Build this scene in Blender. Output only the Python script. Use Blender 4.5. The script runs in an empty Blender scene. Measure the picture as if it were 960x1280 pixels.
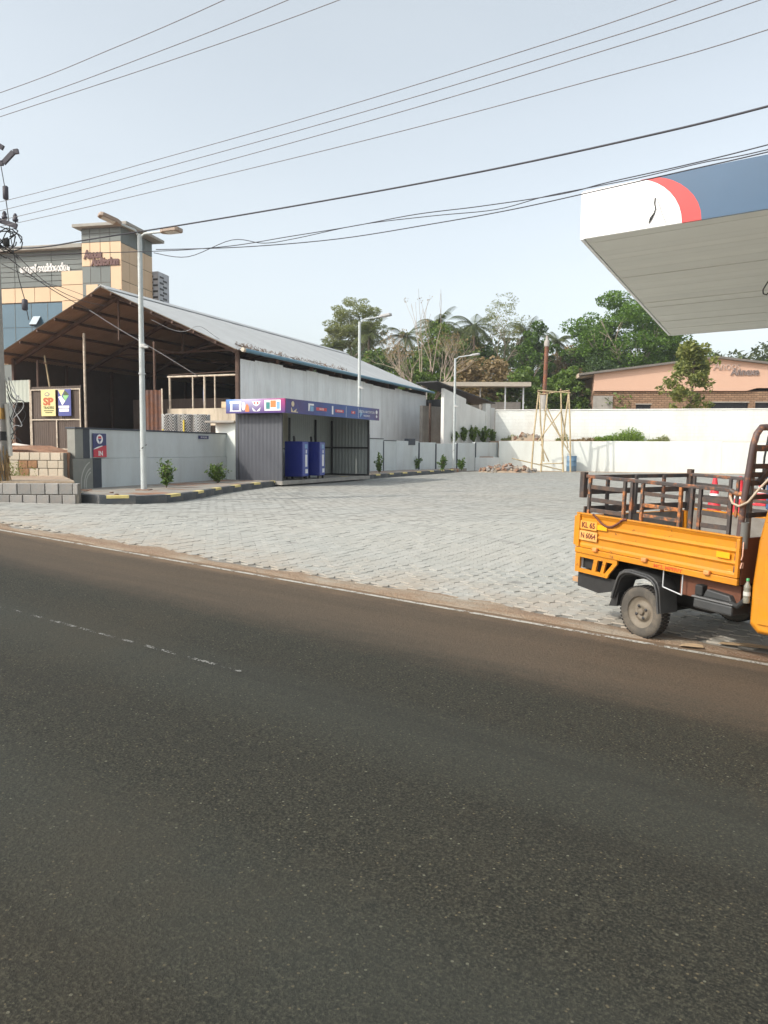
import bpy, math, random
import numpy as np
from mathutils import Matrix, Vector

random.seed(7)
rng = np.random.default_rng(11)
R = math.radians
scene = bpy.context.scene
COL = scene.collection

# ------------------------------------------------------------------ camera
FOCAL = 970.0                      # in pixels of the 960 x 1280 photograph
CAM_H = 1.6
PITCH = math.atan(79.0 / FOCAL)
ROLL = -0.008
cam_data = bpy.data.cameras.new('camera')
cam_data.sensor_fit = 'VERTICAL'
cam_data.sensor_height = 36.0
cam_data.lens = 36.0 * FOCAL / 1280.0
cam_data.clip_start = 0.05
cam_data.clip_end = 3000.0
cam = bpy.data.objects.new('camera', cam_data)
COL.objects.link(cam)
cam.location = (0, 0, CAM_H)
cam.rotation_euler = (R(90) - PITCH, ROLL, 0)
scene.camera = cam

# ------------------------------------------------------------------ sky and sun
SUN_ELEV = R(38)
SUN_FROM = Vector((-0.88, -0.47, 0)).normalized()     # horizontal direction towards the sun
world = bpy.data.worlds.new('World')
scene.world = world
world.use_nodes = True
wn = world.node_tree
wn.nodes.clear()
sky = wn.nodes.new('ShaderNodeTexSky')
sky.sky_type = 'NISHITA'
sky.sun_disc = False
sky.sun_elevation = SUN_ELEV
sky.sun_rotation = math.atan2(SUN_FROM.x, SUN_FROM.y)
sky.altitude = 0
sky.air_density = 1.0
sky.dust_density = 3.5
sky.ozone_density = 1.0
hsv = wn.nodes.new('ShaderNodeHueSaturation')
hsv.inputs['Saturation'].default_value = 0.45
bg = wn.nodes.new('ShaderNodeBackground')
bg.inputs['Strength'].default_value = 0.15
wo = wn.nodes.new('ShaderNodeOutputWorld')
veil = wn.nodes.new('ShaderNodeVectorMath'); veil.operation = 'ADD'      # even white haze of the dry season
wc = wn.nodes.new('ShaderNodeTexCoord'); wm = wn.nodes.new('ShaderNodeMapping'); wm.inputs['Scale'].default_value = (1.0, 1.0, 3.5)
wt = wn.nodes.new('ShaderNodeTexNoise'); wt.inputs['Scale'].default_value = 1.6; wt.inputs['Detail'].default_value = 5
wr = wn.nodes.new('ShaderNodeValToRGB'); wr.color_ramp.elements[0].position = 0.3; wr.color_ramp.elements[1].position = 0.75
wr.color_ramp.elements[0].color = (0.86, 0.98, 0.90, 1); wr.color_ramp.elements[1].color = (1.10, 1.21, 1.11, 1)
wn.links.new(wc.outputs['Generated'], wm.inputs['Vector']); wn.links.new(wm.outputs[0], wt.inputs['Vector']); wn.links.new(wt.outputs['Fac'], wr.inputs['Fac']); wn.links.new(wr.outputs['Color'], veil.inputs[1])
wn.links.new(sky.outputs[0], hsv.inputs['Color'])
wn.links.new(hsv.outputs[0], veil.inputs[0])
wn.links.new(veil.outputs[0], bg.inputs['Color'])
wn.links.new(bg.outputs[0], wo.inputs['Surface'])

sun_data = bpy.data.lights.new('sun', 'SUN')
sun_data.energy = 2.3
sun_data.angle = R(0.6)
sun_data.color = (1.0, 0.93, 0.82)
sun = bpy.data.objects.new('sun', sun_data)
COL.objects.link(sun)
sdir = Vector((SUN_FROM.x * math.cos(SUN_ELEV), SUN_FROM.y * math.cos(SUN_ELEV), math.sin(SUN_ELEV)))
sun.rotation_euler = sdir.to_track_quat('Z', 'Y').to_euler()
sun.location = (-20, -12, 30)

scene.view_settings.view_transform = 'Standard'
scene.view_settings.look = 'None'
scene.view_settings.exposure = 0.50
scene.view_settings.gamma = 1.0
scene.view_settings.use_curve_mapping = False

# ------------------------------------------------------------------ survey helpers
_RC = Matrix.Rotation(ROLL, 3, 'Y') @ Matrix.Rotation(R(90) - PITCH, 3, 'X')
def ray(px, py):
    return _RC @ Vector(((px - 480) / FOCAL, -(py - 640) / FOCAL, -1.0))
def at(px, py, Y):
    """world point seen at a photo pixel, at distance Y"""
    d = ray(px, py)
    return Vector((0, 0, CAM_H)) + d * (Y / d.y)
def on(px, py, z):
    d = ray(px, py)
    return Vector((0, 0, CAM_H)) + d * ((z - CAM_H) / d.z)

RU = Vector((0.839, -0.545))       # along the road
RN = Vector((0.545, 0.839))        # across the road, away from the camera
ROAD_EDGE = 6.42
def sn(s, n):
    return RU.x * s + RN.x * n, RU.y * s + RN.y * n
def smooth(t):
    t = min(1.0, max(0.0, t)); return t * t * (3 - 2 * t)
def road_z(s):
    if s < -16: return 0.592 + 0.25 * (1 - math.exp((s + 16) * 0.12))
    if s > 20: return -0.74 - 0.25 * (1 - math.exp(-(s - 20) * 0.12))
    return -0.037 * s
LEVEL = 0.40                       # forecourt level
def ground_z(x, y):
    s = x * RU.x + y * RU.y; n = x * RN.x + y * RN.y
    zr = road_z(s)
    t = smooth((n - ROAD_EDGE) / 8.0)
    return zr * (1 - t) + LEVEL * t

# ------------------------------------------------------------------ materials
MATS = {}
def new_mat(name):
    m = bpy.data.materials.new(name); m.use_nodes = True
    nt = m.node_tree; nt.nodes.clear()
    out = nt.nodes.new('ShaderNodeOutputMaterial')
    bs = nt.nodes.new('ShaderNodeBsdfPrincipled')
    nt.links.new(bs.outputs[0], out.inputs['Surface'])
    return m, nt, bs, out
def rgb(c): return (c[0], c[1], c[2], 1.0)
def noise(nt, scale, detail=4, rough=0.6, vec=None, dist=0.0):
    n = nt.nodes.new('ShaderNodeTexNoise')
    n.inputs['Scale'].default_value = scale; n.inputs['Detail'].default_value = detail
    n.inputs['Roughness'].default_value = rough; n.inputs['Distortion'].default_value = dist
    if vec is not None: nt.links.new(vec, n.inputs['Vector'])
    return n.outputs['Fac']
def ramp(nt, fac, stops):
    r = nt.nodes.new('ShaderNodeValToRGB')
    e = r.color_ramp.elements
    while len(e) < len(stops): e.new(0.5)
    for el, (p, c) in zip(e, stops):
        el.position = p; el.color = rgb(c) if len(c) == 3 else c
    nt.links.new(fac, r.inputs['Fac'])
    return r.outputs['Color']
def mixc(nt, fac, a, b, mode='MIX'):
    m = nt.nodes.new('ShaderNodeMix'); m.data_type = 'RGBA'; m.blend_type = mode
    for sock, v in ((m.inputs['Factor'], fac), (m.inputs['A'], a), (m.inputs['B'], b)):
        pass
    ins = [i for i in m.inputs]
    def setv(idx, v):
        if isinstance(v, bpy.types.NodeSocket): nt.links.new(v, ins[idx])
        elif isinstance(v, (int, float)): ins[idx].default_value = v
        else: ins[idx].default_value = rgb(v)
    setv(0, fac); setv(6, a); setv(7, b)
    return m.outputs['Result'] if 'Result' in m.outputs and m.outputs['Result'].type == 'RGBA' else m.outputs[2]
def maths(nt, op, a, b=0.0, clamp=False):
    m = nt.nodes.new('ShaderNodeMath'); m.operation = op; m.use_clamp = clamp
    for i, v in enumerate((a, b)):
        if isinstance(v, bpy.types.NodeSocket): nt.links.new(v, m.inputs[i])
        else: m.inputs[i].default_value = v
    return m.outputs[0]
def coords(nt, kind='Object'):
    t = nt.nodes.new('ShaderNodeTexCoord'); return t.outputs[kind]
def bump(nt, bs, h, strength, dist=0.02):
    b = nt.nodes.new('ShaderNodeBump'); b.inputs['Strength'].default_value = strength
    b.inputs['Distance'].default_value = dist
    nt.links.new(h, b.inputs['Height']); nt.links.new(b.outputs[0], bs.inputs['Normal'])
def stretch(nt, vec, sc):
    m = nt.nodes.new('ShaderNodeMapping'); m.inputs['Scale'].default_value = sc
    nt.links.new(vec, m.inputs['Vector']); return m.outputs[0]

def M(name, col, rough=0.7, var=0.18, scale=2.0, bmp=0.15, bscale=30.0, dirt=None, dirt_amt=0.35,
      dirt_scale=1.3, streak=False, metallic=0.0, spec=0.5, dist=0.01, per_object=0.0):
    """painted or raw surface: uneven tone, dirt patches, fine relief"""
    if name in MATS: return MATS[name]
    m, nt, bs, out = new_mat(name)
    v = coords(nt)
    lo = [c * (1 - var) for c in col]; hi = [min(1, c * (1 + var)) for c in col]
    c = ramp(nt, noise(nt, scale, 5, 0.65, v), [(0.3, lo), (0.7, hi)])
    if dirt is not None:
        dv = stretch(nt, v, (1.0, 1.0, 0.18)) if streak else v
        f = ramp(nt, noise(nt, dirt_scale, 6, 0.7, dv), [(0.45, (0, 0, 0)), (0.75, (1, 1, 1))])
        f = maths(nt, 'MULTIPLY', f, dirt_amt)
        c = mixc(nt, f, c, dirt)
    if per_object:
        oi = nt.nodes.new('ShaderNodeObjectInfo')
        k = maths(nt, 'MULTIPLY_ADD', oi.outputs['Random'], 2 * per_object); k.node.inputs[2].default_value = 1 - per_object
        vm = nt.nodes.new('ShaderNodeVectorMath'); vm.operation = 'SCALE'
        nt.links.new(c, vm.inputs[0]); nt.links.new(k, vm.inputs['Scale']); c = vm.outputs[0]
    nt.links.new(c, bs.inputs['Base Color'])
    rr = maths(nt, 'MULTIPLY_ADD', noise(nt, scale * 3, 3, 0.6, v), 0.25); rr.node.inputs[2].default_value = max(0.05, rough - 0.12)
    nt.links.new(rr, bs.inputs['Roughness'])
    bs.inputs['Metallic'].default_value = metallic
    bs.inputs['Specular IOR Level'].default_value = spec
    if bmp > 0: bump(nt, bs, noise(nt, bscale, 5, 0.6, v), bmp, dist)
    MATS[name] = m
    return m
def rusty(name, col, rust=(0.28, 0.085, 0.02), amt=0.5, scale=9.0):
    if name in MATS: return MATS[name]
    m, nt, bs, out = new_mat(name)
    v = coords(nt)
    n1 = noise(nt, scale, 7, 0.7, v)
    f = ramp(nt, n1, [(0.62 - amt * 0.3, (0, 0, 0)), (0.72 - amt * 0.3, (1, 1, 1))])
    rc = ramp(nt, noise(nt, scale * 4, 4, 0.6, v), [(0.3, [c * 0.5 for c in rust]), (0.7, [min(1, c * 1.5) for c in rust])])
    c = mixc(nt, f, ramp(nt, noise(nt, 3, 4, 0.6, v), [(0.3, [k * 0.7 for k in col]), (0.7, [k * 1.3 for k in col])]), rc)
    nt.links.new(c, bs.inputs['Base Color'])
    rr = maths(nt, 'MULTIPLY_ADD', f, 0.35); rr.node.inputs[2].default_value = 0.5
    nt.links.new(rr, bs.inputs['Roughness'])
    bump(nt, bs, n1, 0.4, 0.004)
    MATS[name] = m
    return m
def leafmat(name, lo, hi, trans=0.35):
    if name in MATS: return MATS[name]
    m, nt, bs, out = new_mat(name)
    a = nt.nodes.new('ShaderNodeAttribute'); a.attribute_name = 'rnd'
    v = coords(nt)
    f = maths(nt, 'ADD', maths(nt, 'MULTIPLY', a.outputs['Fac'], 0.6), maths(nt, 'MULTIPLY', noise(nt, 0.5, 3, 0.6, v), 0.4))
    c = ramp(nt, f, [(0.15, lo), (0.85, hi)])
    nt.links.new(c, bs.inputs['Base Color'])
    bs.inputs['Roughness'].default_value = 0.5
    bs.inputs['Specular IOR Level'].default_value = 0.3
    t = nt.nodes.new('ShaderNodeBsdfTranslucent')
    tc = mixc(nt, 1.0, c, (1.3, 1.35, 0.6), 'MULTIPLY')
    nt.links.new(tc, t.inputs['Color'])
    mx = nt.nodes.new('ShaderNodeMixShader'); mx.inputs[0].default_value = trans
    nt.links.new(bs.outputs[0], mx.inputs[1]); nt.links.new(t.outputs[0], mx.inputs[2])
    nt.links.new(mx.outputs[0], out.inputs['Surface'])
    MATS[name] = m
    return m

# ------------------------------------------------------------------ mesh builder
class MB:
    def __init__(s):
        s.v = []; s.f = []; s.sm = []; s.mi = []; s.mat = Matrix.Identity(4); s.cur = 0
    def _add(s, vs, fs, sm=False):
        o = len(s.v)
        for p in vs: s.v.append(tuple(s.mat @ Vector(p)))
        for f in fs:
            s.f.append([i + o for i in f]); s.sm.append(sm); s.mi.append(s.cur)
    def box(s, c, d, rot=None, taper=None):
        hx, hy, hz = d[0] / 2, d[1] / 2, d[2] / 2
        vs = [Vector((x, y, z)) for z in (-hz, hz) for x, y in ((-hx, -hy), (hx, -hy), (hx, hy), (-hx, hy))]
        if taper:
            for i in range(4, 8): vs[i].x *= taper[0]; vs[i].y *= taper[1]
        if rot is not None:
            m = Matrix.Rotation(rot[2], 3, 'Z') @ Matrix.Rotation(rot[1], 3, 'Y') @ Matrix.Rotation(rot[0], 3, 'X')
            vs = [m @ v for v in vs]
        vs = [v + Vector(c) for v in vs]
        s._add(vs, [(0, 3, 2, 1), (4, 5, 6, 7), (0, 1, 5, 4), (1, 2, 6, 5), (2, 3, 7, 6), (3, 0, 4, 7)])
        return s
    def span(s, x0, x1, y0, y1, z0, z1):
        return s.box(((x0 + x1) / 2, (y0 + y1) / 2, (z0 + z1) / 2), (abs(x1 - x0), abs(y1 - y0), abs(z1 - z0)))
    def tube(s, pts, r, n=8, caps=True):
        pts = [Vector(p) for p in pts]
        rs = r if isinstance(r, (list, tuple)) else [r] * len(pts)
        rings = []; up = None
        for i, p in enumerate(pts):
            a = pts[max(0, i - 1)]; b = pts[min(len(pts) - 1, i + 1)]
            t = (b - a).normalized() if (b - a).length > 1e-9 else Vector((0, 0, 1))
            if up is None:
                up = Vector((0, 0, 1)) if abs(t.z) < 0.9 else Vector((1, 0, 0))
            e1 = t.cross(up)
            if e1.length < 1e-6: e1 = t.cross(Vector((0, 1, 0)))
            e1.normalize(); e2 = e1.cross(t).normalized(); up = e2
            rings.append([p + (e1 * math.cos(k * 2 * math.pi / n) + e2 * math.sin(k * 2 * math.pi / n)) * rs[i] for k in range(n)])
        vs = [q for ring in rings for q in ring]
        fs = []
        for i in range(len(pts) - 1):
            for k in range(n):
                fs.append((i * n + k, i * n + (k + 1) % n, (i + 1) * n + (k + 1) % n, (i + 1) * n + k))
        s._add(vs, fs, n > 4)
        if caps:
            s._add(rings[0], [tuple(range(n))]); s._add(rings[-1], [tuple(range(n - 1, -1, -1))])
        return s
    def bar(s, a, b, w, h=None):
        """square section bar from a to b"""
        h = h or w
        a = Vector(a); b = Vector(b); t = (b - a).normalized()
        up = Vector((0, 0, 1)) if abs(t.z) < 0.95 else Vector((0, 1, 0))
        e1 = t.cross(up).normalized(); e2 = e1.cross(t)
        vs = []
        for p in (a, b):
            for k1, k2 in ((-1, -1), (1, -1), (1, 1), (-1, 1)): vs.append(p + e1 * w / 2 * k1 + e2 * h / 2 * k2)
        s._add(vs, [(0, 1, 2, 3), (7, 6, 5, 4), (0, 4, 5, 1), (1, 5, 6, 2), (2, 6, 7, 3), (3, 7, 4, 0)])
        return s
    def lathe(s, prof, axis='Z', c=(0, 0, 0), n=24, smooth=True, caps=True):
        """prof: list of (radius, height)"""
        vs = []
        for (r, h) in prof:
            for k in range(n):
                a = 2 * math.pi * k / n; x, y = r * math.cos(a), r * math.sin(a)
                p = (x, y, h) if axis == 'Z' else ((x, h, y) if axis == 'Y' else (h, x, y))
                vs.append(Vector(p) + Vector(c))
        fs = []
        for i in range(len(prof) - 1):
            for k in range(n):
                fs.append((i * n + k, i * n + (k + 1) % n, (i + 1) * n + (k + 1) % n, (i + 1) * n + k))
        s._add(vs, fs, smooth)
        if caps and prof[0][0] > 1e-4: s._add(vs[:n], [tuple(range(n - 1, -1, -1))])
        if caps and prof[-1][0] > 1e-4: s._add(vs[-n:], [tuple(range(n))])
        return s
    def prism(s, poly, axis, a, b):
        """poly in the two other axes (in xyz order), extruded along axis from a to b"""
        def P(q, h):
            if axis == 'Z': return (q[0], q[1], h)
            if axis == 'Y': return (q[0], h, q[1])
            return (h, q[0], q[1])
        n = len(poly)
        vs = [P(q, a) for q in poly] + [P(q, b) for q in poly]
        fs = [tuple(range(n)), tuple(range(2 * n - 1, n - 1, -1))]
        for k in range(n): fs.append((k, n + k, n + (k + 1) % n, (k + 1) % n))
        s._add(vs, fs)
        return s
    def quad(s, a, b, c, d):
        s._add([a, b, c, d], [(0, 1, 2, 3)]); return s
    def mesh(s, name, mats):
        me = bpy.data.meshes.new(name)
        me.from_pydata(s.v, [], s.f)
        me.polygons.foreach_set('use_smooth', s.sm)
        me.polygons.foreach_set('material_index', s.mi)
        for m in (mats if isinstance(mats, (list, tuple)) else [mats]): me.materials.append(m)
        import bmesh
        bm = bmesh.new(); bm.from_mesh(me)
        bmesh.ops.recalc_face_normals(bm, faces=bm.faces)
        bm.to_mesh(me); bm.free()
        me.update()
        return me
    def build(s, name, mats, parent=None, bevel=0.0, kind=None):
        o = link(name, s.mesh(name, mats), parent)
        if bevel:
            b = o.modifiers.new('bevel', 'BEVEL'); b.width = bevel; b.segments = 2; b.limit_method = 'ANGLE'; b.angle_limit = R(40)
        if kind: o['kind'] = kind
        return o
def link(name, data, parent=None, loc=None):
    o = bpy.data.objects.new(name, data); COL.objects.link(o)
    if parent is not None: o.parent = parent
    if loc is not None: o.location = loc
    return o
def tag(o, label=None, cat=None, group=None, kind=None):
    if label: o['label'] = label
    if cat: o['category'] = cat
    if group: o['group'] = group
    if kind: o['kind'] = kind
    return o
def thing(name, label, cat, loc=(0, 0, 0), rz=0.0, group=None):
    o = bpy.data.objects.new(name, None); COL.objects.link(o)
    o.empty_display_size = 0.2
    o.location = loc; o.rotation_euler = (0, 0, rz)
    return tag(o, label, cat, group)
KIDS = {}
def copy_tree(o, parent=None):
    c = o.copy(); COL.objects.link(c); c.parent = parent
    for ch in [k for k in o.children]: copy_tree(ch, c)
    return c
def text_mesh(name, body, size, extrude, mat, matrix, parent, shear=0.0, bold=0.0, align='CENTER', width=None):
    cu = bpy.data.curves.new(name, 'FONT')
    cu.body = body; cu.size = size; cu.extrude = extrude; cu.shear = shear; cu.offset = bold
    cu.align_x = align; cu.align_y = 'CENTER'; cu.resolution_u = 3
    t = bpy.data.objects.new(name, cu); COL.objects.link(t)
    dg = bpy.context.evaluated_depsgraph_get(); dg.update()
    me = bpy.data.meshes.new_from_object(t.evaluated_get(dg))
    bpy.data.objects.remove(t); bpy.data.curves.remove(cu)
    if width and len(me.vertices):
        xs = [v.co.x for v in me.vertices]; k = width / max(1e-6, max(xs) - min(xs))
        me.transform(Matrix.Diagonal((k, 1, 1, 1)))
    me.transform(matrix)
    me.name = name
    me.materials.clear(); me.materials.append(mat)
    return link(name, me, parent)
def facing(loc, normal='-Y'):
    """text/flat art frame: art x right, art y up, art z towards the viewer"""
    rot = {'-Y': 0.0, '+X': R(90), '+Y': R(180), '-X': R(-90)}[normal]
    return Matrix.Translation(loc) @ Matrix.Rotation(rot, 4, 'Z') @ Matrix.Rotation(R(90), 4, 'X')
def corrugated(mb, W, H, pitch=0.12, amp=0.015, seg=4, thick=0.0):
    """sheet in x (0..W) and z (0..H), waves along x, displacement in y"""
    n = max(2, int(W / pitch * seg))
    xs = [W * i / n for i in range(n + 1)]
    ys = [amp * math.sin(2 * math.pi * x / pitch) for x in xs]
    vs = [(x, y, 0) for x, y in zip(xs, ys)] + [(x, y, H) for x, y in zip(xs, ys)]
    mb._add(vs, [(i, i + 1, n + 2 + i, n + 1 + i) for i in range(n)], True)
def quads_mesh(name, V, mat, rnd=None, per=4):
    """V: (N, per, 3) array of faces"""
    N = V.shape[0]
    me = bpy.data.meshes.new(name)
    me.vertices.add(N * per); me.loops.add(N * per); me.polygons.add(N)
    me.vertices.foreach_set('co', V.reshape(-1).astype(np.float32))
    me.loops.foreach_set('vertex_index', np.arange(N * per, dtype=np.int32))
    me.polygons.foreach_set('loop_start', np.arange(0, N * per, per, dtype=np.int32))
    me.polygons.foreach_set('loop_total', np.full(N, per, dtype=np.int32))
    if rnd is not None:
        a = me.attributes.new('rnd', 'FLOAT', 'POINT')
        a.data.foreach_set('value', np.repeat(rnd, per).astype(np.float32))
    me.materials.append(mat)
    me.update(); me.validate()
    return me

# ================================================================== MATERIALS IN USE
C_RUST_SOIL = (0.27, 0.135, 0.075)
m_grey_paint = M('pale_grey_wall_paint', (0.56, 0.60, 0.605), 0.75, 0.06, 0.9, 0.12, 25, dirt=(0.33, 0.32, 0.29), dirt_amt=0.38, streak=True)
m_white_paint = M('white_wall_paint', (0.74, 0.74, 0.71), 0.8, 0.05, 0.8, 0.25, 14, dirt=(0.46, 0.44, 0.40), dirt_amt=0.45, dirt_scale=1.1, streak=True)
m_cream_paint = M('cream_wall_paint', (0.66, 0.695, 0.665), 0.8, 0.05, 0.5, 0.12, 20, dirt=(0.47, 0.46, 0.41), dirt_amt=0.40, dirt_scale=1.0, streak=True)
m_olive_paint = M('olive_grey_paint', (0.235, 0.24, 0.215), 0.7, 0.10, 2, 0.12, 25, dirt=(0.12, 0.11, 0.1), dirt_amt=0.3)
m_navy_paint = M('dark_slate_paint', (0.036, 0.045, 0.062), 0.6, 0.15, 2, 0.1, 25, dirt=(0.12, 0.11, 0.1), dirt_amt=0.25)
m_kerb = M('kerb_slate_paint', (0.070, 0.078, 0.085), 0.75, 0.2, 3, 0.25, 30, dirt=(0.30, 0.24, 0.18), dirt_amt=0.4, dirt_scale=2.5)
m_yellow_mark = M('yellow_kerb_paint', (0.66, 0.54, 0.20), 0.7, 0.12, 5, 0.2, 40, dirt=(0.35, 0.25, 0.15), dirt_amt=0.45, dirt_scale=4)
m_galv = M('galvanised_steel', (0.52, 0.54, 0.55), 0.45, 0.1, 4, 0.05, 40, metallic=0.35)
m_galv_pole = M('grey_pole_paint', (0.46, 0.50, 0.50), 0.5, 0.1, 3, 0.05, 40, dirt=(0.2, 0.18, 0.15), dirt_amt=0.35, dirt_scale=2)
m_lamp_body = M('brown_lamp_housing', (0.30, 0.23, 0.18), 0.5, 0.1)
m_lamp_grey = M('grey_lamp_housing', (0.40, 0.40, 0.40), 0.5, 0.1)
m_glass_lens = M('frosted_lens', (0.62, 0.60, 0.55), 0.3, 0.03, bmp=0)
m_dark_metal = M('dark_steel', (0.030, 0.030, 0.032), 0.5, 0.2, 5, 0.1)
m_black = M('black_rubber', (0.018, 0.018, 0.018), 0.7, 0.2, 5, 0.1)
m_red_soil = M('red_soil', C_RUST_SOIL, 0.95, 0.35, 2.0, 0.8, 9, dirt=(0.42, 0.30, 0.2), dirt_amt=0.5, dist=0.05)
m_dust_soil = M('dusty_soil', (0.36, 0.29, 0.21), 0.95, 0.22, 1.5, 0.7, 12, dirt=(0.33, 0.15, 0.08), dirt_amt=0.5, dirt_scale=0.8, dist=0.04)
m_concrete = M('bare_concrete', (0.33, 0.31, 0.28), 0.9, 0.15, 2, 0.35, 20, dirt=(0.13, 0.12, 0.11), dirt_amt=0.5, streak=True)
m_sheet = M('weathered_white_sheet', (0.80, 0.83, 0.83), 0.55, 0.06, 0.9, 0.05, 20, dirt=(0.33, 0.32, 0.30), dirt_amt=0.38, dirt_scale=1.6, streak=True, per_object=0.05)
m_roof = M('grey_roof_sheet', (0.43, 0.445, 0.445), 0.5, 0.07, 0.7, 0.05, 20, dirt=(0.30, 0.28, 0.26), dirt_amt=0.3, metallic=0.1, per_object=0.05)
m_roof_under = M('rust_brown_sheet_underside', (0.28, 0.205, 0.138), 0.8, 0.12, 1.0, 0.1, 20, dirt=(0.2, 0.12, 0.07), dirt_amt=0.4, per_object=0.08)
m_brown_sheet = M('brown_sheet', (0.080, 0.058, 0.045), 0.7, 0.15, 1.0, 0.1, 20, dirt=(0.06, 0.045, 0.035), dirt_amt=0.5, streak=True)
m_beam = M('rusty_brown_beam', (0.085, 0.052, 0.038), 0.8, 0.3, 4, 0.2, 30)
m_frame_cream = M('worn_cream_frame', (0.52, 0.47, 0.38), 0.7, 0.2, 5, 0.15, 40, dirt=(0.2, 0.12, 0.07), dirt_amt=0.6, dirt_scale=6)
m_blue_gutter = M('faded_blue_gutter', (0.10, 0.22, 0.30), 0.5, 0.15, 3, 0.1)
m_twig = M('dry_twigs', (0.17, 0.105, 0.065), 0.9, 0.3, 8, 0.1)


# ================================================================== GROUND, ROAD, FORECOURT
def grid_coords(lo, hi, dense_lo, dense_hi, step, far):
    a = list(np.arange(dense_lo, dense_hi + 1e-6, step))
    x = dense_hi; d = step
    while x < hi: d *= 1.35; x += d; a.append(min(x, hi))
    x = dense_lo; d = step
    while x > lo: d *= 1.35; x -= d; a.insert(0, max(x, lo))
    return a
gx = grid_coords(-1500, 1500, -30, 34, 1.5, 0); gy = grid_coords(-600, 2200, -12, 60, 1.5, 0)
gv = [(x, y, ground_z(x, y) - 0.10) for y in gy for x in gx]
nx = len(gx)
gf = [(j * nx + i, j * nx + i + 1, (j + 1) * nx + i + 1, (j + 1) * nx + i) for j in range(len(gy) - 1) for i in range(nx - 1)]
me = bpy.data.meshes.new('ground'); me.from_pydata(gv, [], gf); me.materials.append(m_dust_soil); me.update()
tag(link('ground', me), kind='structure')

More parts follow.
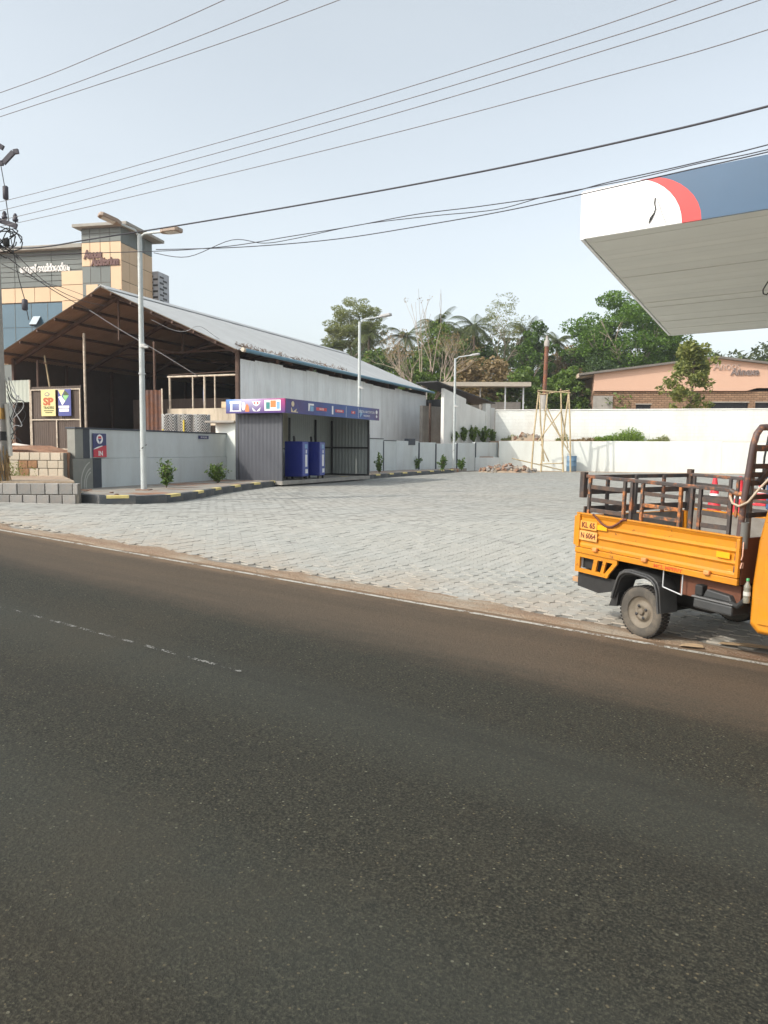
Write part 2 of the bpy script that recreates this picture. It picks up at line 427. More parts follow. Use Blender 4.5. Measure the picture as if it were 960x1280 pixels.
def asphalt():
    m, nt, bs, out = new_mat('worn_asphalt')
    v = coords(nt)                                  # object x = along the road, y = across it
    sp = nt.nodes.new('ShaderNodeSeparateXYZ'); nt.links.new(v, sp.inputs[0]); yy = sp.outputs[1]
    lv = stretch(nt, v, (0.07, 1.0, 1.0))
    fine = noise(nt, 85, 4, 0.8, v); mid = noise(nt, 24, 4, 0.7, v); big = noise(nt, 0.45, 5, 0.65, v)
    c = ramp(nt, fine, [(0.34, (0.008, 0.0078, 0.0066)), (0.50, (0.028, 0.0276, 0.023)), (0.66, (0.100, 0.091, 0.069))])
    c = mixc(nt, ramp(nt, mid, [(0.45, (0, 0, 0)), (0.8, (0.45, 0.45, 0.45))]), c, (0.070, 0.062, 0.046))
    # stone chips of differing tone
    for sc, th, keep, col in ((26, 0.14, 0.86, (0.22, 0.205, 0.165)), (44, 0.20, 0.78, (0.17, 0.135, 0.09)), (12, 0.035, 0.95, (0.30, 0.28, 0.24))):
        vo = nt.nodes.new('ShaderNodeTexVoronoi'); vo.inputs['Scale'].default_value = sc; nt.links.new(v, vo.inputs['Vector'])
        cc = nt.nodes.new('ShaderNodeSeparateColor'); nt.links.new(vo.outputs['Color'], cc.inputs[0])
        f = maths(nt, 'MULTIPLY', maths(nt, 'LESS_THAN', vo.outputs['Distance'], th), maths(nt, 'GREATER_THAN', cc.outputs[0], keep))
        c = mixc(nt, maths(nt, 'MULTIPLY', f, 0.8), c, col)
    # polished wheel paths: paler grey lanes along the road, darker oiled middle
    wave = maths(nt, 'SINE', maths(nt, 'ADD', maths(nt, 'MULTIPLY', yy, 3.7), maths(nt, 'MULTIPLY', noise(nt, 0.6, 3, 0.6, lv), 2.4)))
    f = ramp(nt, maths(nt, 'MULTIPLY_ADD', wave, 0.5), [(0.35, (0, 0, 0)), (1.0, (0.42, 0.42, 0.42))])
    f.node.inputs['Fac'].links[0].from_node.inputs[2].default_value = 0.5
    c = mixc(nt, f, c, (0.055, 0.0575, 0.052))
    track = noise(nt, 1.3, 5, 0.65, lv)
    c = mixc(nt, ramp(nt, track, [(0.50, (0, 0, 0)), (0.70, (0.55, 0.55, 0.55))]), c, (0.022, 0.021, 0.019))
    c = mixc(nt, ramp(nt, big, [(0.52, (0, 0, 0)), (0.72, (0.5, 0.5, 0.5))]), c, (0.062, 0.050, 0.036))
    # drips of oil
    oil = ramp(nt, noise(nt, 2.1, 3, 0.5, v), [(0.70, (0, 0, 0)), (0.80, (0.4, 0.4, 0.4))])
    c = mixc(nt, oil, c, (0.016, 0.015, 0.014))
    c = mixc(nt, 1.0, c, (0.80, 0.83, 0.755), 'MULTIPLY')
    # brown dust that traffic sweeps to the side of the lane
    d = maths(nt, 'ADD', yy, maths(nt, 'MULTIPLY', maths(nt, 'SUBTRACT', noise(nt, 0.55, 6, 0.7, lv), 0.5), 1.3))
    d = maths(nt, 'ADD', d, maths(nt, 'MULTIPLY', maths(nt, 'SUBTRACT', noise(nt, 5.0, 5, 0.7, v), 0.5), 0.35))
    mr = nt.nodes.new('ShaderNodeMapRange'); mr.interpolation_type = 'SMOOTHSTEP'; mr.inputs[1].default_value = 4.45; mr.inputs[2].default_value = 5.25; nt.links.new(d, mr.inputs[0])
    st = ramp(nt, noise(nt, 2.2, 5, 0.7, lv), [(0.3, (0.45, 0.45, 0.45)), (0.7, (0.85, 0.85, 0.85))])
    c = mixc(nt, maths(nt, 'MULTIPLY', mr.outputs[0], st), c, ramp(nt, fine, [(0.35, (0.066, 0.049, 0.034)), (0.65, (0.145, 0.105, 0.070))]))
    m2 = nt.nodes.new('ShaderNodeMapRange'); m2.inputs[1].default_value = 6.05; m2.inputs[2].default_value = 6.45; nt.links.new(d, m2.inputs[0])
    c = mixc(nt, maths(nt, 'MULTIPLY', m2.outputs[0], 0.7), c, (0.24, 0.16, 0.10))
    nt.links.new(c, bs.inputs['Base Color'])
    bs.inputs['Roughness'].default_value = 0.85
    bs.inputs['Specular IOR Level'].default_value = 0.25
    h = maths(nt, 'ADD', maths(nt, 'MULTIPLY', fine, 0.6), maths(nt, 'MULTIPLY', noise(nt, 40, 4, 0.6, v), 0.6))
    bump(nt, bs, h, 0.7, 0.012)
    return m
m_asphalt = asphalt()
road_rot = math.atan2(RU.y, RU.x)
def road_sheet(name, s0, s1, n0, n1, dz, mat, ds=1.0, dn=1.0, parent=None, kind='structure', edge=None):
    ss = np.arange(s0, s1 + 1e-6, ds); k = max(1, int(round((n1 - n0) / dn)))
    vs = []; fs = []
    for s in ss:
        for j in range(k + 1):
            n = n0 + (n1 - n0) * j / k
            if edge and j == k: n += edge(s)
            if edge and j == 0 and len(edge.__defaults__ or ()) : pass
            x, y = sn(s, n)
            vs.append((s, n, (road_z(s) if n <= ROAD_EDGE + 0.02 else ground_z(x, y)) + dz))
    for i in range(len(ss) - 1):
        for j in range(k): fs.append((i * (k + 1) + j, (i + 1) * (k + 1) + j, (i + 1) * (k + 1) + j + 1, i * (k + 1) + j + 1))
    me = bpy.data.meshes.new(name); me.from_pydata(vs, [], fs); me.materials.append(mat); me.update()
    o = link(name, me, parent)
    if parent is None: o.rotation_euler = (0, 0, road_rot)
    if kind: o['kind'] = kind
    return o
ragged = lambda s: 0.035 * math.sin(s * 1.7) + 0.03 * math.sin(s * 4.1 + 1) + 0.02 * math.sin(s * 9.7)
road_sheet('road', -90, 90, -3.2, ROAD_EDGE, 0.0, m_asphalt, 0.5, 0.8, edge=ragged)
road_sheet('roadside_earth', -90, 90, -6.0, -3.2, -0.02, m_dust_soil, 2, 1)

def worn_paint(name, keep, col=(0.62, 0.60, 0.55)):
    """thin road paint, flaked off in places down to the tar below"""
    m, nt, bs, out = new_mat(name)
    v = coords(nt)
    n1 = noise(nt, 6, 6, 0.75, v); n2 = noise(nt, 60, 3, 0.7, v)
    f = maths(nt, 'ADD', maths(nt, 'MULTIPLY', n1, 0.65), maths(nt, 'MULTIPLY', n2, 0.35))
    f = ramp(nt, f, [(keep, (0, 0, 0)), (keep + 0.06, (1, 1, 1))])
    c = ramp(nt, noise(nt, 30, 4, 0.7, v), [(0.3, [k * 0.6 for k in col]), (0.7, col)])
    nt.links.new(c, bs.inputs['Base Color']); bs.inputs['Roughness'].default_value = 0.8
    bump(nt, bs, n2, 0.4, 0.01)
    tr = nt.nodes.new('ShaderNodeBsdfTransparent'); mx = nt.nodes.new('ShaderNodeMixShader')
    nt.links.new(f, mx.inputs[0]); nt.links.new(tr.outputs[0], mx.inputs[1]); nt.links.new(bs.outputs[0], mx.inputs[2]); nt.links.new(mx.outputs[0], out.inputs['Surface'])
    return m
m_edge_paint = worn_paint('worn_edge_line', 0.435, (0.50, 0.48, 0.42))
m_centre_paint = worn_paint('worn_centre_line', 0.485, (0.24, 0.24, 0.22))
edge_s = -60.0
while edge_s < 40:
    ln = 12.0 if edge_s < -8.5 else random.uniform(0.5, 1.1)
    if -8.5 <= edge_s <= 3:
        o = road_sheet('edge_line', edge_s, edge_s + ln, 6.255, 6.315, 0.005, m_edge_paint, ln / 4, 1)
        edge_s += ln + random.uniform(0.03, 0.12)
    else:
        o = road_sheet('edge_line', edge_s, edge_s + ln, 6.255, 6.315, 0.005, m_edge_paint, ln / 6, 1); edge_s += ln + 0.01
for a, b, w in ((-13.2, -9.6, .035), (-9.1, -7.2, .035), (-7.05, -5.25, 0.032), (-5.2, -4.55, .03), (-4.45, -3.5, 0.034)):
    road_sheet('centre_line', a, b, 3.69 - w / 2, 3.69 + w / 2, 0.005, m_centre_paint, (b - a) / 5, 1)
# strip of loose soil between the tar and the pavers
def verge_mat():
    m, nt, bs, out = new_mat('verge_soil')
    v = coords(nt)
    c = ramp(nt, noise(nt, 3, 6, 0.7, stretch(nt, v, (0.35, 1, 1))), [(0.3, (0.19, 0.10, 0.056)), (0.5, (0.27, 0.185, 0.115)), (0.7, (0.36, 0.32, 0.255))])
    c = mixc(nt, ramp(nt, noise(nt, 70, 3, 0.7, v), [(0.45, (0, 0, 0)), (0.75, (0.6, 0.6, 0.6))]), c, (0.42, 0.38, 0.31))
    nt.links.new(c, bs.inputs['Base Color']); bs.inputs['Roughness'].default_value = 0.95
    bump(nt, bs, noise(nt, 28, 6, 0.7, v), 0.9, 0.03)
    return m
def verge_sheet():
    ss = np.arange(-26, 16, 0.09); nn_ = np.linspace(ROAD_EDGE - 0.12, 7.35, 13)
    def wob(s, q): return math.sin(s * 1.3 + q) * .5 + math.sin(s * 3.1 + 2 * q) * .3 + math.sin(s * 7.7 + q * 3) * .2
    vs, fs = [], []
    for s in ss:
        edge = 6.70 + 0.15 * wob(s, 0.0)
        for n in nn_:
            x, y = sn(s, n); k = (n - ROAD_EDGE) / max(.05, edge - ROAD_EDGE)
            h = 0.012 * (1 - k ** 2) + 0.004 * wob(s * 4, n * 9) - (0.03 if k > 1.5 else 0)
            if n < ROAD_EDGE: h = -0.004
            vs.append((s, n, (road_z(s) if n <= ROAD_EDGE + 0.02 else ground_z(x, y)) + h))
    K = len(nn_)
    for i in range(len(ss) - 1):
        for j in range(K - 1): fs.append((i * K + j, (i + 1) * K + j, (i + 1) * K + j + 1, i * K + j + 1))
    me = bpy.data.meshes.new('verge'); me.from_pydata(vs, [], fs); me.polygons.foreach_set('use_smooth', [True] * len(fs)); me.materials.append(verge_mat()); me.update()
    o = link('verge', me); o.rotation_euler = (0, 0, road_rot); o['kind'] = 'structure'
verge_sheet()

# ---- interlocking pavers
def paver_mat():
    m, nt, bs, out = new_mat('grey_paver')
    v = coords(nt)
    a = nt.nodes.new('ShaderNodeAttribute'); a.attribute_name = 'rnd'
    oi = nt.nodes.new('ShaderNodeObjectInfo')
    k = maths(nt, 'FRACT', maths(nt, 'ADD', a.outputs['Fac'], oi.outputs['Random']))
    c = ramp(nt, k, [(0.0, (0.325, 0.333, 0.310)), (0.6, (0.355, 0.362, 0.338)), (1.0, (0.39, 0.394, 0.37))])
    geo = nt.nodes.new('ShaderNodeNewGeometry')
    P = geo.outputs['Position']
    d = ramp(nt, noise(nt, 0.28, 5, 0.65, P), [(0.4, (0, 0, 0)), (0.72, (0.55, 0.55, 0.55))])
    c = mixc(nt, d, c, (0.40, 0.375, 0.325))
    # dry soil carried in from the road verge
    sp = nt.nodes.new('ShaderNodeVectorMath'); sp.operation = 'DOT_PRODUCT'
    nt.links.new(P, sp.inputs[0]); sp.inputs[1].default_value = (RN.x, RN.y, 0)
    mr = nt.nodes.new('ShaderNodeMapRange'); mr.inputs[1].default_value = 8.2; mr.inputs[2].default_value = 6.5
    nt.links.new(sp.outputs['Value'], mr.inputs[0])
    f = maths(nt, 'MULTIPLY', mr.outputs[0], ramp(nt, noise(nt, 1.6, 6, 0.7, P), [(0.35, (0, 0, 0)), (0.65, (1, 1, 1))]))
    c = mixc(nt, maths(nt, 'MULTIPLY', f, 0.75), c, (0.36, 0.27, 0.185))
    st = ramp(nt, noise(nt, 0.9, 4, 0.7, P), [(0.62, (0, 0, 0)), (0.8, (0.5, 0.5, 0.5))])
    c = mixc(nt, st, c, (0.25, 0.24, 0.22))
    c = mixc(nt, ramp(nt, noise(nt, 60, 3, 0.7, P), [(0.3, (0.35, 0.35, 0.35)), (0.55, (0, 0, 0))]), c, (0.27, 0.26, 0.24))
    oil = ramp(nt, noise(nt, 1.7, 2, 0.4, P), [(0.70, (0, 0, 0)), (0.76, (0.55, 0.55, 0.55))])
    c = mixc(nt, oil, c, (0.16, 0.15, 0.14))
    for cx_, cy_, r1 in ((-4.2, 8.0, 5.2), (-4.2, 8.0, 6.75), (9.5, 24.0, 11.0), (9.5, 24.0, 12.6)):
        ds = nt.nodes.new('ShaderNodeVectorMath'); ds.operation = 'DISTANCE'; nt.links.new(P, ds.inputs[0]); ds.inputs[1].default_value = (cx_, cy_, 0.35)
        g = maths(nt, 'ABSOLUTE', maths(nt, 'SUBTRACT', ds.outputs['Value'], r1))
        mr2 = nt.nodes.new('ShaderNodeMapRange'); mr2.inputs[1].default_value = 0.10; mr2.inputs[2].default_value = 0.04; nt.links.new(g, mr2.inputs[0])
        f2 = maths(nt, 'MULTIPLY', mr2.outputs[0], ramp(nt, noise(nt, 0.5, 4, 0.6, P), [(0.45, (0, 0, 0)), (0.65, (0.30, 0.30, 0.30))]))
        c = mixc(nt, f2, c, (0.17, 0.165, 0.155))
    nt.links.new(c, bs.inputs['Base Color']); bs.inputs['Roughness'].default_value = 0.9
    bs.inputs['Specular IOR Level'].default_value = 0.25
    bump(nt, bs, noise(nt, 55, 4, 0.7, P), 0.35, 0.01)
    return m
m_paver = paver_mat()
m_joint = M('joint_sand', (0.25, 0.235, 0.205), 0.95, 0.2, 1.0, 0.5, 30, dirt=(0.05, 0.045, 0.04), dirt_amt=0.95, dirt_scale=3.2)
forecourt_poly_n0, forecourt_n1 = 6.72, 47.0
# sand bed (one sheet under all pavers)
vs = []; fs = []
ss = np.arange(-26, 24.1, 1.0); nn = np.arange(6.6, 60.1, 1.0)
for n in nn:
    for s in ss:
        x, y = sn(s, n); vs.append((x, y, ground_z(x, y) - 0.014))
for j in range(len(nn) - 1):
    for i in range(len(ss) - 1):
        a = j * len(ss) + i; fs.append((a, a + 1, a + 1 + len(ss), a + len(ss)))
me = bpy.data.meshes.new('forecourt'); me.from_pydata(vs, [], fs); me.materials.append(m_joint); me.update()
forecourt = tag(link('forecourt', me), kind='structure')
PL, PW, GAP = 0.235, 0.118, 0.0048
def paver_outline(l, w, z):          # zigzag sided interlocking block, long axis = n
    hl, hw = l / 2, w / 2; k = 0.017
    return [(-hw - k, -hl), (hw - k, -hl), (hw + k, -hl / 2), (hw - k, 0), (hw + k, hl / 2), (hw - k, hl), (-hw - k, hl), (-hw + k, hl / 2), (-hw - k, 0), (-hw + k, -hl / 2)]
outline = np.array(paver_outline(PL - GAP, PW - GAP, 0))
NO = len(outline)
near, far = [], []
wall_left_pts = [(-9.0, 14.6), (-6.2, 15.2), (-5.6, 16.4), (-3.2, 25.0), (0.8, 34.5), (3.6, 41.0), (6.6, 44.4)]
def in_forecourt(x, y):
    n = x * RN.x + y * RN.y
    if n < 6.78: return False
    if y > 45.6 - 0.262 * (x - 6.85) - 1.4: return False          # dirt strip before the rear wall
    for (x0, y0), (x1, y1) in zip(wall_left_pts[:-1], wall_left_pts[1:]):
        if y0 <= y < y1:
            return x > x0 + (x1 - x0) * (y - y0) / (y1 - y0)
    return y < 14.6 and x > -12
row = 0
s_ = -24.0
while s_ < 23:
    n_ = 6.6 + (PL / 2 if row % 2 else 0)
    while n_ < 58:
        x, y = sn(s_, n_)
        if y > 2 and in_forecourt(x, y) and abs(x) < y * 0.62 + 4:
            (near if y < 13.5 else far).append((s_, n_, x, y))
        n_ += PL
    s_ += PW; row += 1
near.sort(key=lambda p: p[3] ** 2 + p[2] ** 2)
def visible(p):
    return abs(p[2]) < p[3] * 0.50
picked = [p for p in near if visible(p)][:300]
pset = set((p[0], p[1]) for p in picked)
# the 300 that show largest: each an object of its own on shared mesh data
protos = []
for v_ in range(5):
    mb = MB(); ol = outline + rng.uniform(-0.003, 0.003, outline.shape)
    top = [(p[0] * 0.985, p[1] * 0.99, 0.0) for p in ol]; low = [(p[0], p[1], -0.008) for p in ol]; bot = [(p[0], p[1], -0.05) for p in ol]
    n = NO
    mb._add(top + low + bot, [tuple(range(n))] + [(k, (k + 1) % n, n + (k + 1) % n, n + k)[::-1] for k in range(n)] + [(n + k, n + (k + 1) % n, 2 * n + (k + 1) % n, 2 * n + k)[::-1] for k in range(n)])
    protos.append(mb.mesh('paver', m_paver))
for p in picked:
    o = link('paver', random.choice(protos), forecourt, (p[2], p[3], ground_z(p[2], p[3]) + random.uniform(-0.004, 0.003)))
    sl = road_z(p[0] + .5) - road_z(p[0] - .5)
    o.rotation_euler = (random.gauss(0, 0.007), random.gauss(0.0, 0.010) - sl * (1 - smooth((p[1] - ROAD_EDGE) / 8)), road_rot + random.gauss(0, 0.008))
rest = [p for p in near if (p[0], p[1]) not in pset]
tops, sides, rt, rs = [], [], [], []
cr, sr = math.cos(road_rot), math.sin(road_rot)
for p in rest:
    a = random.gauss(0, 0.008); dz = random.uniform(-0.004, 0.003); r_ = random.random()
    tx, ty = random.gauss(0, 0.007), random.gauss(0, 0.007)
    q = outline.copy()
    X = p[2] + (cr * q[:, 0] - sr * q[:, 1]); Y = p[3] + (sr * q[:, 0] + cr * q[:, 1])
    z0 = ground_z(p[2], p[3]); zx = ground_z(p[2] + .3, p[3]) - z0; zy = ground_z(p[2], p[3] + .3) - z0
    Z = z0 + dz + (X - p[2]) * (zx / .3 + tx) + (Y - p[3]) * (zy / .3 + ty)
    T = np.stack([p[2] + (X - p[2]) * 0.985, p[3] + (Y - p[3]) * 0.985, Z], 1); B = np.stack([X, Y, Z - 0.03], 1)
    tops.append(T); rt.append(r_)
    for k in range(NO):
        k2 = (k + 1) % NO; sides.append(np.stack([T[k], B[k], B[k2], T[k2]])); rs.append(r_)
o = link('paver_field', quads_mesh('paver_field', np.array(tops), m_paver, np.array(rt), NO), forecourt); o['kind'] = 'stuff'
o = link('paver_edges', quads_mesh('paver_edges', np.array(sides), m_paver, np.array(rs), 4), forecourt); o['kind'] = 'stuff'
fq, fr = [], []
for p in far:
    hl, hw = (PL - .0035) / 2, (PW - .003) / 2; r_ = random.random(); dz = random.uniform(-0.004, 0.003)
    qs = []
    for a, b in ((-hw, -hl), (hw, -hl), (hw, hl), (-hw, hl)):
        X = p[2] + cr * a - sr * b; Y = p[3] + sr * a + cr * b
        qs.append((X, Y, ground_z(X, Y) + dz))
    fq.append(qs); fr.append(r_)
o = link('far_paver_field', quads_mesh('far_paver_field', np.array(fq), m_paver, np.array(fr), 4), forecourt); o['kind'] = 'stuff'

# ================================================================== RAISED TERRACES BEHIND THE WALLS
BW = [Vector((-7.55, 19.0)), Vector((-5.05, 26.0)), Vector((0.6, 38.5)), Vector((6.75, 46.1))]
def terrace(name, poly, z0, z1, mat):
    mb = MB(); mb.prism(poly, 'Z', z0, z1)
    return tag(mb.build(name, mat), kind='structure')
terrace('terrace', [(-7.6, 18.72), (-7.72, 19.2), (-5.25, 26.15), (0.45, 38.7), (6.3, 46.2), (6.3, 60), (-60, 60), (-60, 18.72)], 0.2, 1.45, m_red_soil)
terrace('upper_terrace', [(6.3, 46.25), (6.95, 46.25), (32, 39.7), (90, 36), (160, 400), (-160, 400), (-160, 60.01), (6.3, 60.01)], 0.2, 2.12, m_dust_soil)
terrace('soil_bench', [(-16, 14.3), (-6.2, 15.55), (-6.35, 15.9), (-7.7, 18.6), (-20, 18.6)], 0.2, 0.90, m_dust_soil)
# strip of bare earth before the rear wall
mb = MB(); mb._add([(2.5, 42.6, .402), (8, 43.6, .402), (30, 37.8, .402), (31, 39.9, .402), (6.9, 46.0, .402), (5.5, 45.2, .402)], [(0, 1, 2, 3, 4, 5)])
tag(mb.build('earth_strip', m_dust_soil), kind='structure')

# ================================================================== KERBED ISLAND
kerb_px = [(88, 627), (98, 631), (135, 632.5), (170, 631.2), (205, 629.5), (240, 624.5), (273, 617), (310, 611.2), (352, 606.2), (400, 602.6), (440, 600.2), (500, 595.0), (545, 592), (572, 589.8)]
kerb_pts = [on(a, b, LEVEL + 0.02) for a, b in kerb_px]
# resample to even stones
def resample(pts, step):
    out = [pts[0].copy()]; acc = 0.0
    for a, b in zip(pts[:-1], pts[1:]):
        L = (b - a).length; d = step - acc
        while d <= L: out.append(a + (b - a) * (d / L)); d += step
        acc = (acc + L) % step
    return out
ks = resample(kerb_pts, 0.78)
island_h = 0.15
island = thing('traffic_island', 'raised kerbed strip with dark slate and yellow kerb beside the boundary wall', 'kerb', (0, 0, 0))
for i, (a, b) in enumerate(zip(ks[:-1], ks[1:])):
    d = (b - a); L = d.length; ang = math.atan2(d.y, d.x); nrm = Vector((-math.sin(ang), math.cos(ang), 0))
    c = (a + b) / 2 + nrm * 0.075
    zb = ground_z(c.x, c.y) - 0.05
    mb = MB(); mb.box((0, 0, (0.05 + island_h + 0.02) / 2), (L - 0.006, 0.15, 0.05 + island_h + 0.02))
    o = mb.build('kerb_stone', m_kerb, island, 0.012); o.location = (c.x, c.y, zb); o.rotation_euler = (0, 0, ang + random.gauss(0, .004))
    if i % 2 == 0:
        mb = MB(); mb.box((0, -0.003, 0.05 + island_h + 0.02 - 0.028), (L * 0.62, 0.152, 0.062))
        p = mb.build('yellow_mark', m_yellow_mark, island, 0.01); p.location = (c.x, c.y, zb + 0.0); p.rotation_euler = o.rotation_euler
poly = [(p + Vector((0, 0.08, 0))) for p in ks] + [Vector((5.0, 44.6, 0))] + [Vector((w.x, w.y, 0)) for w in reversed(BW[:3])] + [Vector((-7.0, 18.0, 0))]
mb = MB(); mb.prism([(p.x, p.y) for p in poly], 'Z', 0.25, LEVEL + island_h + 0.005)
def island_mat():
    m, nt, bs, out = new_mat('island_slab')
    v = coords(nt)
    c = ramp(nt, noise(nt, 2.5, 5, 0.7, v), [(0.3, (0.20, 0.185, 0.16)), (0.7, (0.33, 0.305, 0.265))])
    f = ramp(nt, noise(nt, 0.9, 5, 0.65, v), [(0.52, (0, 0, 0)), (0.62, (1, 1, 1))])
    c = mixc(nt, f, c, C_RUST_SOIL)
    nt.links.new(c, bs.inputs['Base Color']); bs.inputs['Roughness'].default_value = 0.92
    bump(nt, bs, noise(nt, 14, 6, 0.7, v), 0.5, 0.03)
    return m
mb.build('island_top', island_mat(), island)

# ================================================================== BOUNDARY WALL
WALL_TOP = 2.03
A, B = BW[0], BW[1]
d = (B - A); Lw = d.length; wang = math.atan2(d.y, d.x)
wall = thing('boundary_wall', 'long pale grey boundary wall with dark slate end stripes along the kerbed strip', 'wall', (A.x, A.y, 0.4), wang)
def wseg(name, x0, x1, z0, z1, mat, y0=0.0, y1=0.24): return MB().span(x0, x1, y0, y1, z0 - 0.4, z1 - 0.4).build(name, mat, wall, 0.008)
wseg('lower_end', -0.10, 0.60, 0.3, 1.30, m_olive_paint, -0.03)
wseg('lower_stripe', 0.602, 0.92, 0.3, 1.30, m_navy_paint, -0.032)
wseg('lower_panel', 0.922, Lw, 0.3, 1.297, m_grey_paint, -0.03)
wseg('upper_end', 0.02, 0.30, 1.303, WALL_TOP, m_olive_paint)
wseg('upper_stripe', 0.302, 0.54, 1.303, WALL_TOP, m_navy_paint)
wseg('upper_panel', 0.542, Lw, 1.303, WALL_TOP, m_grey_paint, -0.004)
MB().span(0.0, Lw, -0.03, 0.27, WALL_TOP - 0.4, WALL_TOP - 0.36).build('coping', m_navy_paint, wall, 0.005)
# faint painted arcs on the lower end
m_arc = M('pale_arc_paint', (0.42, 0.42, 0.38), 0.75, 0.15)
for r_, cx in ((0.34, 0.62), (0.26, 0.60), (0.47, 0.63)):
    pts = [(cx - r_ * math.cos(t), -0.034, 0.25 + r_ * 1.25 * math.sin(t)) for t in np.linspace(-0.5, 1.25, 12)]
    mb = MB()
    for p, q in zip(pts[:-1], pts[1:]):
        if -0.08 < p[0] < 0.58 and -0.08 < q[0] < 0.58 and 0.0 < p[2] < .88 and 0 < q[2] < .88:
            t = Vector((q[0] - p[0], 0, q[2] - p[2])).normalized(); nn_ = Vector((-t.z, 0, t.x)) * 0.018
            mb.quad(Vector(p) + nn_, Vector(q) + nn_, Vector(q) - nn_, Vector(p) - nn_)
    if mb.v: mb.build('painted_arc', m_arc, wall)

# later stretches of the wall
def wall_run(P, Q, z0, z1, name, label, mat, thick=0.24):
    d = Q - P; L = d.length
    t = thing(name, label, 'wall', (P.x, P.y, z0), math.atan2(d.y, d.x))
    return t, L
w2, L2 = wall_run(BW[1], BW[2], 0.4, 2.0, 'retaining_wall', 'pale grey retaining wall with dark vertical stripes below the long metal shed', m_grey_paint)
edges2 = [0, 3.4, 7.2, 9.3, 10.6, 12.2, L2]
tops2 = [2.03, 2.03, 1.98, 1.72, 2.05, 1.98]
for i, (a, b) in enumerate(zip(edges2[:-1], edges2[1:])):
    MB().span(a + 0.003, b - 0.003, 0, 0.24, -0.1, tops2[i] - 0.4).build('wall_panel', m_grey_paint, w2, 0.008)
    MB().span(a + 0.003, b - 0.003, -0.02, 0.26, tops2[i] - 0.4 + 0.002, tops2[i] - 0.36).build('coping', m_navy_paint, w2, 0.004)
    if i > 1: MB().span(a - 0.055, a + 0.055, -0.012, -0.002, 0.1, tops2[i] - 0.42).build('painted_stripe', m_navy_paint, w2)
MB().span(9.9, 10.62, -0.03, 0.2, 1.52, 1.85).build('dark_post_head', m_navy_paint, w2, 0.01)
w3, L3 = wall_run(BW[2], BW[3], 0.4, 2.0, 'stepped_retaining_wall', 'pale grey retaining wall with dark posts and bushes along its top near the rubble', m_grey_paint)
e3 = [0, 1.9, 3.4, 5.4, 7.3, L3]; t3 = [2.0, 1.95, 1.9, 1.95, 2.02]
for i, (a, b) in enumerate(zip(e3[:-1], e3[1:])):
    MB().span(a + 0.003, b - 0.003, 0, 0.24, -0.1, t3[i] - 0.4).build('wall_panel', m_grey_paint, w3, 0.008)
    if 0 < i < 5: MB().span(a - 0.06, a + 0.06, -0.014, -0.002, 0.0, t3[i] - 0.41).build('painted_stripe', m_navy_paint, w3)
MB().span(1.0, 1.55, -0.03, 0.27, 1.40, 1.72).build('dark_post_head', m_navy_paint, w3, 0.01)
# low planter wall in front of the corner
lp = thing('low_planter_wall', 'low whitewashed planter wall filled with red soil at the corner by the rubble', 'planter', (2.9, 43.0, 0.4), math.atan2(1.0, 2.0))
MB().span(0, 4.2, 0, 0.2, -0.1, 0.75).build('front_wall', m_grey_paint, lp, 0.01)
MB().span(4.2 - 0.2, 4.2, 0.202, 2.2, -0.1, 0.70).build('side_wall', m_grey_paint, lp, 0.01)
MB().span(0.05, 3.95, 0.204, 1.6, 0.2, 0.80).build('soil_fill', m_red_soil, lp, 0.03)

# pillar and lit return wall at the end of the first stretch
pil = thing('slab_topped_pillar', 'cream pillar with flat slab cap and junction boxes between the grey wall and the kiosk', 'pillar', (B.x, B.y, 0.4), wang)
MB().prism([(-0.55, -0.42), (0.42, -0.42), (0.42, 0.5), (-0.25, 0.5)], 'Z', 0.05, 2.0).build('pillar_body', m_cream_paint, pil, 0.01)
MB().span(-0.75, 1.9, -0.5, 0.6, 2.0, 2.07).build('slab_cap', m_concrete, pil, 0.01)
MB().span(0.425, 1.75, 0.0, 0.2, 0.0, 2.0).build('recessed_wall', m_grey_paint, pil, 0.01)
MB().span(0.50, 0.66, -0.06, -0.002, 1.45, 1.80).build('meter_box', M('pale_box', (0.6, 0.6, 0.58)), pil, 0.01)
MB().tube([(0.43, -0.05, 1.35), (1.7, -0.05, 1.35)], 0.03).build('pipe', m_dark_metal, pil)
MB().tube([(0.62, -0.25, 0.05), (0.62, -0.25, 0.75), (0.66, -0.2, 0.85), (0.75, -0.05, 0.87)], 0.022).build('pipe', m_dark_metal, pil)

# ================================================================== WALL SIGNS
m_sign_navy = M('sign_navy', (0.022, 0.030, 0.135), 0.4, 0.05, bmp=0.02)
m_sign_red = M('sign_red', (0.52, 0.03, 0.055), 0.4, 0.05, bmp=0.02)
m_sign_white = M('sign_white', (0.80, 0.80, 0.80), 0.45, 0.03, bmp=0.02)
def disc(mb, c, r, y, n=20):
    mb._add([(c[0] + r * math.cos(2 * math.pi * k / n), y, c[1] + r * math.sin(2 * math.pi * k / n)) for k in range(n)], [tuple(range(n))])
def flat(mb, pts, y): mb._add([(p[0], y, p[1]) for p in pts], [tuple(range(len(pts)))])
ins = thing('entrance_sign', 'navy and red IN sign with round emblem on the grey boundary wall', 'sign', (A.x + d.x / Lw * 0.60, A.y + d.y / Lw * 0.60, 1.33), wang)
MB().span(0, 0.49, -0.055, -0.034, 0, 0.60).build('board', m_sign_navy, ins, 0.003)
mb = MB(); flat(mb, [(0, 0), (0.49, 0), (0.49, 0.30), (0.34, 0.28), (0.15, 0.22), (0, 0.19)], -0.058); mb.build('red_field', m_sign_red, ins)
mb = MB(); flat(mb, [(0, 0.195), (0.15, 0.225), (0.36, 0.285), (0.30, 0.29), (0.14, 0.26), (0, 0.205)], -0.060); mb.build('white_swoosh', m_sign_white, ins)
mb = MB(); disc(mb, (0.235, 0.455), 0.12, -0.060); mb.build('emblem', m_sign_white, ins)
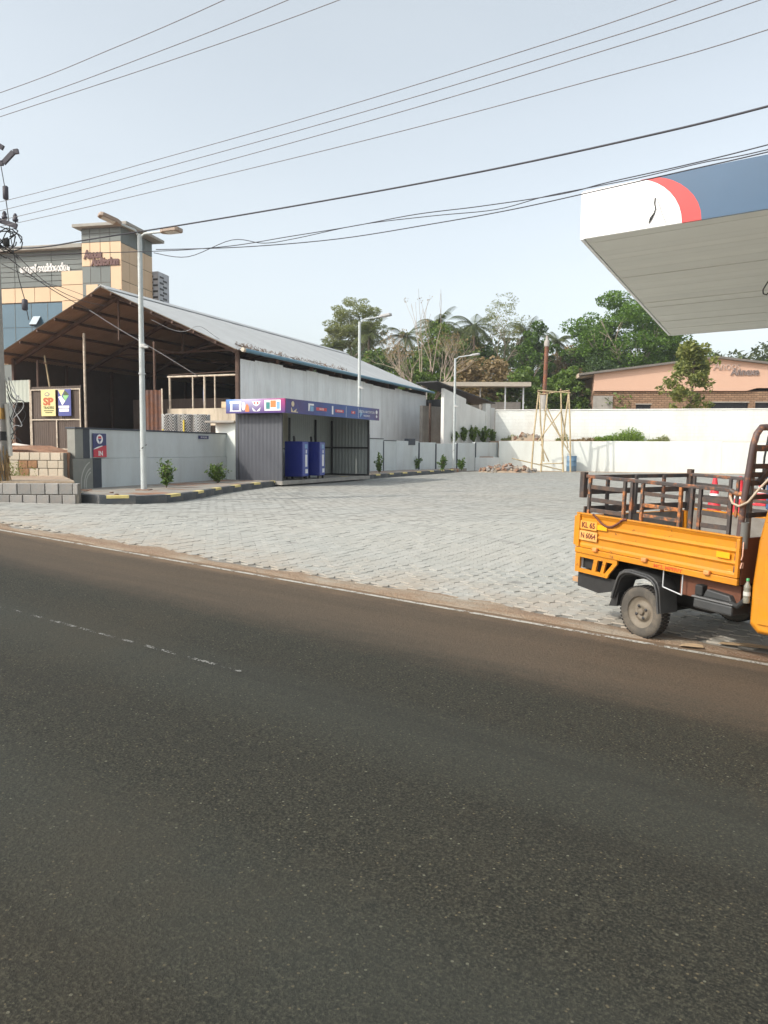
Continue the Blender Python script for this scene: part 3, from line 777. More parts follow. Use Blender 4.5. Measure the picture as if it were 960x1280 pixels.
mb = MB(); flat(mb, [(0.235 - 0.075, 0.46), (0.235 + 0.075, 0.46), (0.235, 0.37)], -0.062); flat(mb, [(0.20, .35), (.27, .35), (.235, .375)], -0.062); mb.build('emblem_blue', m_sign_navy, ins)
mb = MB(); flat(mb, [(0.165, 0.47), (0.305, 0.47), (0.285, 0.53), (0.185, 0.53)], -0.062); mb.build('emblem_red', m_sign_red, ins)
text_mesh('lettering', 'IN', 0.17, 0.002, m_sign_white, facing((0.26, -0.062, 0.09)), ins, bold=0.004)
sb = thing('small_blue_sign', 'small blue rectangular sign near the far end of the grey boundary wall', 'sign', (A.x + d.x / Lw * 5.35, A.y + d.y / Lw * 5.35, 1.86), wang)
MB().span(0, 0.55, -0.045, -0.03, 0, 0.10).build('board', m_sign_navy, sb, 0.002)
text_mesh('lettering', 'AIR FILLING', 0.07, 0.001, m_sign_white, facing((0.275, -0.047, 0.05)), sb)

# ================================================================== KIOSK (air and water bay)
KA = Vector((-3.17, 24.2)); kang = math.atan2(1.0, 0.47)
kz = LEVEL + island_h
m_kiosk_side = M('charcoal_corrugated', (0.075, 0.080, 0.095), 0.6, 0.08, 1.5, 0.05)
m_kiosk_in = M('grey_green_sheet', (0.30, 0.325, 0.31), 0.6, 0.06, 1.5, 0.05)
kiosk = thing('air_water_kiosk', 'low open-fronted kiosk with dark corrugated side and long blue printed fascia', 'kiosk', (KA.x, KA.y, kz), kang)
KL, KD, KH = 6.15, 1.75, 2.12
# side wall (left), in its own frame: x of sheet runs along +y
mb = MB(); mb.mat = Matrix.Rotation(R(90), 4, 'Z'); corrugated(mb, KD, KH + .21, 0.14, 0.014, 4); mb.build('side_sheet', m_kiosk_side, kiosk)
mb = MB(); mb.mat = Matrix.Translation((KL, 0, 0)) @ Matrix.Rotation(R(90), 4, 'Z'); corrugated(mb, KD, KH + .21, 0.14, 0.014, 4); mb.build('side_sheet', m_kiosk_in, kiosk)
m_shade_cloth = M('tan_back_panel', (0.36, 0.34, 0.26), 0.8, 0.1, 1.5, 0.2, 6)
for k in range(4):
    mb = MB(); mb.mat = Matrix.Translation((k * KL / 4 + 0.01, KD - 0.03, 0 if k > 1 else 1.08)); corrugated(mb, KL / 4 - 0.02, KH + .21 if k > 1 else KH + .21 - 1.08, 0.14, 0.012, 4)
    mb.build('back_sheet', m_kiosk_in if k > 1 else m_shade_cloth, kiosk)
MB().span(0.05, KL * 0.5, KD - 0.1, KD - 0.02, 0, 1.05).build('low_back_wall', m_grey_paint, kiosk, 0.01)
for x in (0.03, KL * 0.245, KL * 0.49, KL - 0.03):
    MB().span(x - 0.03, x + 0.03, KD - 0.16, KD - 0.10, 0, KH).build('post', m_dark_metal, kiosk)
for x in (0.03, KL - 0.03):
    MB().span(x - 0.03, x + 0.03, 0.0, 0.06, 0, KH).build('post', m_dark_metal, kiosk)
for z in (0.05, 1.08):
    MB().span(KL * 0.62, KL - 0.02, KD - 0.12, KD - 0.06, z - 0.03, z + 0.03).build('rail', m_dark_metal, kiosk)
    MB().span(KL - 0.06, KL - 0.02, 0.06, KD - 0.06, z - 0.03, z + 0.03).build('rail', m_dark_metal, kiosk)
MB().span(KL * 0.8, KL * 0.8 + 0.06, KD - 0.11, KD - 0.05, 0.05, KH).build('post', m_dark_metal, kiosk)
MB().span(0.05, KL * 0.5, KD - 0.17, KD - 0.11, 1.0, 1.06).build('rail', m_dark_metal, kiosk)
MB().span(-0.02, KL + 0.02, -0.02, KD + 0.02, -0.1, 0.02).build('floor_slab', m_concrete, kiosk)
MB().span(-0.25, KL + 0.15, -0.25, KD + 0.1, KH + 0.22, KH + 0.28).build('roof', m_galv, kiosk)
MB().span(0.45 * KL, 0.62 * KL, 0.85, KD - 0.15, 0.02, 0.92).build('half_partition', m_kiosk_in, kiosk, 0.01)
# printed fascia
def print_mat():
    m, nt, bs, out = new_mat('printed_fascia')
    v = coords(nt)
    sp = nt.nodes.new('ShaderNodeSeparateXYZ'); nt.links.new(v, sp.inputs[0])
    c1 = ramp(nt, maths(nt, 'DIVIDE', sp.outputs[0], 6.5), [(0.0, (0.05, 0.018, 0.13)), (0.16, (0.022, 0.022, 0.16)), (0.45, (0.010, 0.045, 0.22)), (0.7, (0.012, 0.065, 0.27)), (1.0, (0.07, 0.02, 0.11))])
    c1 = mixc(nt, ramp(nt, noise(nt, 1.6, 4, 0.6, v), [(0.45, (0, 0, 0)), (0.7, (0.5, 0.5, 0.5))]), c1, (0.02, 0.11, 0.36))
    nt.links.new(c1, bs.inputs['Base Color']); bs.inputs['Roughness'].default_value = 0.4
    return m
def side_print_mat():
    m, nt, bs, out = new_mat('printed_side_fascia')
    v = coords(nt)
    sp = nt.nodes.new('ShaderNodeSeparateXYZ'); nt.links.new(v, sp.inputs[0])
    t = maths(nt, 'DIVIDE', maths(nt, 'SUBTRACT', 2.0, sp.outputs[1]), 2.25)   # 0 at the rear, 1 at the front corner
    c = ramp(nt, t, [(0.0, (0.03, 0.12, 0.42)), (0.12, (0.10, 0.30, 0.65)), (0.35, (0.55, 0.55, 0.75)), (0.55, (0.55, 0.48, 0.68)), (0.78, (0.40, 0.10, 0.36)), (1.0, (0.42, 0.02, 0.15))])
    zf = maths(nt, 'MULTIPLY', maths(nt, 'SUBTRACT', 2.62, sp.outputs[2]), 2.0, True)
    c = mixc(nt, zf, c, (0.05, 0.025, 0.16))
    nt.links.new(c, bs.inputs['Base Color']); bs.inputs['Roughness'].default_value = 0.4
    return m
FZ0, FZ1 = KH + 0.0, KH + 0.44
MB().span(-0.27, KL + 0.17, -0.32, -0.26, FZ0, FZ1).build('front_fascia', print_mat(), kiosk, 0.004)
MB().span(-0.33, -0.275, -0.32, KD + 0.12, FZ0, FZ1).build('side_fascia', side_print_mat(), kiosk, 0.004)
art_w = m_sign_white
m_art_red = M('print_red', (0.50, 0.03, 0.05), 0.4, 0.03, bmp=0); m_art_cream = M('print_cream', (0.62, 0.52, 0.33), 0.4, 0.03, bmp=0)
m_art_orange = M('print_orange', (0.65, 0.20, 0.06), 0.4, 0.03, bmp=0); m_art_teal = M('print_teal', (0.03, 0.20, 0.20), 0.4, 0.03, bmp=0); m_art_sky = M('print_sky', (0.18, 0.36, 0.55), 0.4, 0.03, bmp=0)
def front_art(name, shapes, mat):
    mb = MB()
    for s in shapes: flat(mb, s, -0.324)
    mb.build(name, mat, kiosk)
def rect(x0, x1, z0, z1): return [(x0, z0), (x1, z0), (x1, z1), (x0, z1)]
def blob(cx, cz, rx, rz, n=14): return [(cx + rx * math.cos(2 * math.pi * k / n), cz + rz * math.sin(2 * math.pi * k / n)) for k in range(n)]
f0 = FZ0
front_art('print_flower', [blob(0.12, f0 + .29, 0.085, 0.085), [(0.02, f0 + .05), (0.12, f0 + .06), (0.02, f0 + .2)], [(0.14, f0 + .06), (0.36, f0 + .16), (0.28, f0 + .05)], rect(0.02, 0.42, f0 + .035, f0 + .06)], m_art_cream)
for a, b in ((1.55, 2.25), (2.85, 3.45), (4.02, 4.32)):
    front_art('print_red_tab', [rect(a, b, f0 + .16, f0 + .26)], m_art_red)
for body, x, sz, zz in (('WATER', 1.9, 0.09, .21), ('NITROGEN', 3.15, 0.08, .21), ('AIR', 4.17, 0.09, .21), ('DIGITAL AIR STATION', 5.25, 0.13, .27), ('FREE SERVICE', 5.25, 0.09, .13)):
    text_mesh('print_lettering', body, sz, 0.001, art_w, facing((x, -0.3255, f0 + zz)), kiosk)
front_art('print_white_shape', [rect(1.05, 1.40, f0 + .30, f0 + .36), [(1.05, f0 + .3), (1.16, f0 + .3), (1.12, f0 + .12), (1.05, f0 + .12)], rect(2.60, 2.70, f0 + .08, f0 + .36), rect(3.62, 3.64, f0 + .03, f0 + .4), rect(4.55, 4.57, f0 + .03, f0 + .4), blob(6.08, f0 + .30, .085, .075), blob(6.08, f0 + .14, .06, .055)], art_w)
front_art('print_sky_shape', [rect(1.17, 1.38, f0 + .12, f0 + .28), [(4.7, f0 + .05), (4.9, f0 + .2), (4.72, f0 + .38)]], m_art_sky)
def side_art(name, shapes, mat, off=0.0):
    mb = MB(); mb.mat = Matrix.Rotation(R(-90), 4, 'Z')
    for s in shapes: flat(mb, s, -0.334 - off)      # art x -> -y
    mb.build(name, mat, kiosk)
# art x runs from -KD (rear) to +0.3 (front corner)
side_art('print_white_shape', [rect(-1.72, -1.28, f0 + .30, f0 + .38), rect(-1.70, -1.62, f0 + .08, f0 + .30), rect(-1.36, -1.30, f0 + .08, f0 + .3), rect(-1.72, -1.28, f0 + .06, f0 + .09), blob(-1.2, f0 + .22, .07, .13)], art_w)
side_art('print_orange_shape', [[(-1.14, f0 + .05), (-.98, f0 + .05), (-1.0, f0 + .22), (-1.07, f0 + .3), (-1.12, f0 + .22)]], m_art_orange)
side_art('print_petal', [[(-.88, f0 + .36), (-.56, f0 + .36), (-.62, f0 + .26), (-.72, f0 + .21), (-.82, f0 + .26)], [(-.72, f0 + .05), (-.88, f0 + .18), (-.84, f0 + .07)], [(-.72, f0 + .05), (-.56, f0 + .18), (-.60, f0 + .07)]], art_w)
side_art('print_red_shape', [rect(-.80, -.75, f0 + .28, f0 + .34), rect(-.70, -.64, f0 + .28, f0 + .34)], m_art_red, .002)
side_art('print_panel', [rect(-.42, .17, f0 + .07, f0 + .40)], art_w)
side_art('print_teal_shape', [rect(-.36, -.22, f0 + .12, f0 + .33)], m_art_teal, .002)
side_art('print_orange_shape', [rect(-.20, .0, f0 + .17, f0 + .38)], m_art_orange, .002)
side_art('print_sky_shape', [rect(.02, .14, f0 + .12, f0 + .34)], m_art_sky, .002)

# machines in the kiosk
m_machine = M('deep_blue_enamel', (0.006, 0.018, 0.19), 0.35, 0.08, 2, 0.03)
m_machine_side = M('mid_blue_enamel', (0.02, 0.06, 0.34), 0.35, 0.08, 2, 0.03)
def machine(x, y, rz, label):
    p = Vector((KA.x, KA.y)) + Vector((math.cos(kang), math.sin(kang))) * x + Vector((-math.sin(kang), math.cos(kang))) * y
    t = thing('air_machine', label, 'machine', (p.x, p.y, kz + 0.02), kang + rz, 'blue machines standing in the kiosk')
    MB().span(-0.34, 0.34, -0.30, 0.30, 0.10, 1.25).build('cabinet', m_machine, t, 0.02)
    mb = MB(); mb.span(0.343, 0.35, -0.28, 0.28, 0.12, 1.23); mb.span(-.32, .32, -.307, -.302, .12, 1.23); mb.build('front_panel', m_machine_side, t)
    for k, (z0, z1, y0, y1) in enumerate(((1.02, 1.16, -.12, .22), (.86, .98, -.05, .1), (.42, .82, -.1, .18), (.2, .34, -.18, .16))):
        MB().span(-y1 * .8 + .1, -y0 * .8 + .1, -.312, -.308, z0, z1).build('printed_label', m_art_sky if k == 0 else art_w, t)
    for sx in (-.28, .28):
        for sy in (-.24, .24): MB().span(sx - .03, sx + .03, sy - .03, sy + .03, 0, .1).build('foot', m_dark_metal, t)
    MB().tube([(0.05, 0.1, 1.25), (0.05, 0.1, 1.36), (0.0, 0.1, 1.40)], 0.04).build('outlet', m_dark_metal, t)
machine(1.43, 0.35, R(14), 'deep blue machine with white printed labels standing nearest the dark corrugated side of kiosk')
machine(2.63, 0.40, R(14), 'deep blue machine with white labels standing beside the grey half partition of kiosk')

# ================================================================== LONG METAL SHED
SU = Vector((0.38, 0.925)); SP = Vector((-0.925, 0.38))
SANG = math.atan2(SU.y, SU.x)
S0 = Vector((-5.535, 30.0))
SZ = 1.45
shed = thing('metal_shed', 'long open-ended metal shed with pale grey gabled roof and corrugated side wall', 'shed', (S0.x, S0.y, SZ), SANG)
SL, SW = 21.5, 11.7
EAVE = at(304, 436, 29.4).z + 0.12 - SZ; APEX = at(145, 353, 30.8).z - 0.05 - SZ; HALF = SW / 2
OH = 0.9                                    # roof overhang before the front frame
def shed_world(x, y, z=0.0):
    p = S0 + SU * x + SP * y
    return Vector((p.x, p.y, SZ + z))
# side wall of corrugated sheets (right)
n_sh = 20
for i in range(n_sh):
    w = SL / n_sh
    mb = MB(); mb.mat = Matrix.Translation((i * w, -0.02 + (0.012 if i % 2 else 0), 0.25 + random.uniform(-.04, .04)))
    corrugated(mb, w + 0.02, EAVE - 0.62 + random.uniform(-.05, .02), 0.19, 0.016, 4)
    mb.build('wall_sheet', m_sheet, shed)
MB().span(0, SL, 0.03, 0.2, 0, 0.5).build('plinth', m_concrete, shed)
for i in range(8):                          # columns behind the sheets
    MB().span(i * 3.05 - 0.06, i * 3.05 + 0.06, 0.05, 0.17, 0, EAVE).build('column', m_beam, shed)
for i in range(8):
    MB().span(i * 3.05 - 0.06, i * 3.05 + 0.06, SW - 0.17, SW - 0.05, 0, EAVE).build('column', m_beam, shed)
for i in range(10):                         # left wall
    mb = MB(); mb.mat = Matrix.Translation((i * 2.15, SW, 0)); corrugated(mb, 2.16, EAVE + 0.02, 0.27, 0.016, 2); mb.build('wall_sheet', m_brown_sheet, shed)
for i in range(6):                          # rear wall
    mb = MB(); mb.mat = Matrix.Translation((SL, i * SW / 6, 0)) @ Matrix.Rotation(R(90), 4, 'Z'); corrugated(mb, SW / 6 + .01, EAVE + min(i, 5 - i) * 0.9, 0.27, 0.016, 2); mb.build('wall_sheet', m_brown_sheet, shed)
# roof sheets, each with an outer face and a browned underside
slope = math.atan2(APEX - EAVE, HALF); RL = math.hypot(HALF, APEX - EAVE) + 0.45
n_r = 21; rw = (SL + OH + 0.3) / n_r
def roof_sheet_mesh():
    mb = MB(); pitch = rw / 6
    n = 24
    xs = [rw * 1.01 * i / n for i in range(n + 1)]; ys = [0.018 * math.sin(2 * math.pi * x / pitch) for x in xs]
    mb.cur = 0; mb._add([(x, 0, y) for x, y in zip(xs, ys)] + [(x, -RL, y) for x, y in zip(xs, ys)], [(i + 1, i, n + 1 + i, n + 2 + i) for i in range(n)], True)
    mb.cur = 1; mb._add([(x, 0, y - 0.03) for x, y in zip(xs, ys)] + [(x, -RL, y - 0.03) for x, y in zip(xs, ys)], [(i, i + 1, n + 2 + i, n + 1 + i) for i in range(n)], True)
    me = bpy.data.meshes.new('roof_sheet'); me.from_pydata(mb.v, [], mb.f); me.polygons.foreach_set('use_smooth', mb.sm); me.polygons.foreach_set('material_index', mb.mi)
    me.materials.append(m_roof); me.materials.append(m_roof_under); me.update(); return me
rme = roof_sheet_mesh()
for i in range(n_r):
    for side in (0, 1):
        o = link('roof_sheet', rme, shed)
        x = -OH + i * rw
        if side == 0: o.location = (x, HALF, APEX + random.uniform(0, .008)); o.rotation_euler = (slope, 0, 0)
        else: o.location = (x + rw, HALF, APEX + random.uniform(0, .008)); o.rotation_euler = (slope, 0, R(180))
mb = MB(); mb.prism([(-0.35, -0.17 + 0.06), (0, 0.06), (0.35, -0.17 + 0.06), (0.35, -0.15 + .06), (0, 0.09), (-0.35, -0.15 + .06)], 'X', -OH, SL + .3)
o = mb.build('ridge_cap', m_roof, shed); o.location = (0, HALF, APEX)
# purlins and trusses
for k in range(6):
    t = (k + 0.5) / 6
    for sgn in (-1, 1):
        y = HALF + sgn * HALF * t; z = APEX - (APEX - EAVE) * t - 0.09
        MB().box(((SL - OH) / 2, y, z), (SL + OH, 0.06, 0.10), (sgn * -slope, 0, 0)).build('purlin', m_beam, shed)
for i in range(6):
    x = 0.1 + i * 4.2
    for sgn in (-1, 1):
        MB().bar((x, HALF, APEX - 0.22), (x, HALF + sgn * (HALF - .1), EAVE - 0.18), 0.10, 0.14).build('rafter', m_beam, shed)
        if i: MB().bar((x, HALF + sgn * HALF * 0.5, (APEX + EAVE) / 2 - 0.25), (x, HALF, EAVE + 0.5), 0.06).build('truss_strut', m_beam, shed)
    if i: MB().bar((x, HALF * 0.30, EAVE + 0.55), (x, HALF * 1.70, EAVE + 0.55), 0.08).build('tie_beam', m_beam, shed)
    MB().bar((x, HALF, EAVE + 0.55), (x, HALF, APEX - .2), 0.06).build('king_post', m_beam, shed)
# gutter and littered twigs along the right eave
mb = MB(); mb.tube([(-OH + 0.5, -0.47, EAVE - 0.16), (SL + 0.2, -0.47, EAVE - 0.22)], 0.075, 8); mb.build('gutter', m_blue_gutter, shed)
mb = MB(); mb.tube([(-OH + 0.36, -0.47, EAVE - 0.155), (-OH + 0.5, -0.47, EAVE - 0.16)], 0.085, 8); mb.build('gutter_end', m_frame_cream, shed)
mb = MB()
for k in range(260):
    x = random.uniform(0, 1) ** 1.7 * 9.5 - 0.3; yy = random.uniform(0.0, 0.55) * random.random() ** .5
    p = Vector((x, -0.42 + yy, EAVE - 0.12 + yy * math.tan(slope) + 0.03))
    mb.tube([p, p + Vector((random.uniform(-.3, .3), random.uniform(-.1, .15), random.uniform(-0.02, .16)))], 0.008, 3, False)
o = mb.build('twig_litter', m_twig, shed); o['kind'] = 'stuff'
# front posts
for y, h in ((7.6, EAVE + 0.9), (4.0, EAVE + 0.4), (10.2, EAVE - 0.1), (0.05, EAVE - .1)):
    MB().tube([(0, y, 0), (0, y, h)], 0.055, 8).build('front_post', m_frame_cream if y == 7.6 else m_beam, shed)
for k in range(2):
    MB().span(SL + .05, SL + .12, -2.3 + k * 1.15, -1.16 + k * 1.15, 0.3, 3.3).build('dark_gap_sheet', m_dark_metal, shed)  # dark sheets standing in for the shaded gap before the lean-to
MB().span(SL + .0, SL + .05, -2.3, -.02, 0, .75).build('end_sill', M('pink_brick_sill', (0.40, 0.22, 0.16), 0.9), shed)
# inner sheet screens
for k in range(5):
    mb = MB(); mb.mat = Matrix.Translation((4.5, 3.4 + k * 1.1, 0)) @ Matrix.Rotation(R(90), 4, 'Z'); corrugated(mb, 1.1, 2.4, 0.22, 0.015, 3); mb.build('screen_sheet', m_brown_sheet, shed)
# things in and before the shed -------------------------------------------------
def in_shed(name, label, cat, x, y, z=0.0, rz=0.0, group=None):
    p = shed_world(x, y, z); return thing(name, label, cat, p, SANG + rz, group)
# pipe frame on a beige parapet (front plane, right corner); local x along the front towards the left = shed +y
pf = in_shed('pipe_railing', 'tall cream pipe railing on a stained beige parapet at the shed corner', 'railing', -0.02, 0.05)
pf_z0 = 3.12 - SZ; pf_z1 = 4.38 - SZ
for y in (0.05, 1.07, 1.55, 2.1, 3.2):
    MB().tube([(0, y, pf_z0), (0, y, pf_z1)], 0.045 if y in (1.55, 3.2) else 0.032, 8).build('upright', m_frame_cream, pf)
MB().tube([(0, 0, pf_z1), (0, 3.3, pf_z1)], 0.04, 8).build('top_rail', m_frame_cream, pf)
MB().tube([(0.05, 0, pf_z1 + .14), (0.05, 3.3, pf_z1 + .08)], 0.02, 6).build('top_rail', m_beam, pf)
MB().span(-0.08, 0.08, 0, 3.28, 1.0, pf_z0 - 0.002).build('parapet', M('stained_beige_plaster', (0.50, 0.44, 0.34), 0.85, 0.15, 1.5, 0.2, 20, dirt=(0.16, 0.13, 0.10), dirt_amt=0.7, dirt_scale=2, streak=True), pf, 0.01)
MB().span(-0.10, 0.10, 0.1, .72, pf_z0, pf_z0 + 0.24).build('wooden_block', M('pale_wood_board', (0.55, 0.44, 0.29), 0.8, 0.15, 4), pf, 0.01)
MB().tube([(0.05, 1.6, pf_z0 - .3), (0.02, 1.62, pf_z0 + .6), (0.05, 1.58, pf_z1)], 0.02, 6).build('blue_hose', M('blue_hose', (0.05, 0.12, 0.3), 0.5), pf)
# rusty sheet leaning beside the railing
ls = in_shed('rusty_sheet', 'narrow rust red corrugated sheet standing beside the pipe railing', 'sheet', -0.3, 3.42, 0.4)
mb = MB(); mb.mat = Matrix.Rotation(R(112), 4, 'Z'); corrugated(mb, 0.7, 2.0, 0.17, 0.02, 4); mb.build('corrugated_panel', rusty('rust_red_sheet', (0.115, 0.055, 0.040), (0.13, 0.055, 0.03), amt=0.5, scale=3), ls)
MB().span(-0.02, 0.02, -0.03, 0.03, 0, 2.05).build('edge_post', m_frame_cream, ls)
# rolls of chevron-ribbed matting behind the boundary wall
m_roll = M('grey_white_matting', (0.45, 0.46, 0.45), 0.7, 0.15, 6, 0.2, 40); m_roll_dark = M('dark_matting_groove', (0.09, 0.09, 0.09), 0.8)
for k in range(3):
    p = at(214 + k * 19, 560, 26.3); p.z = SZ
    t = thing('matting_roll', ('upright grey chevron-ribbed roll beside the rusty corrugated sheet', 'upright grey chevron-ribbed roll between the two other rolls', 'upright grey chevron-ribbed roll nearest the slab-topped pillar')[k], 'roll', p, k * 0.7, 'chevron-ribbed rolls behind the boundary wall')
    MB().lathe([(0.27, 0), (0.27, 1.24), (0.10, 1.26), (0.08, 1.2)], n=24).build('core', m_roll_dark, t)
    mb = MB()
    for zz in np.arange(0.02, 1.2, 0.095):
        for a0 in np.arange(0, 2 * math.pi, math.pi / 3):
            for sg in (0, 1):
                pts = []
                for q in range(5):
                    f = q / 4; a = a0 + (f if sg == 0 else 2 - f) * math.pi / 6; pts.append((0.285 * math.cos(a), 0.285 * math.sin(a), min(1.24, zz + f * 0.20)))
                mb.tube(pts, 0.017, 4, False)
    mb.build('chevron_ribs', m_roll, t)
    if k < 2:
        MB().tube([(-0.20, -0.24, 0.3), (-0.20, -0.24, 0.75 + .3 * k)], 0.03, 6).build('yellow_strap', M('yellow_strap', (0.6, 0.47, 0.06), 0.6), t)
# sheet gate with two boards
gate = in_shed('sheet_gate', 'dark brown corrugated sheet gate in a pale frame carrying two trade boards', 'gate', -0.15, 7.72)
GW, GH = 2.75, 2.55
for k in range(3):
    mb = MB(); mb.mat = Matrix.Translation((0.03, k * GW / 3, 0.02)) @ Matrix.Rotation(R(90), 4, 'Z'); corrugated(mb, GW / 3, GH + .12, 0.12, 0.012, 4); mb.build('sheet', m_brown_sheet, gate)
for y in (0.02, GW * 0.48, GW - 0.02): MB().span(-0.03, 0.0, y - 0.025, y + 0.025, 0, GH if y != GW * .48 else GH * .5).build('upright', m_frame_cream, gate)
for z in (0.03, GH * 0.5, GH): MB().span(-0.031, 0.001, 0, GW, z - 0.022, z + 0.022).build('rail', m_frame_cream, gate)
def board(y0, w, mat, label, name):
    # y grows to the left as seen from the road, so board art x = -y
    p = shed_world(-0.22, 7.72 + y0, GH * 0.56)
    t = thing(name, label, 'sign', p, SANG - R(90)); MB().span(-w, 0, -0.01, 0.012, 0, 1.12).build('board', mat, t, 0.004); return t
m_board_y = M('pale_yellow_board', (0.66, 0.58, 0.27), 0.5, 0.06, 2, 0.05, dirt=(0.4, 0.3, 0.15), dirt_amt=0.3)
m_board_b = M('dull_blue_board', (0.06, 0.075, 0.27), 0.5, 0.06)
bA = board(1.30, 0.80, m_board_y, 'pale yellow trade board with red SP lettering on the brown sheet gate', 'trade_board')
m_brick_red = M('brick_red_ink', (0.42, 0.10, 0.03), 0.5, 0.05); m_dark_green = M('dark_green_ink', (0.05, 0.08, 0.02), 0.5); m_lime = M('light_green_ink', (0.22, 0.50, 0.20), 0.5)
text_mesh('lettering', 'SP', 0.42, 0.002, m_brick_red, facing((-0.40, -0.013, 0.60)), bA, bold=0.022, width=0.58)
text_mesh('lettering', 'TRADERS', 0.15, 0.002, m_dark_green, facing((-0.38, -0.013, 0.35)), bA, bold=0.004, width=0.60)
for zb_, w_ in ((0.21, 0.56), (0.13, 0.40)):
    MB().span(-0.38 - w_ / 2, -0.38 + w_ / 2, -0.014, -0.011, zb_, zb_ + 0.035).build('small_print_line', m_dark_green, bA)
mb = MB(); flat(mb, blob(-0.45, 0.92, 0.15, 0.09, 18), -0.013); mb.build('oval_emblem', M('grey_ink', (0.22, 0.23, 0.2), 0.5), bA)
mb = MB(); flat(mb, [(-0.57, .9), (-.5, .98), (-.36, .95), (-.40, .88)], -0.016); mb.build('oval_highlight', m_board_y, bA)
bB = board(0.45, 0.70, m_board_b, 'dull blue trade board with green and white diamonds on the brown sheet gate', 'trade_board')
mb = MB(); flat(mb, [(-0.70, 1.10), (-0.32, 1.10), (-0.52, 0.82)], -0.013); mb.build('cream_triangle', m_board_y, bB)
mb = MB(); flat(mb, [(-0.32, 1.08), (-0.08, .88), (-0.42, .86)], -0.014); mb.build('dark_triangle', m_dark_green, bB)
mb = MB(); flat(mb, [(-0.44, .86), (-0.10, .86), (-0.30, .62)], -0.015); mb.build('green_triangle', m_lime, bB)
mb = MB(); flat(mb, [(-0.68, 0.80), (-0.52, .84), (-0.30, .62), (-0.47, .44)], -0.0155); mb.build('white_diamond', m_sign_white, bB)
mb = MB(); flat(mb, rect(-0.68, -0.10, 0.34, 0.43), -0.013); flat(mb, rect(-0.64, -0.12, 0.18, 0.31), -0.013); mb.build('white_band', m_sign_white, bB)
# pale green sheet and dark opening to the left of the gate
sp_ = in_shed('pale_green_sheet', 'short pale grey-green corrugated sheet hung high beside the power pole', 'sheet', -0.1, 10.55, 2.05)
mb = MB(); mb.mat = Matrix.Rotation(R(90), 4, 'Z'); corrugated(mb, 1.5, 0.95, 0.22, 0.014, 4); mb.build('corrugated_panel', M('grey_green_roof_sheet', (0.36, 0.40, 0.35), 0.6, 0.08, 1, 0.05), sp_)
MB().tube([(0, 0.02, -2.05), (0, 0.02, 0.95)], 0.04, 6).build('post', m_frame_cream, sp_)
MB().tube([(0, 1.48, -2.05), (0, 1.48, 0.95)], 0.04, 6).build('post', m_beam, sp_)
wp = in_shed('bamboo_prop', 'thin leaning bamboo prop rising behind the sheet gate', 'pole', 0.2, 9.75, 2.7)
MB().tube([(0, -.55, -2.7), (0, -.12, -.6), (0.0, 0.25, 1.35)], [0.05, 0.045, 0.035], 7).build('bamboo_stem', M('dry_bamboo', (0.36, 0.29, 0.17), 0.6, 0.2, 6), wp)
MB().tube([(-0.03, .12, 1.0), (-0.03, .30, 1.05)], 0.03, 6).build('lashing', m_twig, wp)
sk = in_shed('blue_tarpaulin_heap', 'dark blue tarpaulin heap inside the open metal shed', 'tarpaulin', 2.2, 4.8)
mb = MB(); bl = [(math.cos(a) * (1.7 + .3 * math.sin(3 * a)), math.sin(a) * (1.1 + .2 * math.cos(5 * a))) for a in np.linspace(0, 2 * math.pi, 18)[:-1]]
mb._add([(x, y, 0) for x, y in bl] + [(x * .7, y * .7, .65 + .12 * math.sin(3 * i)) for i, (x, y) in enumerate(bl)] + [(0, 0, .95)], [(i, (i + 1) % 17, 17 + (i + 1) % 17, 17 + i) for i in range(17)] + [(17 + i, 17 + (i + 1) % 17, 34) for i in range(17)])
mb.build('tarpaulin', M('blue_tarpaulin', (0.02, 0.05, 0.16), 0.5, 0.2, 2, 0.3, 5), sk)

# ================================================================== BLOCK WALLS AT THE LEFT
m_block_grey = M('grey_block', (0.30, 0.295, 0.28), 0.92, 0.12, 6, 0.6, 25, dirt=(0.33, 0.19, 0.10), dirt_amt=0.3, dirt_scale=4, per_object=0.16)
m_block_pale = M('pale_block', (0.52, 0.47, 0.38), 0.92, 0.10, 6, 0.6, 25, dirt=(0.36, 0.22, 0.12), dirt_amt=0.35, dirt_scale=4, per_object=0.14)
m_mortar = M('block_mortar', (0.20, 0.175, 0.145), 0.95, 0.2, 5, 0.4)
def block_wall(name, label, P, Q, z0, courses, bw, bh, depth, mat, extra=None):
    d = Q - P; L = d.length
    t = thing(name, label, 'wall', (P.x, P.y, z0), math.atan2(d.y, d.x))
    MB().span(0, L, 0.025, depth, -0.1, courses * bh - 0.01).build('core', m_mortar, t)
    for c in range(courses):
        x = -bw * (0.5 if c % 2 else 0)
        while x < L - 0.02:
            w = bw * random.uniform(0.92, 1.08); a = max(0, x); b = min(L, x + w)
            if b - a > 0.05:
                mb = MB(); mb.box((0, 0, 0), (b - a - 0.014, depth - 0.02, bh - 0.014))
                o = mb.build('block', mat if random.random() > .07 else M('laterite_block', (0.30, 0.17, 0.09), 0.95, 0.25, 8, 0.7, 20), t, 0.01)
                o.location = ((a + b) / 2, depth / 2 - 0.012 + random.uniform(-.01, .008), bh * (c + 0.5)); o.rotation_euler = (0, 0, random.gauss(0, .012))
            x += w
    return t, L
block_wall('low_block_wall', 'low two-course wall of grey blocks beside the road edge', Vector((-15.0, 14.2)), Vector((-6.05, 15.35)), 0.42, 2, 0.25, 0.225, 0.22, m_block_grey)
block_wall('pale_block_wall', 'three-course wall of pale square blocks holding red soil below the sheet gate', Vector((-16.0, 18.3)), Vector((-7.62, 18.5)), 0.88, 3, 0.24, 0.19, 0.24, m_block_pale)
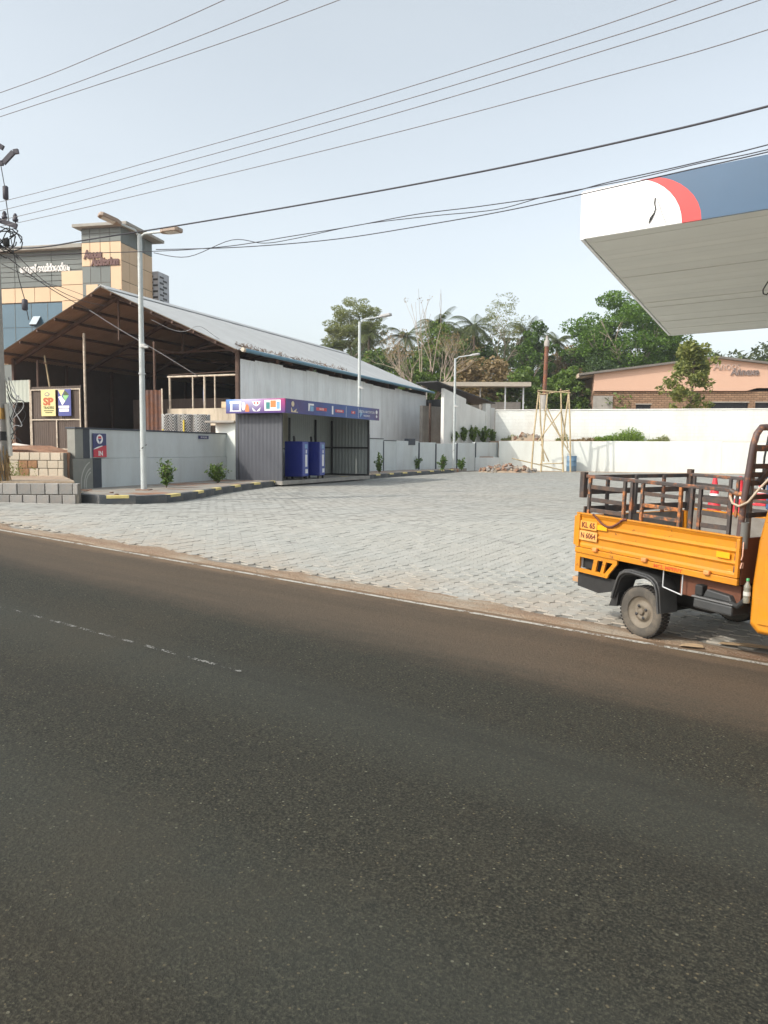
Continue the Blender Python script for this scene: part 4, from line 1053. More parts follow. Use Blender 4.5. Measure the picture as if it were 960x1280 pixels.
# red earth and pale rags on the terrace edge
eh = thing('earth_heap', 'red earth heap with pale rags above the pale block wall', 'heap', (-12.9, 20.2, SZ))
mb = MB()
N = 26; M_ = 10
hv = [(-4.5 + 9.0 * i / N, -1.4 + 2.8 * j / M_, max(0, (0.28 + 0.16 * math.sin(i * 1.3) + 0.08 * math.sin(i * 3.1 + j)) * (1 - (2 * j / M_ - 1) ** 2) * min(1, i / 3, (N - i) / 3))) for j in range(M_ + 1) for i in range(N + 1)]
mb._add(hv, [(j * (N + 1) + i, j * (N + 1) + i + 1, (j + 1) * (N + 1) + i + 1, (j + 1) * (N + 1) + i) for j in range(M_) for i in range(N)], True)
mb.build('earth', m_red_soil, eh)
for k in range(7):
    mb = MB(); c = Vector((random.uniform(1.0, 4.3), -1.42 + random.uniform(0, .15), 0.10)); w = random.uniform(.25, .5)
    pts = [(c.x + w * math.cos(a) * random.uniform(.7, 1.1), c.y + .2 * math.sin(a), c.z + random.uniform(0, .07)) for a in np.linspace(0, 2 * math.pi, 9)[:-1]]
    mb._add(pts + [(c.x, c.y, c.z + .12)], [(i, (i + 1) % 8, 8) for i in range(8)], True); mb.build('rag', M('pale_rag', (0.62, 0.55, 0.48), 0.9, 0.2, 6), eh)

# ================================================================== AUDITORIUM
m_tan = M('tan_cladding', (0.60, 0.435, 0.275), 0.55, 0.05, 0.6, 0.03, 20, per_object=0.05)
m_grey_clad = M('grey_cladding', (0.125, 0.145, 0.138), 0.55, 0.06, 0.6, 0.03, 20, per_object=0.06)
m_clad_joint = M('cladding_joint', (0.10, 0.085, 0.07), 0.8)
m_blue_glass = M('blue_curtain_glass', (0.05, 0.115, 0.165), 0.12, 0.08, 0.6, 0.02, 3, spec=0.6)
AA = at(155, 500, 58.0); aang = math.atan2(-0.221, 0.975)
aud = thing('auditorium', 'tall grey and tan clad auditorium block with blue glass and a taller corner tower', 'building', (AA.x, AA.y, 0.4), aang)
mpp = 58.0 / FOCAL
def az(y): return at(150, y, 58.0).z - 0.4
TX = -3.25
TD = 4.45
MB().span(TX + .03, -0.03, 0.03, TD - .03, 0, az(283)).build('tower_core', m_clad_joint, aud)
def clad(x0, x1, z0, z1, mat, y=0.0, depth=0.05, name='panel'):
    return MB().span(x0 + 0.02, x1 - 0.02, y - 0.0, y + depth, z0 + 0.02, z1 - 0.02).build(name, mat, aud, 0.006)
xs = [TX, TX + .7, TX + 1.55, TX + 2.35, 0]
for i in range(4):
    clad(xs[i], xs[i + 1], az(290), az(283.5), m_grey_clad); clad(xs[i], xs[i + 1], az(301), az(290), m_grey_clad)
    zs = [az(301), az(331), az(362), az(400), az(440), 0]
    for j in range(5):
        if i < 3 and j >= 1: continue
        clad(xs[i], xs[i + 1], zs[j + 1], zs[j], m_tan)
# grey recessed field with tan insert on the tower front
for i in range(3):
    for z0, z1 in ((az(352), az(331)), (az(400), az(352)), (0, az(400))): clad(xs[i], xs[i + 1], z0, z1, m_grey_clad, 0.015)
clad(TX + .35, TX + 1.35, az(400), az(354), m_tan, -0.08, 0.09, 'tan_insert')
for k, (a, b) in enumerate(((0, 1.1), (1.1, 2.2), (2.2, 3.3), (3.3, TD))):     # right side of the tower
    for z0, z1, mt in ((az(303), az(283.5), m_grey_clad), (az(325), az(303), m_tan), (az(350), az(325), m_tan), (az(400), az(350), m_tan), (0, az(400), m_tan)):
        MB().span(-0.05, 0.0, a + .02, b - .02, z0 + .02, z1 - .02).build('panel', mt, aud, 0.006)
MB().span(TX - 0.45, 0.75, -0.5, TD + 0.6, az(283), az(279)).build('roof_slab', M('tower_roof_slab', (0.30, 0.29, 0.26), 0.8), aud, 0.03)
# left wing
WX0 = -18.0; WY = 0.55
MB().span(WX0, TX - 0.02, WY + .06, WY + 6, 0, az(306)).build('wing_core', m_clad_joint, aud)
MB().span(WX0 - .3, TX - 0.01, WY - 0.55, WY + 6.2, az(306), az(300.5)).build('roof_slab', M('tower_roof_slab', (0.30, 0.29, 0.26)), aud, 0.03)
zz = [az(306), az(312), az(318.5), az(325), az(331.5), az(338), az(345), az(352)]
for j in range(7):
    for a, b in ((WX0, -13.5), (-13.5, -9.4), (-9.4, -6.2), (-6.2, TX)):
        clad(a, b, zz[j + 1], zz[j], m_grey_clad, WY, 0.05, 'band_panel')
for a, b in ((WX0, -13), (-13, -11.2), (-11.2, -9.4), (-9.4, -7.7), (-7.7, -6.35), (-6.35, -5.2)): clad(a, b, az(372), az(352.5), m_tan, WY - .02)
for z0, z1 in ((az(352), az(334)), (az(372), az(352)), (az(420), az(372)), (0, az(420))): clad(-5.2, TX - 0.01, z0, z1, m_tan, WY - 0.25, 0.3)
for i in range(9):
    a = WX0 + i * (12.8 / 9); b = a + 12.8 / 9
    for z0, z1 in ((az(404), az(373)), (az(436), az(404))):
        MB().span(a + .015, b - .015, WY, WY + .04, z0 + .015, z1 - .015).build('window_pane', m_blue_glass, aud)
    MB().span(a - .015, a + .015, WY - .02, WY + .05, az(436), az(373)).build('mullion', m_grey_clad, aud)
clad(WX0, -5.22, az(452), az(436.5), m_tan, WY - .02); clad(WX0, -5.22, 0, az(452), m_grey_clad, WY)
# opened vent window
vw = MB(); vw.box((-7.55, WY - 0.28, az(396)), (0.62, 0.04, 0.85), (R(-38), 0, 0)); vw.build('open_window', M('pale_glass', (0.42, 0.50, 0.55), 0.15), aud)
MB().prism([(WY - .02, az(403)), (WY - .5, az(403)), (WY - .02, az(389))], 'X', -7.87, -7.86).build('window_cheek', m_dark_metal, aud)
# letters
m_letter_brown = M('brown_letter', (0.10, 0.035, 0.028), 0.5)
text_mesh('lettering', 'Anoos', 0.80, 0.05, m_letter_brown, facing((TX + 0.95, -0.03, az(316.5))), aud, shear=0.15, bold=0.05, width=1.5)
text_mesh('lettering', 'Auditorium', 0.78, 0.05, m_letter_brown, facing((TX + 1.95, -0.03, az(326))), aud, shear=0.15, bold=0.045, width=2.3)
text_mesh('lettering', 'അനൂസ് ഓഡിറ്റോറിയം', 0.72, 0.04, M('white_letter', (0.78, 0.78, 0.76), 0.5), facing((-6.75, WY - .03, az(329))), aud, bold=0.022, width=4.3)
# louvred service shaft behind the tower
sh = MB().span(-0.55, 0.45, TD + .1, TD + 1.8, 0, az(322)); sh.build('service_shaft', M('shaft_white', (0.42, 0.44, 0.48), 0.7), aud)
for j in range(9):
    MB().span(0.455, 0.48, TD + .3 + (j % 2) * .5, TD + .9 + (j % 2) * .5, az(330 + j * 4), az(327.5 + j * 4)).build('louvre', m_dark_metal, aud)
    MB().span(-.4 + (j % 2) * .4, 0.0 + (j % 2) * .4, TD + .06, TD + .098, az(330 + j * 4), az(327.5 + j * 4)).build('louvre', m_dark_metal, aud)
MB().span(-9, -0.6, TD + 1.8, TD + 24, 0, az(372)).build('rear_hall', m_grey_clad, aud)

# ================================================================== REAR WALLS
RA = Vector((6.75, 45.82)); RB = Vector((30.0, 39.75)); rd = RB - RA; RLn = rd.length; rang = math.atan2(rd.y, rd.x)
rw_ = thing('rear_retaining_wall', 'long smooth cream retaining wall at the rear edge of the forecourt', 'wall', (RA.x, RA.y, 0.4), rang)
k = 0; x = 0.0
while x < RLn:
    b = min(RLn, x + 6.1); MB().span(x + .002, b - .002, 0, 0.25, -0.1, 1.72 + (0.02 if k % 2 else 0)).build('wall_panel', m_cream_paint, rw_, 0.01); x = b; k += 1
def block_paint():
    m, nt, bs, out = new_mat('whitewashed_blockwork')
    v = coords(nt)
    mp = nt.nodes.new('ShaderNodeMapping'); mp.inputs['Rotation'].default_value = (R(90), 0, 0); nt.links.new(v, mp.inputs['Vector'])
    br = nt.nodes.new('ShaderNodeTexBrick'); nt.links.new(mp.outputs[0], br.inputs['Vector'])
    br.inputs['Scale'].default_value = 1.0; br.inputs['Brick Width'].default_value = 0.4; br.inputs['Row Height'].default_value = 0.2; br.inputs['Mortar Size'].default_value = 0.012
    br.inputs['Color1'].default_value = (0.70, 0.725, 0.70, 1); br.inputs['Color2'].default_value = (0.67, 0.69, 0.665, 1); br.inputs['Mortar'].default_value = (0.63, 0.65, 0.625, 1)
    st = ramp(nt, noise(nt, 0.8, 6, 0.7, stretch(nt, v, (1, 1, .35))), [(0.45, (0, 0, 0)), (0.75, (0.6, 0.6, 0.6))])
    c = mixc(nt, st, br.outputs['Color'], (0.52, 0.48, 0.42))
    nt.links.new(c, bs.inputs['Base Color']); bs.inputs['Roughness'].default_value = 0.9
    bump(nt, bs, maths(nt, 'ADD', noise(nt, 20, 4, .6, v), maths(nt, 'MULTIPLY', br.outputs['Fac'], -1.0)), 0.4, 0.02)
    return m
cw = thing('compound_wall', 'whitewashed block compound wall standing behind the cream retaining wall', 'wall', (RA.x - .1, RA.y + 0.95, 2.0), rang)
m_blockpaint = block_paint()
x = 0.0
while x < RLn + 1:
    b = min(RLn + 1, x + 4.4); MB().span(x + .001, b - .001, 0, 0.2, -0.3, 1.93).build('wall_panel', m_blockpaint, cw, 0.01); x = b
MB().span(-.02, RLn + 1, -0.04, 0.24, 1.932, 1.99).build('coping', m_white_paint, cw, 0.008)
# ledge of red soil between the two walls
ld = MB(); ld.span(0, RLn, 0.25, 0.97, 1.3, 1.74); o = ld.build('soil_ledge', m_red_soil); o.location = (RA.x, RA.y, 0.4); o.rotation_euler = (0, 0, rang); tag(o, kind='structure')

# ================================================================== WHITE LEAN-TO AND FLAT-ROOFED SHED BEHIND
PA, PB = Vector((3.3, 43.3)), Vector((6.5, 47.25)); pd = PB - PA; pl = pd.length
lt = thing('white_lean_to', 'white-walled lean-to with stepped top under a dark sloping roof', 'building', (PA.x, PA.y, 1.5), math.atan2(pd.y, pd.x))
MB().prism([(0, 0), (pl * .44, 0), (pl * .44, 3.0), (0, 3.46)], 'Y', 0, 0.2).build('front_wall', m_white_paint, lt, 0.005)
MB().prism([(pl * .44 + .002, 0), (pl * .86, 0), (pl * .86, 2.35), (pl * .44 + .002, 2.72)], 'Y', 0, 0.2).build('front_wall', m_white_paint, lt, 0.005)
MB().span(pl * .86 + .002, pl * .96, -0.04, .24, 0, 2.85).build('pillar', m_white_paint, lt, 0.01)
MB().span(pl * .975, pl * 1.06, -0.02, .24, 0, 2.62).build('pillar', m_white_paint, lt, 0.01)
MB().prism([(-.9, 3.80), (pl * 1.03, 2.92), (pl * 1.03, 2.86), (-.9, 3.73)], 'Y', -0.15, 1.3).build('roof_sheet', m_dark_metal, lt)
MB().span(0.6, pl, 1.9, 2.1, 0, 2.6).build('rear_wall', m_concrete, lt)
for x in (.3, 2.6, 4.6): MB().span(x - .05, x + .05, 1.1, 1.2, 0, 2.7).build('post', m_beam, lt)
fr = at(528, 480, 57.0); fs_ = thing('flat_roofed_shed', 'flat-roofed open shed with pale roof edge and stained concrete wall', 'shed', (fr.x, fr.y, 2.1), R(-4))
MB().box((3.85, 2, 4.32), (7.9, 4.6, 0.30), (R(3), 0, 0)).build('roof', M('pale_asbestos_roof', (0.42, 0.38, 0.32), 0.85, 0.1, 1), fs_)
for x in (0.3, 2.4, 4.2, 6.0, 7.3): MB().span(x - .05, x + .05, 0.1, .2, 0, 4.15).build('post', m_galv if x > 5 else m_concrete, fs_)
MB().span(4.3, 7.2, 0.9, 1.1, 0, 3.0).build('stained_wall', m_concrete, fs_, 0.01)
MB().span(0.2, 4.28, 1.4, 1.6, 0, 2.8).build('rear_wall', m_concrete, fs_, 0.01)
MB().span(7.25, 9.0, .9, 1.1, 0, 2.5).build('stained_wall', M('dark_stained_concrete', (0.15, 0.13, 0.11), 0.9, 0.3, 2, 0.3), fs_, 0.01)
mb = MB(); mb.tube([(5.6, .3, 1.2), (5.7, .3, 1.65), (6.3, .3, 1.75), (7.0, .3, 1.7), (7.15, .3, 1.2)], 0.05, 6); mb.build('red_pipe', rusty('red_brown_pipe', (0.25, 0.06, 0.04)), fs_)

# ================================================================== PINK HALL
HA = at(742, 500, 62.0); hang = math.atan2(-0.115, 0.993)
hall = thing('pink_hall', 'salmon pink gabled hall with brick-patterned lower wall and ridge roof', 'building', (HA.x, HA.y, 2.1), hang)
mh = 62.0 / FOCAL
def hz(y): return 1.6 + (564.5 - y) * mh - 2.1
m_pink = M('salmon_plaster', (0.61, 0.395, 0.290), 0.85, 0.05, 0.6, 0.08, 20, dirt=(0.42, 0.25, 0.18), dirt_amt=0.3, dirt_scale=.6)
HW, HD = 18.4, 13.0; hb = hz(491)
hap = hz(452) ; hev = hz(470)
MB().prism([(0, hb), (HW * .63, hb), (HW * .67, hb + .22), (HW, hb + .22), (HW, hev), (HW / 2, hap), (0, hev)], 'Y', 0, 0.3).build('gable_band', m_pink, hall, 0.01)
def brick_mat():
    m, nt, bs, out = new_mat('brick_pattern_wall')
    v = coords(nt)
    mp = nt.nodes.new('ShaderNodeMapping'); mp.inputs['Rotation'].default_value = (R(90), 0, 0); nt.links.new(v, mp.inputs['Vector'])
    br = nt.nodes.new('ShaderNodeTexBrick'); nt.links.new(mp.outputs[0], br.inputs['Vector'])
    br.inputs['Scale'].default_value = 1.0; br.inputs['Brick Width'].default_value = 0.42; br.inputs['Row Height'].default_value = 0.16; br.inputs['Mortar Size'].default_value = 0.022
    br.inputs['Color1'].default_value = (0.23, 0.140, 0.085, 1); br.inputs['Color2'].default_value = (0.32, 0.205, 0.125, 1); br.inputs['Mortar'].default_value = (0.13, 0.08, 0.05, 1)
    nt.links.new(br.outputs['Color'], bs.inputs['Base Color']); bs.inputs['Roughness'].default_value = 0.9
    bump(nt, bs, maths(nt, 'MULTIPLY', br.outputs['Fac'], -1.0), 0.6, 0.03)
    return m
m_hbrick = brick_mat()
cuts = [(3.3, 4.45, hz(507.5)), (9.0, 11.8, hz(505)), (12.3, 14.6, hz(505)), (15.2, 17.6, hz(505))]
x = 0.0
for a, b, zt in cuts:
    MB().span(x, a, 0.18, 0.4, 0, hb - .002).build('brick_wall', m_hbrick, hall)
    MB().span(a, b, 0.182, 0.4, zt, hb - .003).build('brick_wall', m_hbrick, hall)
    MB().span(a - .04, b + .04, 0.12, 0.20, zt, zt + .08).build('lintel', m_concrete, hall)
    MB().span(a, b, 0.36, 0.38, 0.9, zt).build('window', M('dark_window', (0.015, 0.013, 0.018), 0.2), hall)
    MB().span(a, b, 0.185, 0.4, 0, 0.9).build('sill_wall', m_hbrick, hall)
    x = b
MB().span(x, HW, 0.18, 0.4, 0, hb - .002).build('brick_wall', m_hbrick, hall)
MB().span(-0.02, 1.5, .10, .178, 0, hz(497)).build('pale_plaster_patch', m_concrete, hall)
MB().span(-0.02, 0.25, 0.301, HD, 0, hev - .05).build('side_wall', m_pink, hall, 0.01)
MB().span(HW - .25, HW, 0.401, HD, 0, hev - .05).build('side_wall', m_pink, hall, 0.01)
MB().span(0, HW, HD, HD + .2, 0, hev).build('rear_wall', m_pink, hall)
MB().span(.3, .55, .30, .5, 0, hev).build('corner_pier', m_pink, hall, 0.01)
sl = (hap - hev) / (HW / 2)
m_hroof = M('dark_hall_roof', (0.16, 0.145, 0.13), 0.8, 0.15, 1)
for sg in (0, 1):
    e = [(-1.25, hev - 1.25 * sl), (HW / 2, hap), (HW / 2, hap + .16), (-1.25, hev - 1.25 * sl + .16)]
    if sg: e = [(HW - p[0], p[1]) for p in e]
    MB().prism(e, 'Y', -0.35, HD + .4).build('roof_slope', m_hroof, hall)
for k in range(9):
    y = 0.6 + k * 1.5
    MB().bar((-1.2, y, hev - 1.25 * sl - .10), (0.0, y, hev - .10), .10, .16).build('eave_rafter', M('cream_rafter', (0.5, 0.40, 0.30), 0.8), hall)
MB().span(-1.27, -1.2, -.3, HD + .3, hev - 1.25 * sl - .15, hev - 1.25 * sl + .17).build('fascia_board', M('cream_rafter', (0.5, 0.40, 0.30)), hall)
m_let_grey = M('grey_letter', (0.20, 0.16, 0.15), 0.6)
text_mesh('lettering', 'Anoos', 0.95, 0.03, M('faded_letter', (0.48, 0.36, 0.30), 0.6), facing((10.0, -0.04, hz(461.5))), hall, shear=.1, width=2.0)
text_mesh('lettering', 'Annexe', 0.78, 0.04, m_let_grey, facing((11.35, -0.04, hz(468.5))), hall, shear=.1, bold=.02, width=2.1)

# ================================================================== FUEL STATION CANOPY
CZ = 5.40
c1 = on(729.5, 299.5, CZ); c2 = on(838, 419.5, CZ); c4 = on(960, 262, CZ)
fdir = Vector((c4.x - c1.x, c4.y - c1.y, 0)).normalized(); sdir2 = Vector((c2.x - c1.x, c2.y - c1.y, 0)); SLn = sdir2.length; sdir2.normalize()
CLEN = 16.0; FH = 0.83
can = thing('station_canopy', 'fuel station canopy with white, red and blue fascia and strip-panelled soffit', 'canopy', (c1.x, c1.y, 0.0))
m_fw = M('canopy_white_panel', (0.80, 0.80, 0.80), 0.4, 0.02, 1, 0.02); m_fr = M('canopy_red_panel', (0.52, 0.030, 0.030), 0.4, 0.03, 1, 0.02); m_fb = M('canopy_blue_panel', (0.022, 0.075, 0.150), 0.35, 0.06, 1, 0.03, 3)
m_soffit = M('grey_soffit_strip', (0.66, 0.655, 0.60), 0.6, 0.03, 1, 0.03, per_object=0.035)
def cv(f, s, z): return fdir * f + sdir2 * s + Vector((0, 0, z))
fn = Vector((fdir.y, -fdir.x, 0))                                   # outward normal of the front fascia
def fascia(name, pts, mat, off=0.0, th=0.06):
    """pts in (along, height); real thickness th"""
    mb = MB(); n = len(pts)
    F = [fdir * a + Vector((0, 0, CZ + h)) + fn * (off + th) for a, h in pts]; Bk = [fdir * a + Vector((0, 0, CZ + h)) + fn * off for a, h in pts]
    mb._add(F + Bk, [tuple(range(n)), tuple(range(2 * n - 1, n - 1, -1))] + [(k, (k + 1) % n, n + (k + 1) % n, n + k) for k in range(n)])
    return mb.build(name, mat, can)
# measured along the front edge: curve foot and crown
def along(px, py, z):
    p = on(px, py, z); return (p - Vector((c1.x, c1.y, z))).dot(fdir)
a_top, a_bot = along(804, 228, CZ + FH), along(853, 279, CZ)
b_top, b_bot = along(820, 225, CZ + FH), along(877.5, 275, CZ)
def arc(at_, ab, n=10, k=1.0): return [(at_ + (ab - at_) * math.sin(t) ** 1.3, FH * math.cos(t)) for t in np.linspace(0, math.pi / 2, n)]
wa = arc(a_top, a_bot); ra = arc(b_top, b_bot)
fascia('white_fascia', [(0, 0), (0, FH)] + wa, m_fw)
fascia('red_fascia', wa[::-1] + ra, m_fr)
fascia('blue_fascia', ra[::-1] + [(4.6, FH), (4.6, 0)], m_fb)
for k in range(3): fascia('blue_fascia', [(4.603 + k * 3.8, 0), (4.603 + k * 3.8, FH), (8.4 + k * 3.8, FH), (8.4 + k * 3.8, 0)], m_fb)
# side fascia and the rest of the rim
def rim(name, p, q, mat, th=0.06):
    mb = MB(); d_ = (q - p).normalized(); nn_ = Vector((d_.y, -d_.x, 0)) * th
    mb._add([p, q, q + Vector((0, 0, FH)), p + Vector((0, 0, FH)), p + nn_, q + nn_, q + nn_ + Vector((0, 0, FH)), p + nn_ + Vector((0, 0, FH))], [(0, 1, 2, 3), (7, 6, 5, 4), (0, 4, 5, 1), (1, 5, 6, 2), (2, 6, 7, 3), (3, 7, 4, 0)])
    return mb.build(name, mat, can)
rim('side_fascia', cv(0, SLn, CZ), cv(0, 0, CZ), m_fw); rim('rear_fascia', cv(CLEN, SLn, CZ), cv(0, SLn, CZ), m_fw); rim('side_fascia', cv(CLEN, 0, CZ), cv(CLEN, SLn, CZ), m_fw)
mb = MB(); mb._add([cv(0, 0, CZ + FH - .1), cv(CLEN, 0, CZ + FH - .1), cv(CLEN, SLn, CZ + FH - .1), cv(0, SLn, CZ + FH - .1)], [(0, 1, 2, 3)]); mb.build('roof_deck', m_galv, can)
n_st = 36
for k in range(n_st):
    s0, s1 = SLn * k / n_st, SLn * (k + 1) / n_st
    g = 0.0035; dz = random.uniform(0, 0.004) + (0.010 if k in (9, 18, 20, 27, 31) else 0)
    mb = MB(); P = [cv(0.02, s0 + g, CZ + .01 + dz), cv(CLEN, s0 + g, CZ + .01 + dz), cv(CLEN, s1 - g, CZ + .01 + dz), cv(0.02, s1 - g, CZ + .01 + dz)]
    mb._add(P + [p + Vector((0, 0, .03)) for p in P], [(0, 1, 2, 3), (7, 6, 5, 4), (0, 4, 5, 1), (1, 5, 6, 2), (2, 6, 7, 3), (3, 7, 4, 0)])
    mb.build('soffit_strip', m_soffit, can)
mb = MB(); mb._add([cv(0, 0, CZ + .06), cv(CLEN, 0, CZ + .06), cv(CLEN, SLn, CZ + .06), cv(0, SLn, CZ + .06)], [(0, 1, 2, 3)]); mb.build('soffit_backing', m_dark_metal, can)
m_col = M('blue_column_cladding', (0.03, 0.085, 0.19), 0.4, 0.05)
dq = at(958, 560, 14.0)
dsp = thing('fuel_dispenser', 'blue fuel dispenser cabinet standing under the canopy beyond the goods carrier', 'dispenser', (dq.x + .46, dq.y, ground_z(dq.x, dq.y)), math.atan2(fdir.y, fdir.x))
MB().span(-.34, .34, -.25, .25, .16, 2.05).build('cabinet', m_col, dsp, .02)
MB().span(-.38, .38, -.28, .28, 2.052, 2.42).build('head_panel', m_fb, dsp, .02)
MB().span(-.6, .6, -.5, .5, -.05, .158).build('plinth', m_concrete, dsp, .02)
MB().span(-.26, .26, -.262, -.252, 1.3, 1.85).build('display_panel', m_black, dsp)
for sx in (-.37, .37):
    MB().tube([(sx, -.1, 1.5), (sx * 1.15, -.1, 1.1), (sx * 1.2, -.1, .6), (sx * 1.1, -.1, .5), (sx, -.1, .8)], .02, 6).build('hose', m_black, dsp)
for f_, s_2 in ((9.5, 3.2), (9.5, 9.5)):
    p = cv(f_, s_2, 0); MB().span(p.x - .22, p.x + .22, p.y - .22, p.y + .22, 0.2, CZ + .02).build('column', m_col, can, 0.02)
# loose cables on the fascia and soffit
def art_pt(px, py, off): 
    # point on the front fascia plane
    d_ = ray(px, py); o_ = Vector((0, 0, CAM_H)); p0 = Vector((c1.x, c1.y, CZ)) + fn * off
    return o_ + d_ * ((p0 - o_).dot(fn) / d_.dot(fn))
cb = [art_pt(a, b, 0.075) for a, b in ((819, 247), (818, 254), (819.5, 261), (817, 267), (813, 272), (811, 279), (814, 274), (818, 266))]
o = MB().tube([p - cb[0] for p in cb], 0.010, 5).build('dangling_cable', m_black); o.location = cb[0]; tag(o, 'black cable dangling on the white part of the canopy fascia', 'cable')
cb = [art_pt(a, b, 0.075) for a, b in ((821, 248), (824, 256), (827, 266), (832, 278), (832.5, 279))]
o = MB().tube([p - cb[0] for p in cb], 0.006, 5).build('thin_wire', M('grey_wire', (0.4, 0.4, 0.4), 0.6)); o.location = cb[0]; tag(o, 'thin grey wire hanging on the white part of the canopy fascia', 'cable')
p0 = on(958, 346, CZ - .02)
o = MB().tube([(0.15, 0, .02), (0.03, 0, -.12), (-0.06, 0, -.28), (-0.05, 0, -.36), (0.02, 0, -.38), (0.1, 0, -.3), (0.15, 0, -.1)], 0.014, 5).build('soffit_cable', m_black); o.location = p0; tag(o, 'black cable loop hanging from the canopy soffit', 'cable')

# ================================================================== STREET LAMPS
def lamp_post(base, height, arms, label, housing, extra=True):
    t = thing('street_lamp', label, 'street lamp', base, 0.0, 'lamp posts along the kerbed strip')
    MB().tube([(0, 0, 0), (0, 0, height * .45), (0, 0, height)], [0.075, 0.065, 0.055], 12).build('pole', m_galv_pole, t)
    MB().span(-.16, .16, -.16, .16, -0.02, 0.03).build('base_plate', M('rusty_plate', (0.22, 0.13, 0.09), 0.8), t, 0.005)
    MB().tube([(0, 0, height * .46), (0, 0, height * .46 + .03)], 0.085, 12).build('collar', m_galv, t)
    for (dx, dy, dz) in arms:
        e = Vector((dx, dy, height + dz)); L = Vector((dx, dy, 0)).length
        MB().tube([(0, 0, height - .08), Vector((dx, dy, 0)) * .2 + Vector((0, 0, height + dz * .45)), e], 0.028, 8).build('arm', m_galv_pole, t)
        h = thing_part(t, 'lamp_head', e, math.atan2(dy, dx), -math.atan2(dz, L) * .8)
        mb = MB(); mb.prism([(-.10, -.05), (.02, -.14), (.36, -.15), (.42, -.10), (.42, .10), (.36, .15), (.02, .14), (-.10, .05)], 'Z', -0.035, 0.05)
        hd = mb.build('housing', housing, t, 0.012); hd.matrix_local = h
        mb = MB(); mb.span(.05, .34, -.11, .11, -0.045, -0.036); ln = mb.build('lens', m_glass_lens, hd)
    if extra:
        mb = MB(); mb.box((.05, -.05, height * .57), (.12, .1, .09)); mb.box((.13, -.07, height * .565), (.1, .06, .06)); mb.build('clamp_box', M('pale_box', (0.6, 0.6, 0.58)), t, 0.015)
        MB().tube([(-.075, 0, height * .10 + .35), (0, -.08, height * .10 + .42), (.078, 0, height * .10 + .5)], 0.012, 5).build('cable_tie', m_black, t)
    return t
def thing_part(t, n, loc, rz, ry):
    return Matrix.Translation(loc) @ Matrix.Rotation(rz, 4, 'Z') @ Matrix.Rotation(ry, 4, 'Y')
kz = LEVEL + island_h
b1 = on(180, 613, kz); h1 = at(177, 293, b1.y).z - kz
aL = at(146, 278, b1.y - .3) - Vector((b1.x, b1.y, kz + h1)); aR = at(206, 289.5, b1.y - .2) - Vector((b1.x, b1.y, kz + h1))
lamp_post(b1, h1, [tuple(aL), tuple(aR)], 'tall lamp post with two lamp heads beside the entrance sign wall', m_lamp_body)
b2 = on(448.5, 592.3, kz); h2 = at(449, 402, b2.y).z - kz
aR2 = at(477, 395.5, b2.y - .2) - Vector((b2.x, b2.y, kz + h2))
lamp_post(b2, h2, [tuple(aR2)], 'single-headed lamp post standing just beyond the kiosk end', m_lamp_grey)
b3 = on(567, 586.2, kz); h3 = at(569, 448, b3.y).z - kz
aR3 = at(590, 444, b3.y - .2) - Vector((b3.x, b3.y, kz + h3))
lamp_post(b3, h3, [tuple(aR3)], 'single-headed lamp post at the far end of the kerb near the rubble', m_lamp_grey)

# ================================================================== POWER POLE AND LINES
def spline(P, sub=6):
    out = []
    for i in range(len(P) - 1):
        a = P[max(0, i - 1)]; b = P[i]; c = P[i + 1]; d_ = P[min(len(P) - 1, i + 2)]
        for k in range(sub):
            t = k / sub
            out.append(0.5 * ((2 * b) + (c - a) * t + (2 * a - 5 * b + 4 * c - d_) * t * t + (-a + 3 * b - 3 * c + d_) * t ** 3))
    out.append(P[-1]); return out
pp = at(-2, 600, 15.6); pz = ground_z(pp.x, pp.y)
pole = thing('power_pole', 'weathered concrete power pole with steel cross-arms and tangled cables', 'power pole', (pp.x, pp.y, .85), 0.0)
def pl_(px, py, Y=15.6):
    q = at(px, py, Y); return Vector((q.x - pp.x, q.y - pp.y, q.z - .85))
ptop = pl_(-5, 150)
MB().box((0, 0, ptop.z / 2), (.32, .26, ptop.z), None, (.72, .75)).build('shaft', m_concrete, pole, 0.02)
m_angle = M('dark_cross_arm', (0.05, 0.045, 0.06), 0.6)
def armbar(pts, w=.09):
    mb = MB()
    for a, b in zip(pts[:-1], pts[1:]): mb.bar(a, b, w * .7, w)
    return mb.build('cross_arm', m_angle, pole)
armbar([pl_(-40, 172), pl_(-5, 180), pl_(4, 185)], .09)
armbar([pl_(-38, 190), pl_(-14, 204), pl_(4, 204), pl_(17, 190), pl_(23, 189)], .085)
armbar([pl_(-40, 262), pl_(21, 283)], .09)
def insulator(p, h=.22):
    MB().lathe([(.012, 0), (.012, h * .4), (.05, h * .42), (.055, h * .6), (.035, h * .65), (.045, h * .8), (.02, h)], c=p, n=10).build('insulator', m_angle, pole)
for a, b in ((6, 281), (19.5, 284), (-20, 274)): insulator(pl_(a, b), .26)
MB().tube([pl_(1, 206), pl_(6, 234)], .008, 5).build('jumper', m_black, pole)
MB().lathe([(.03, -.13), (.055, -.11), (.055, .11), (.03, .13)], c=pl_(7, 241), n=8).build('insulator', m_angle, pole)
MB().tube([pl_(7, 246), pl_(10, 268), pl_(14, 300), pl_(24, 350), pl_(31, 375), pl_(36, 400)], .009, 5).build('jumper', m_black, pole)
MB().lathe([(.03, -.11), (.06, -.09), (.06, .09), (.03, .11)], c=pl_(31, 381), n=8).build('insulator', m_angle, pole)
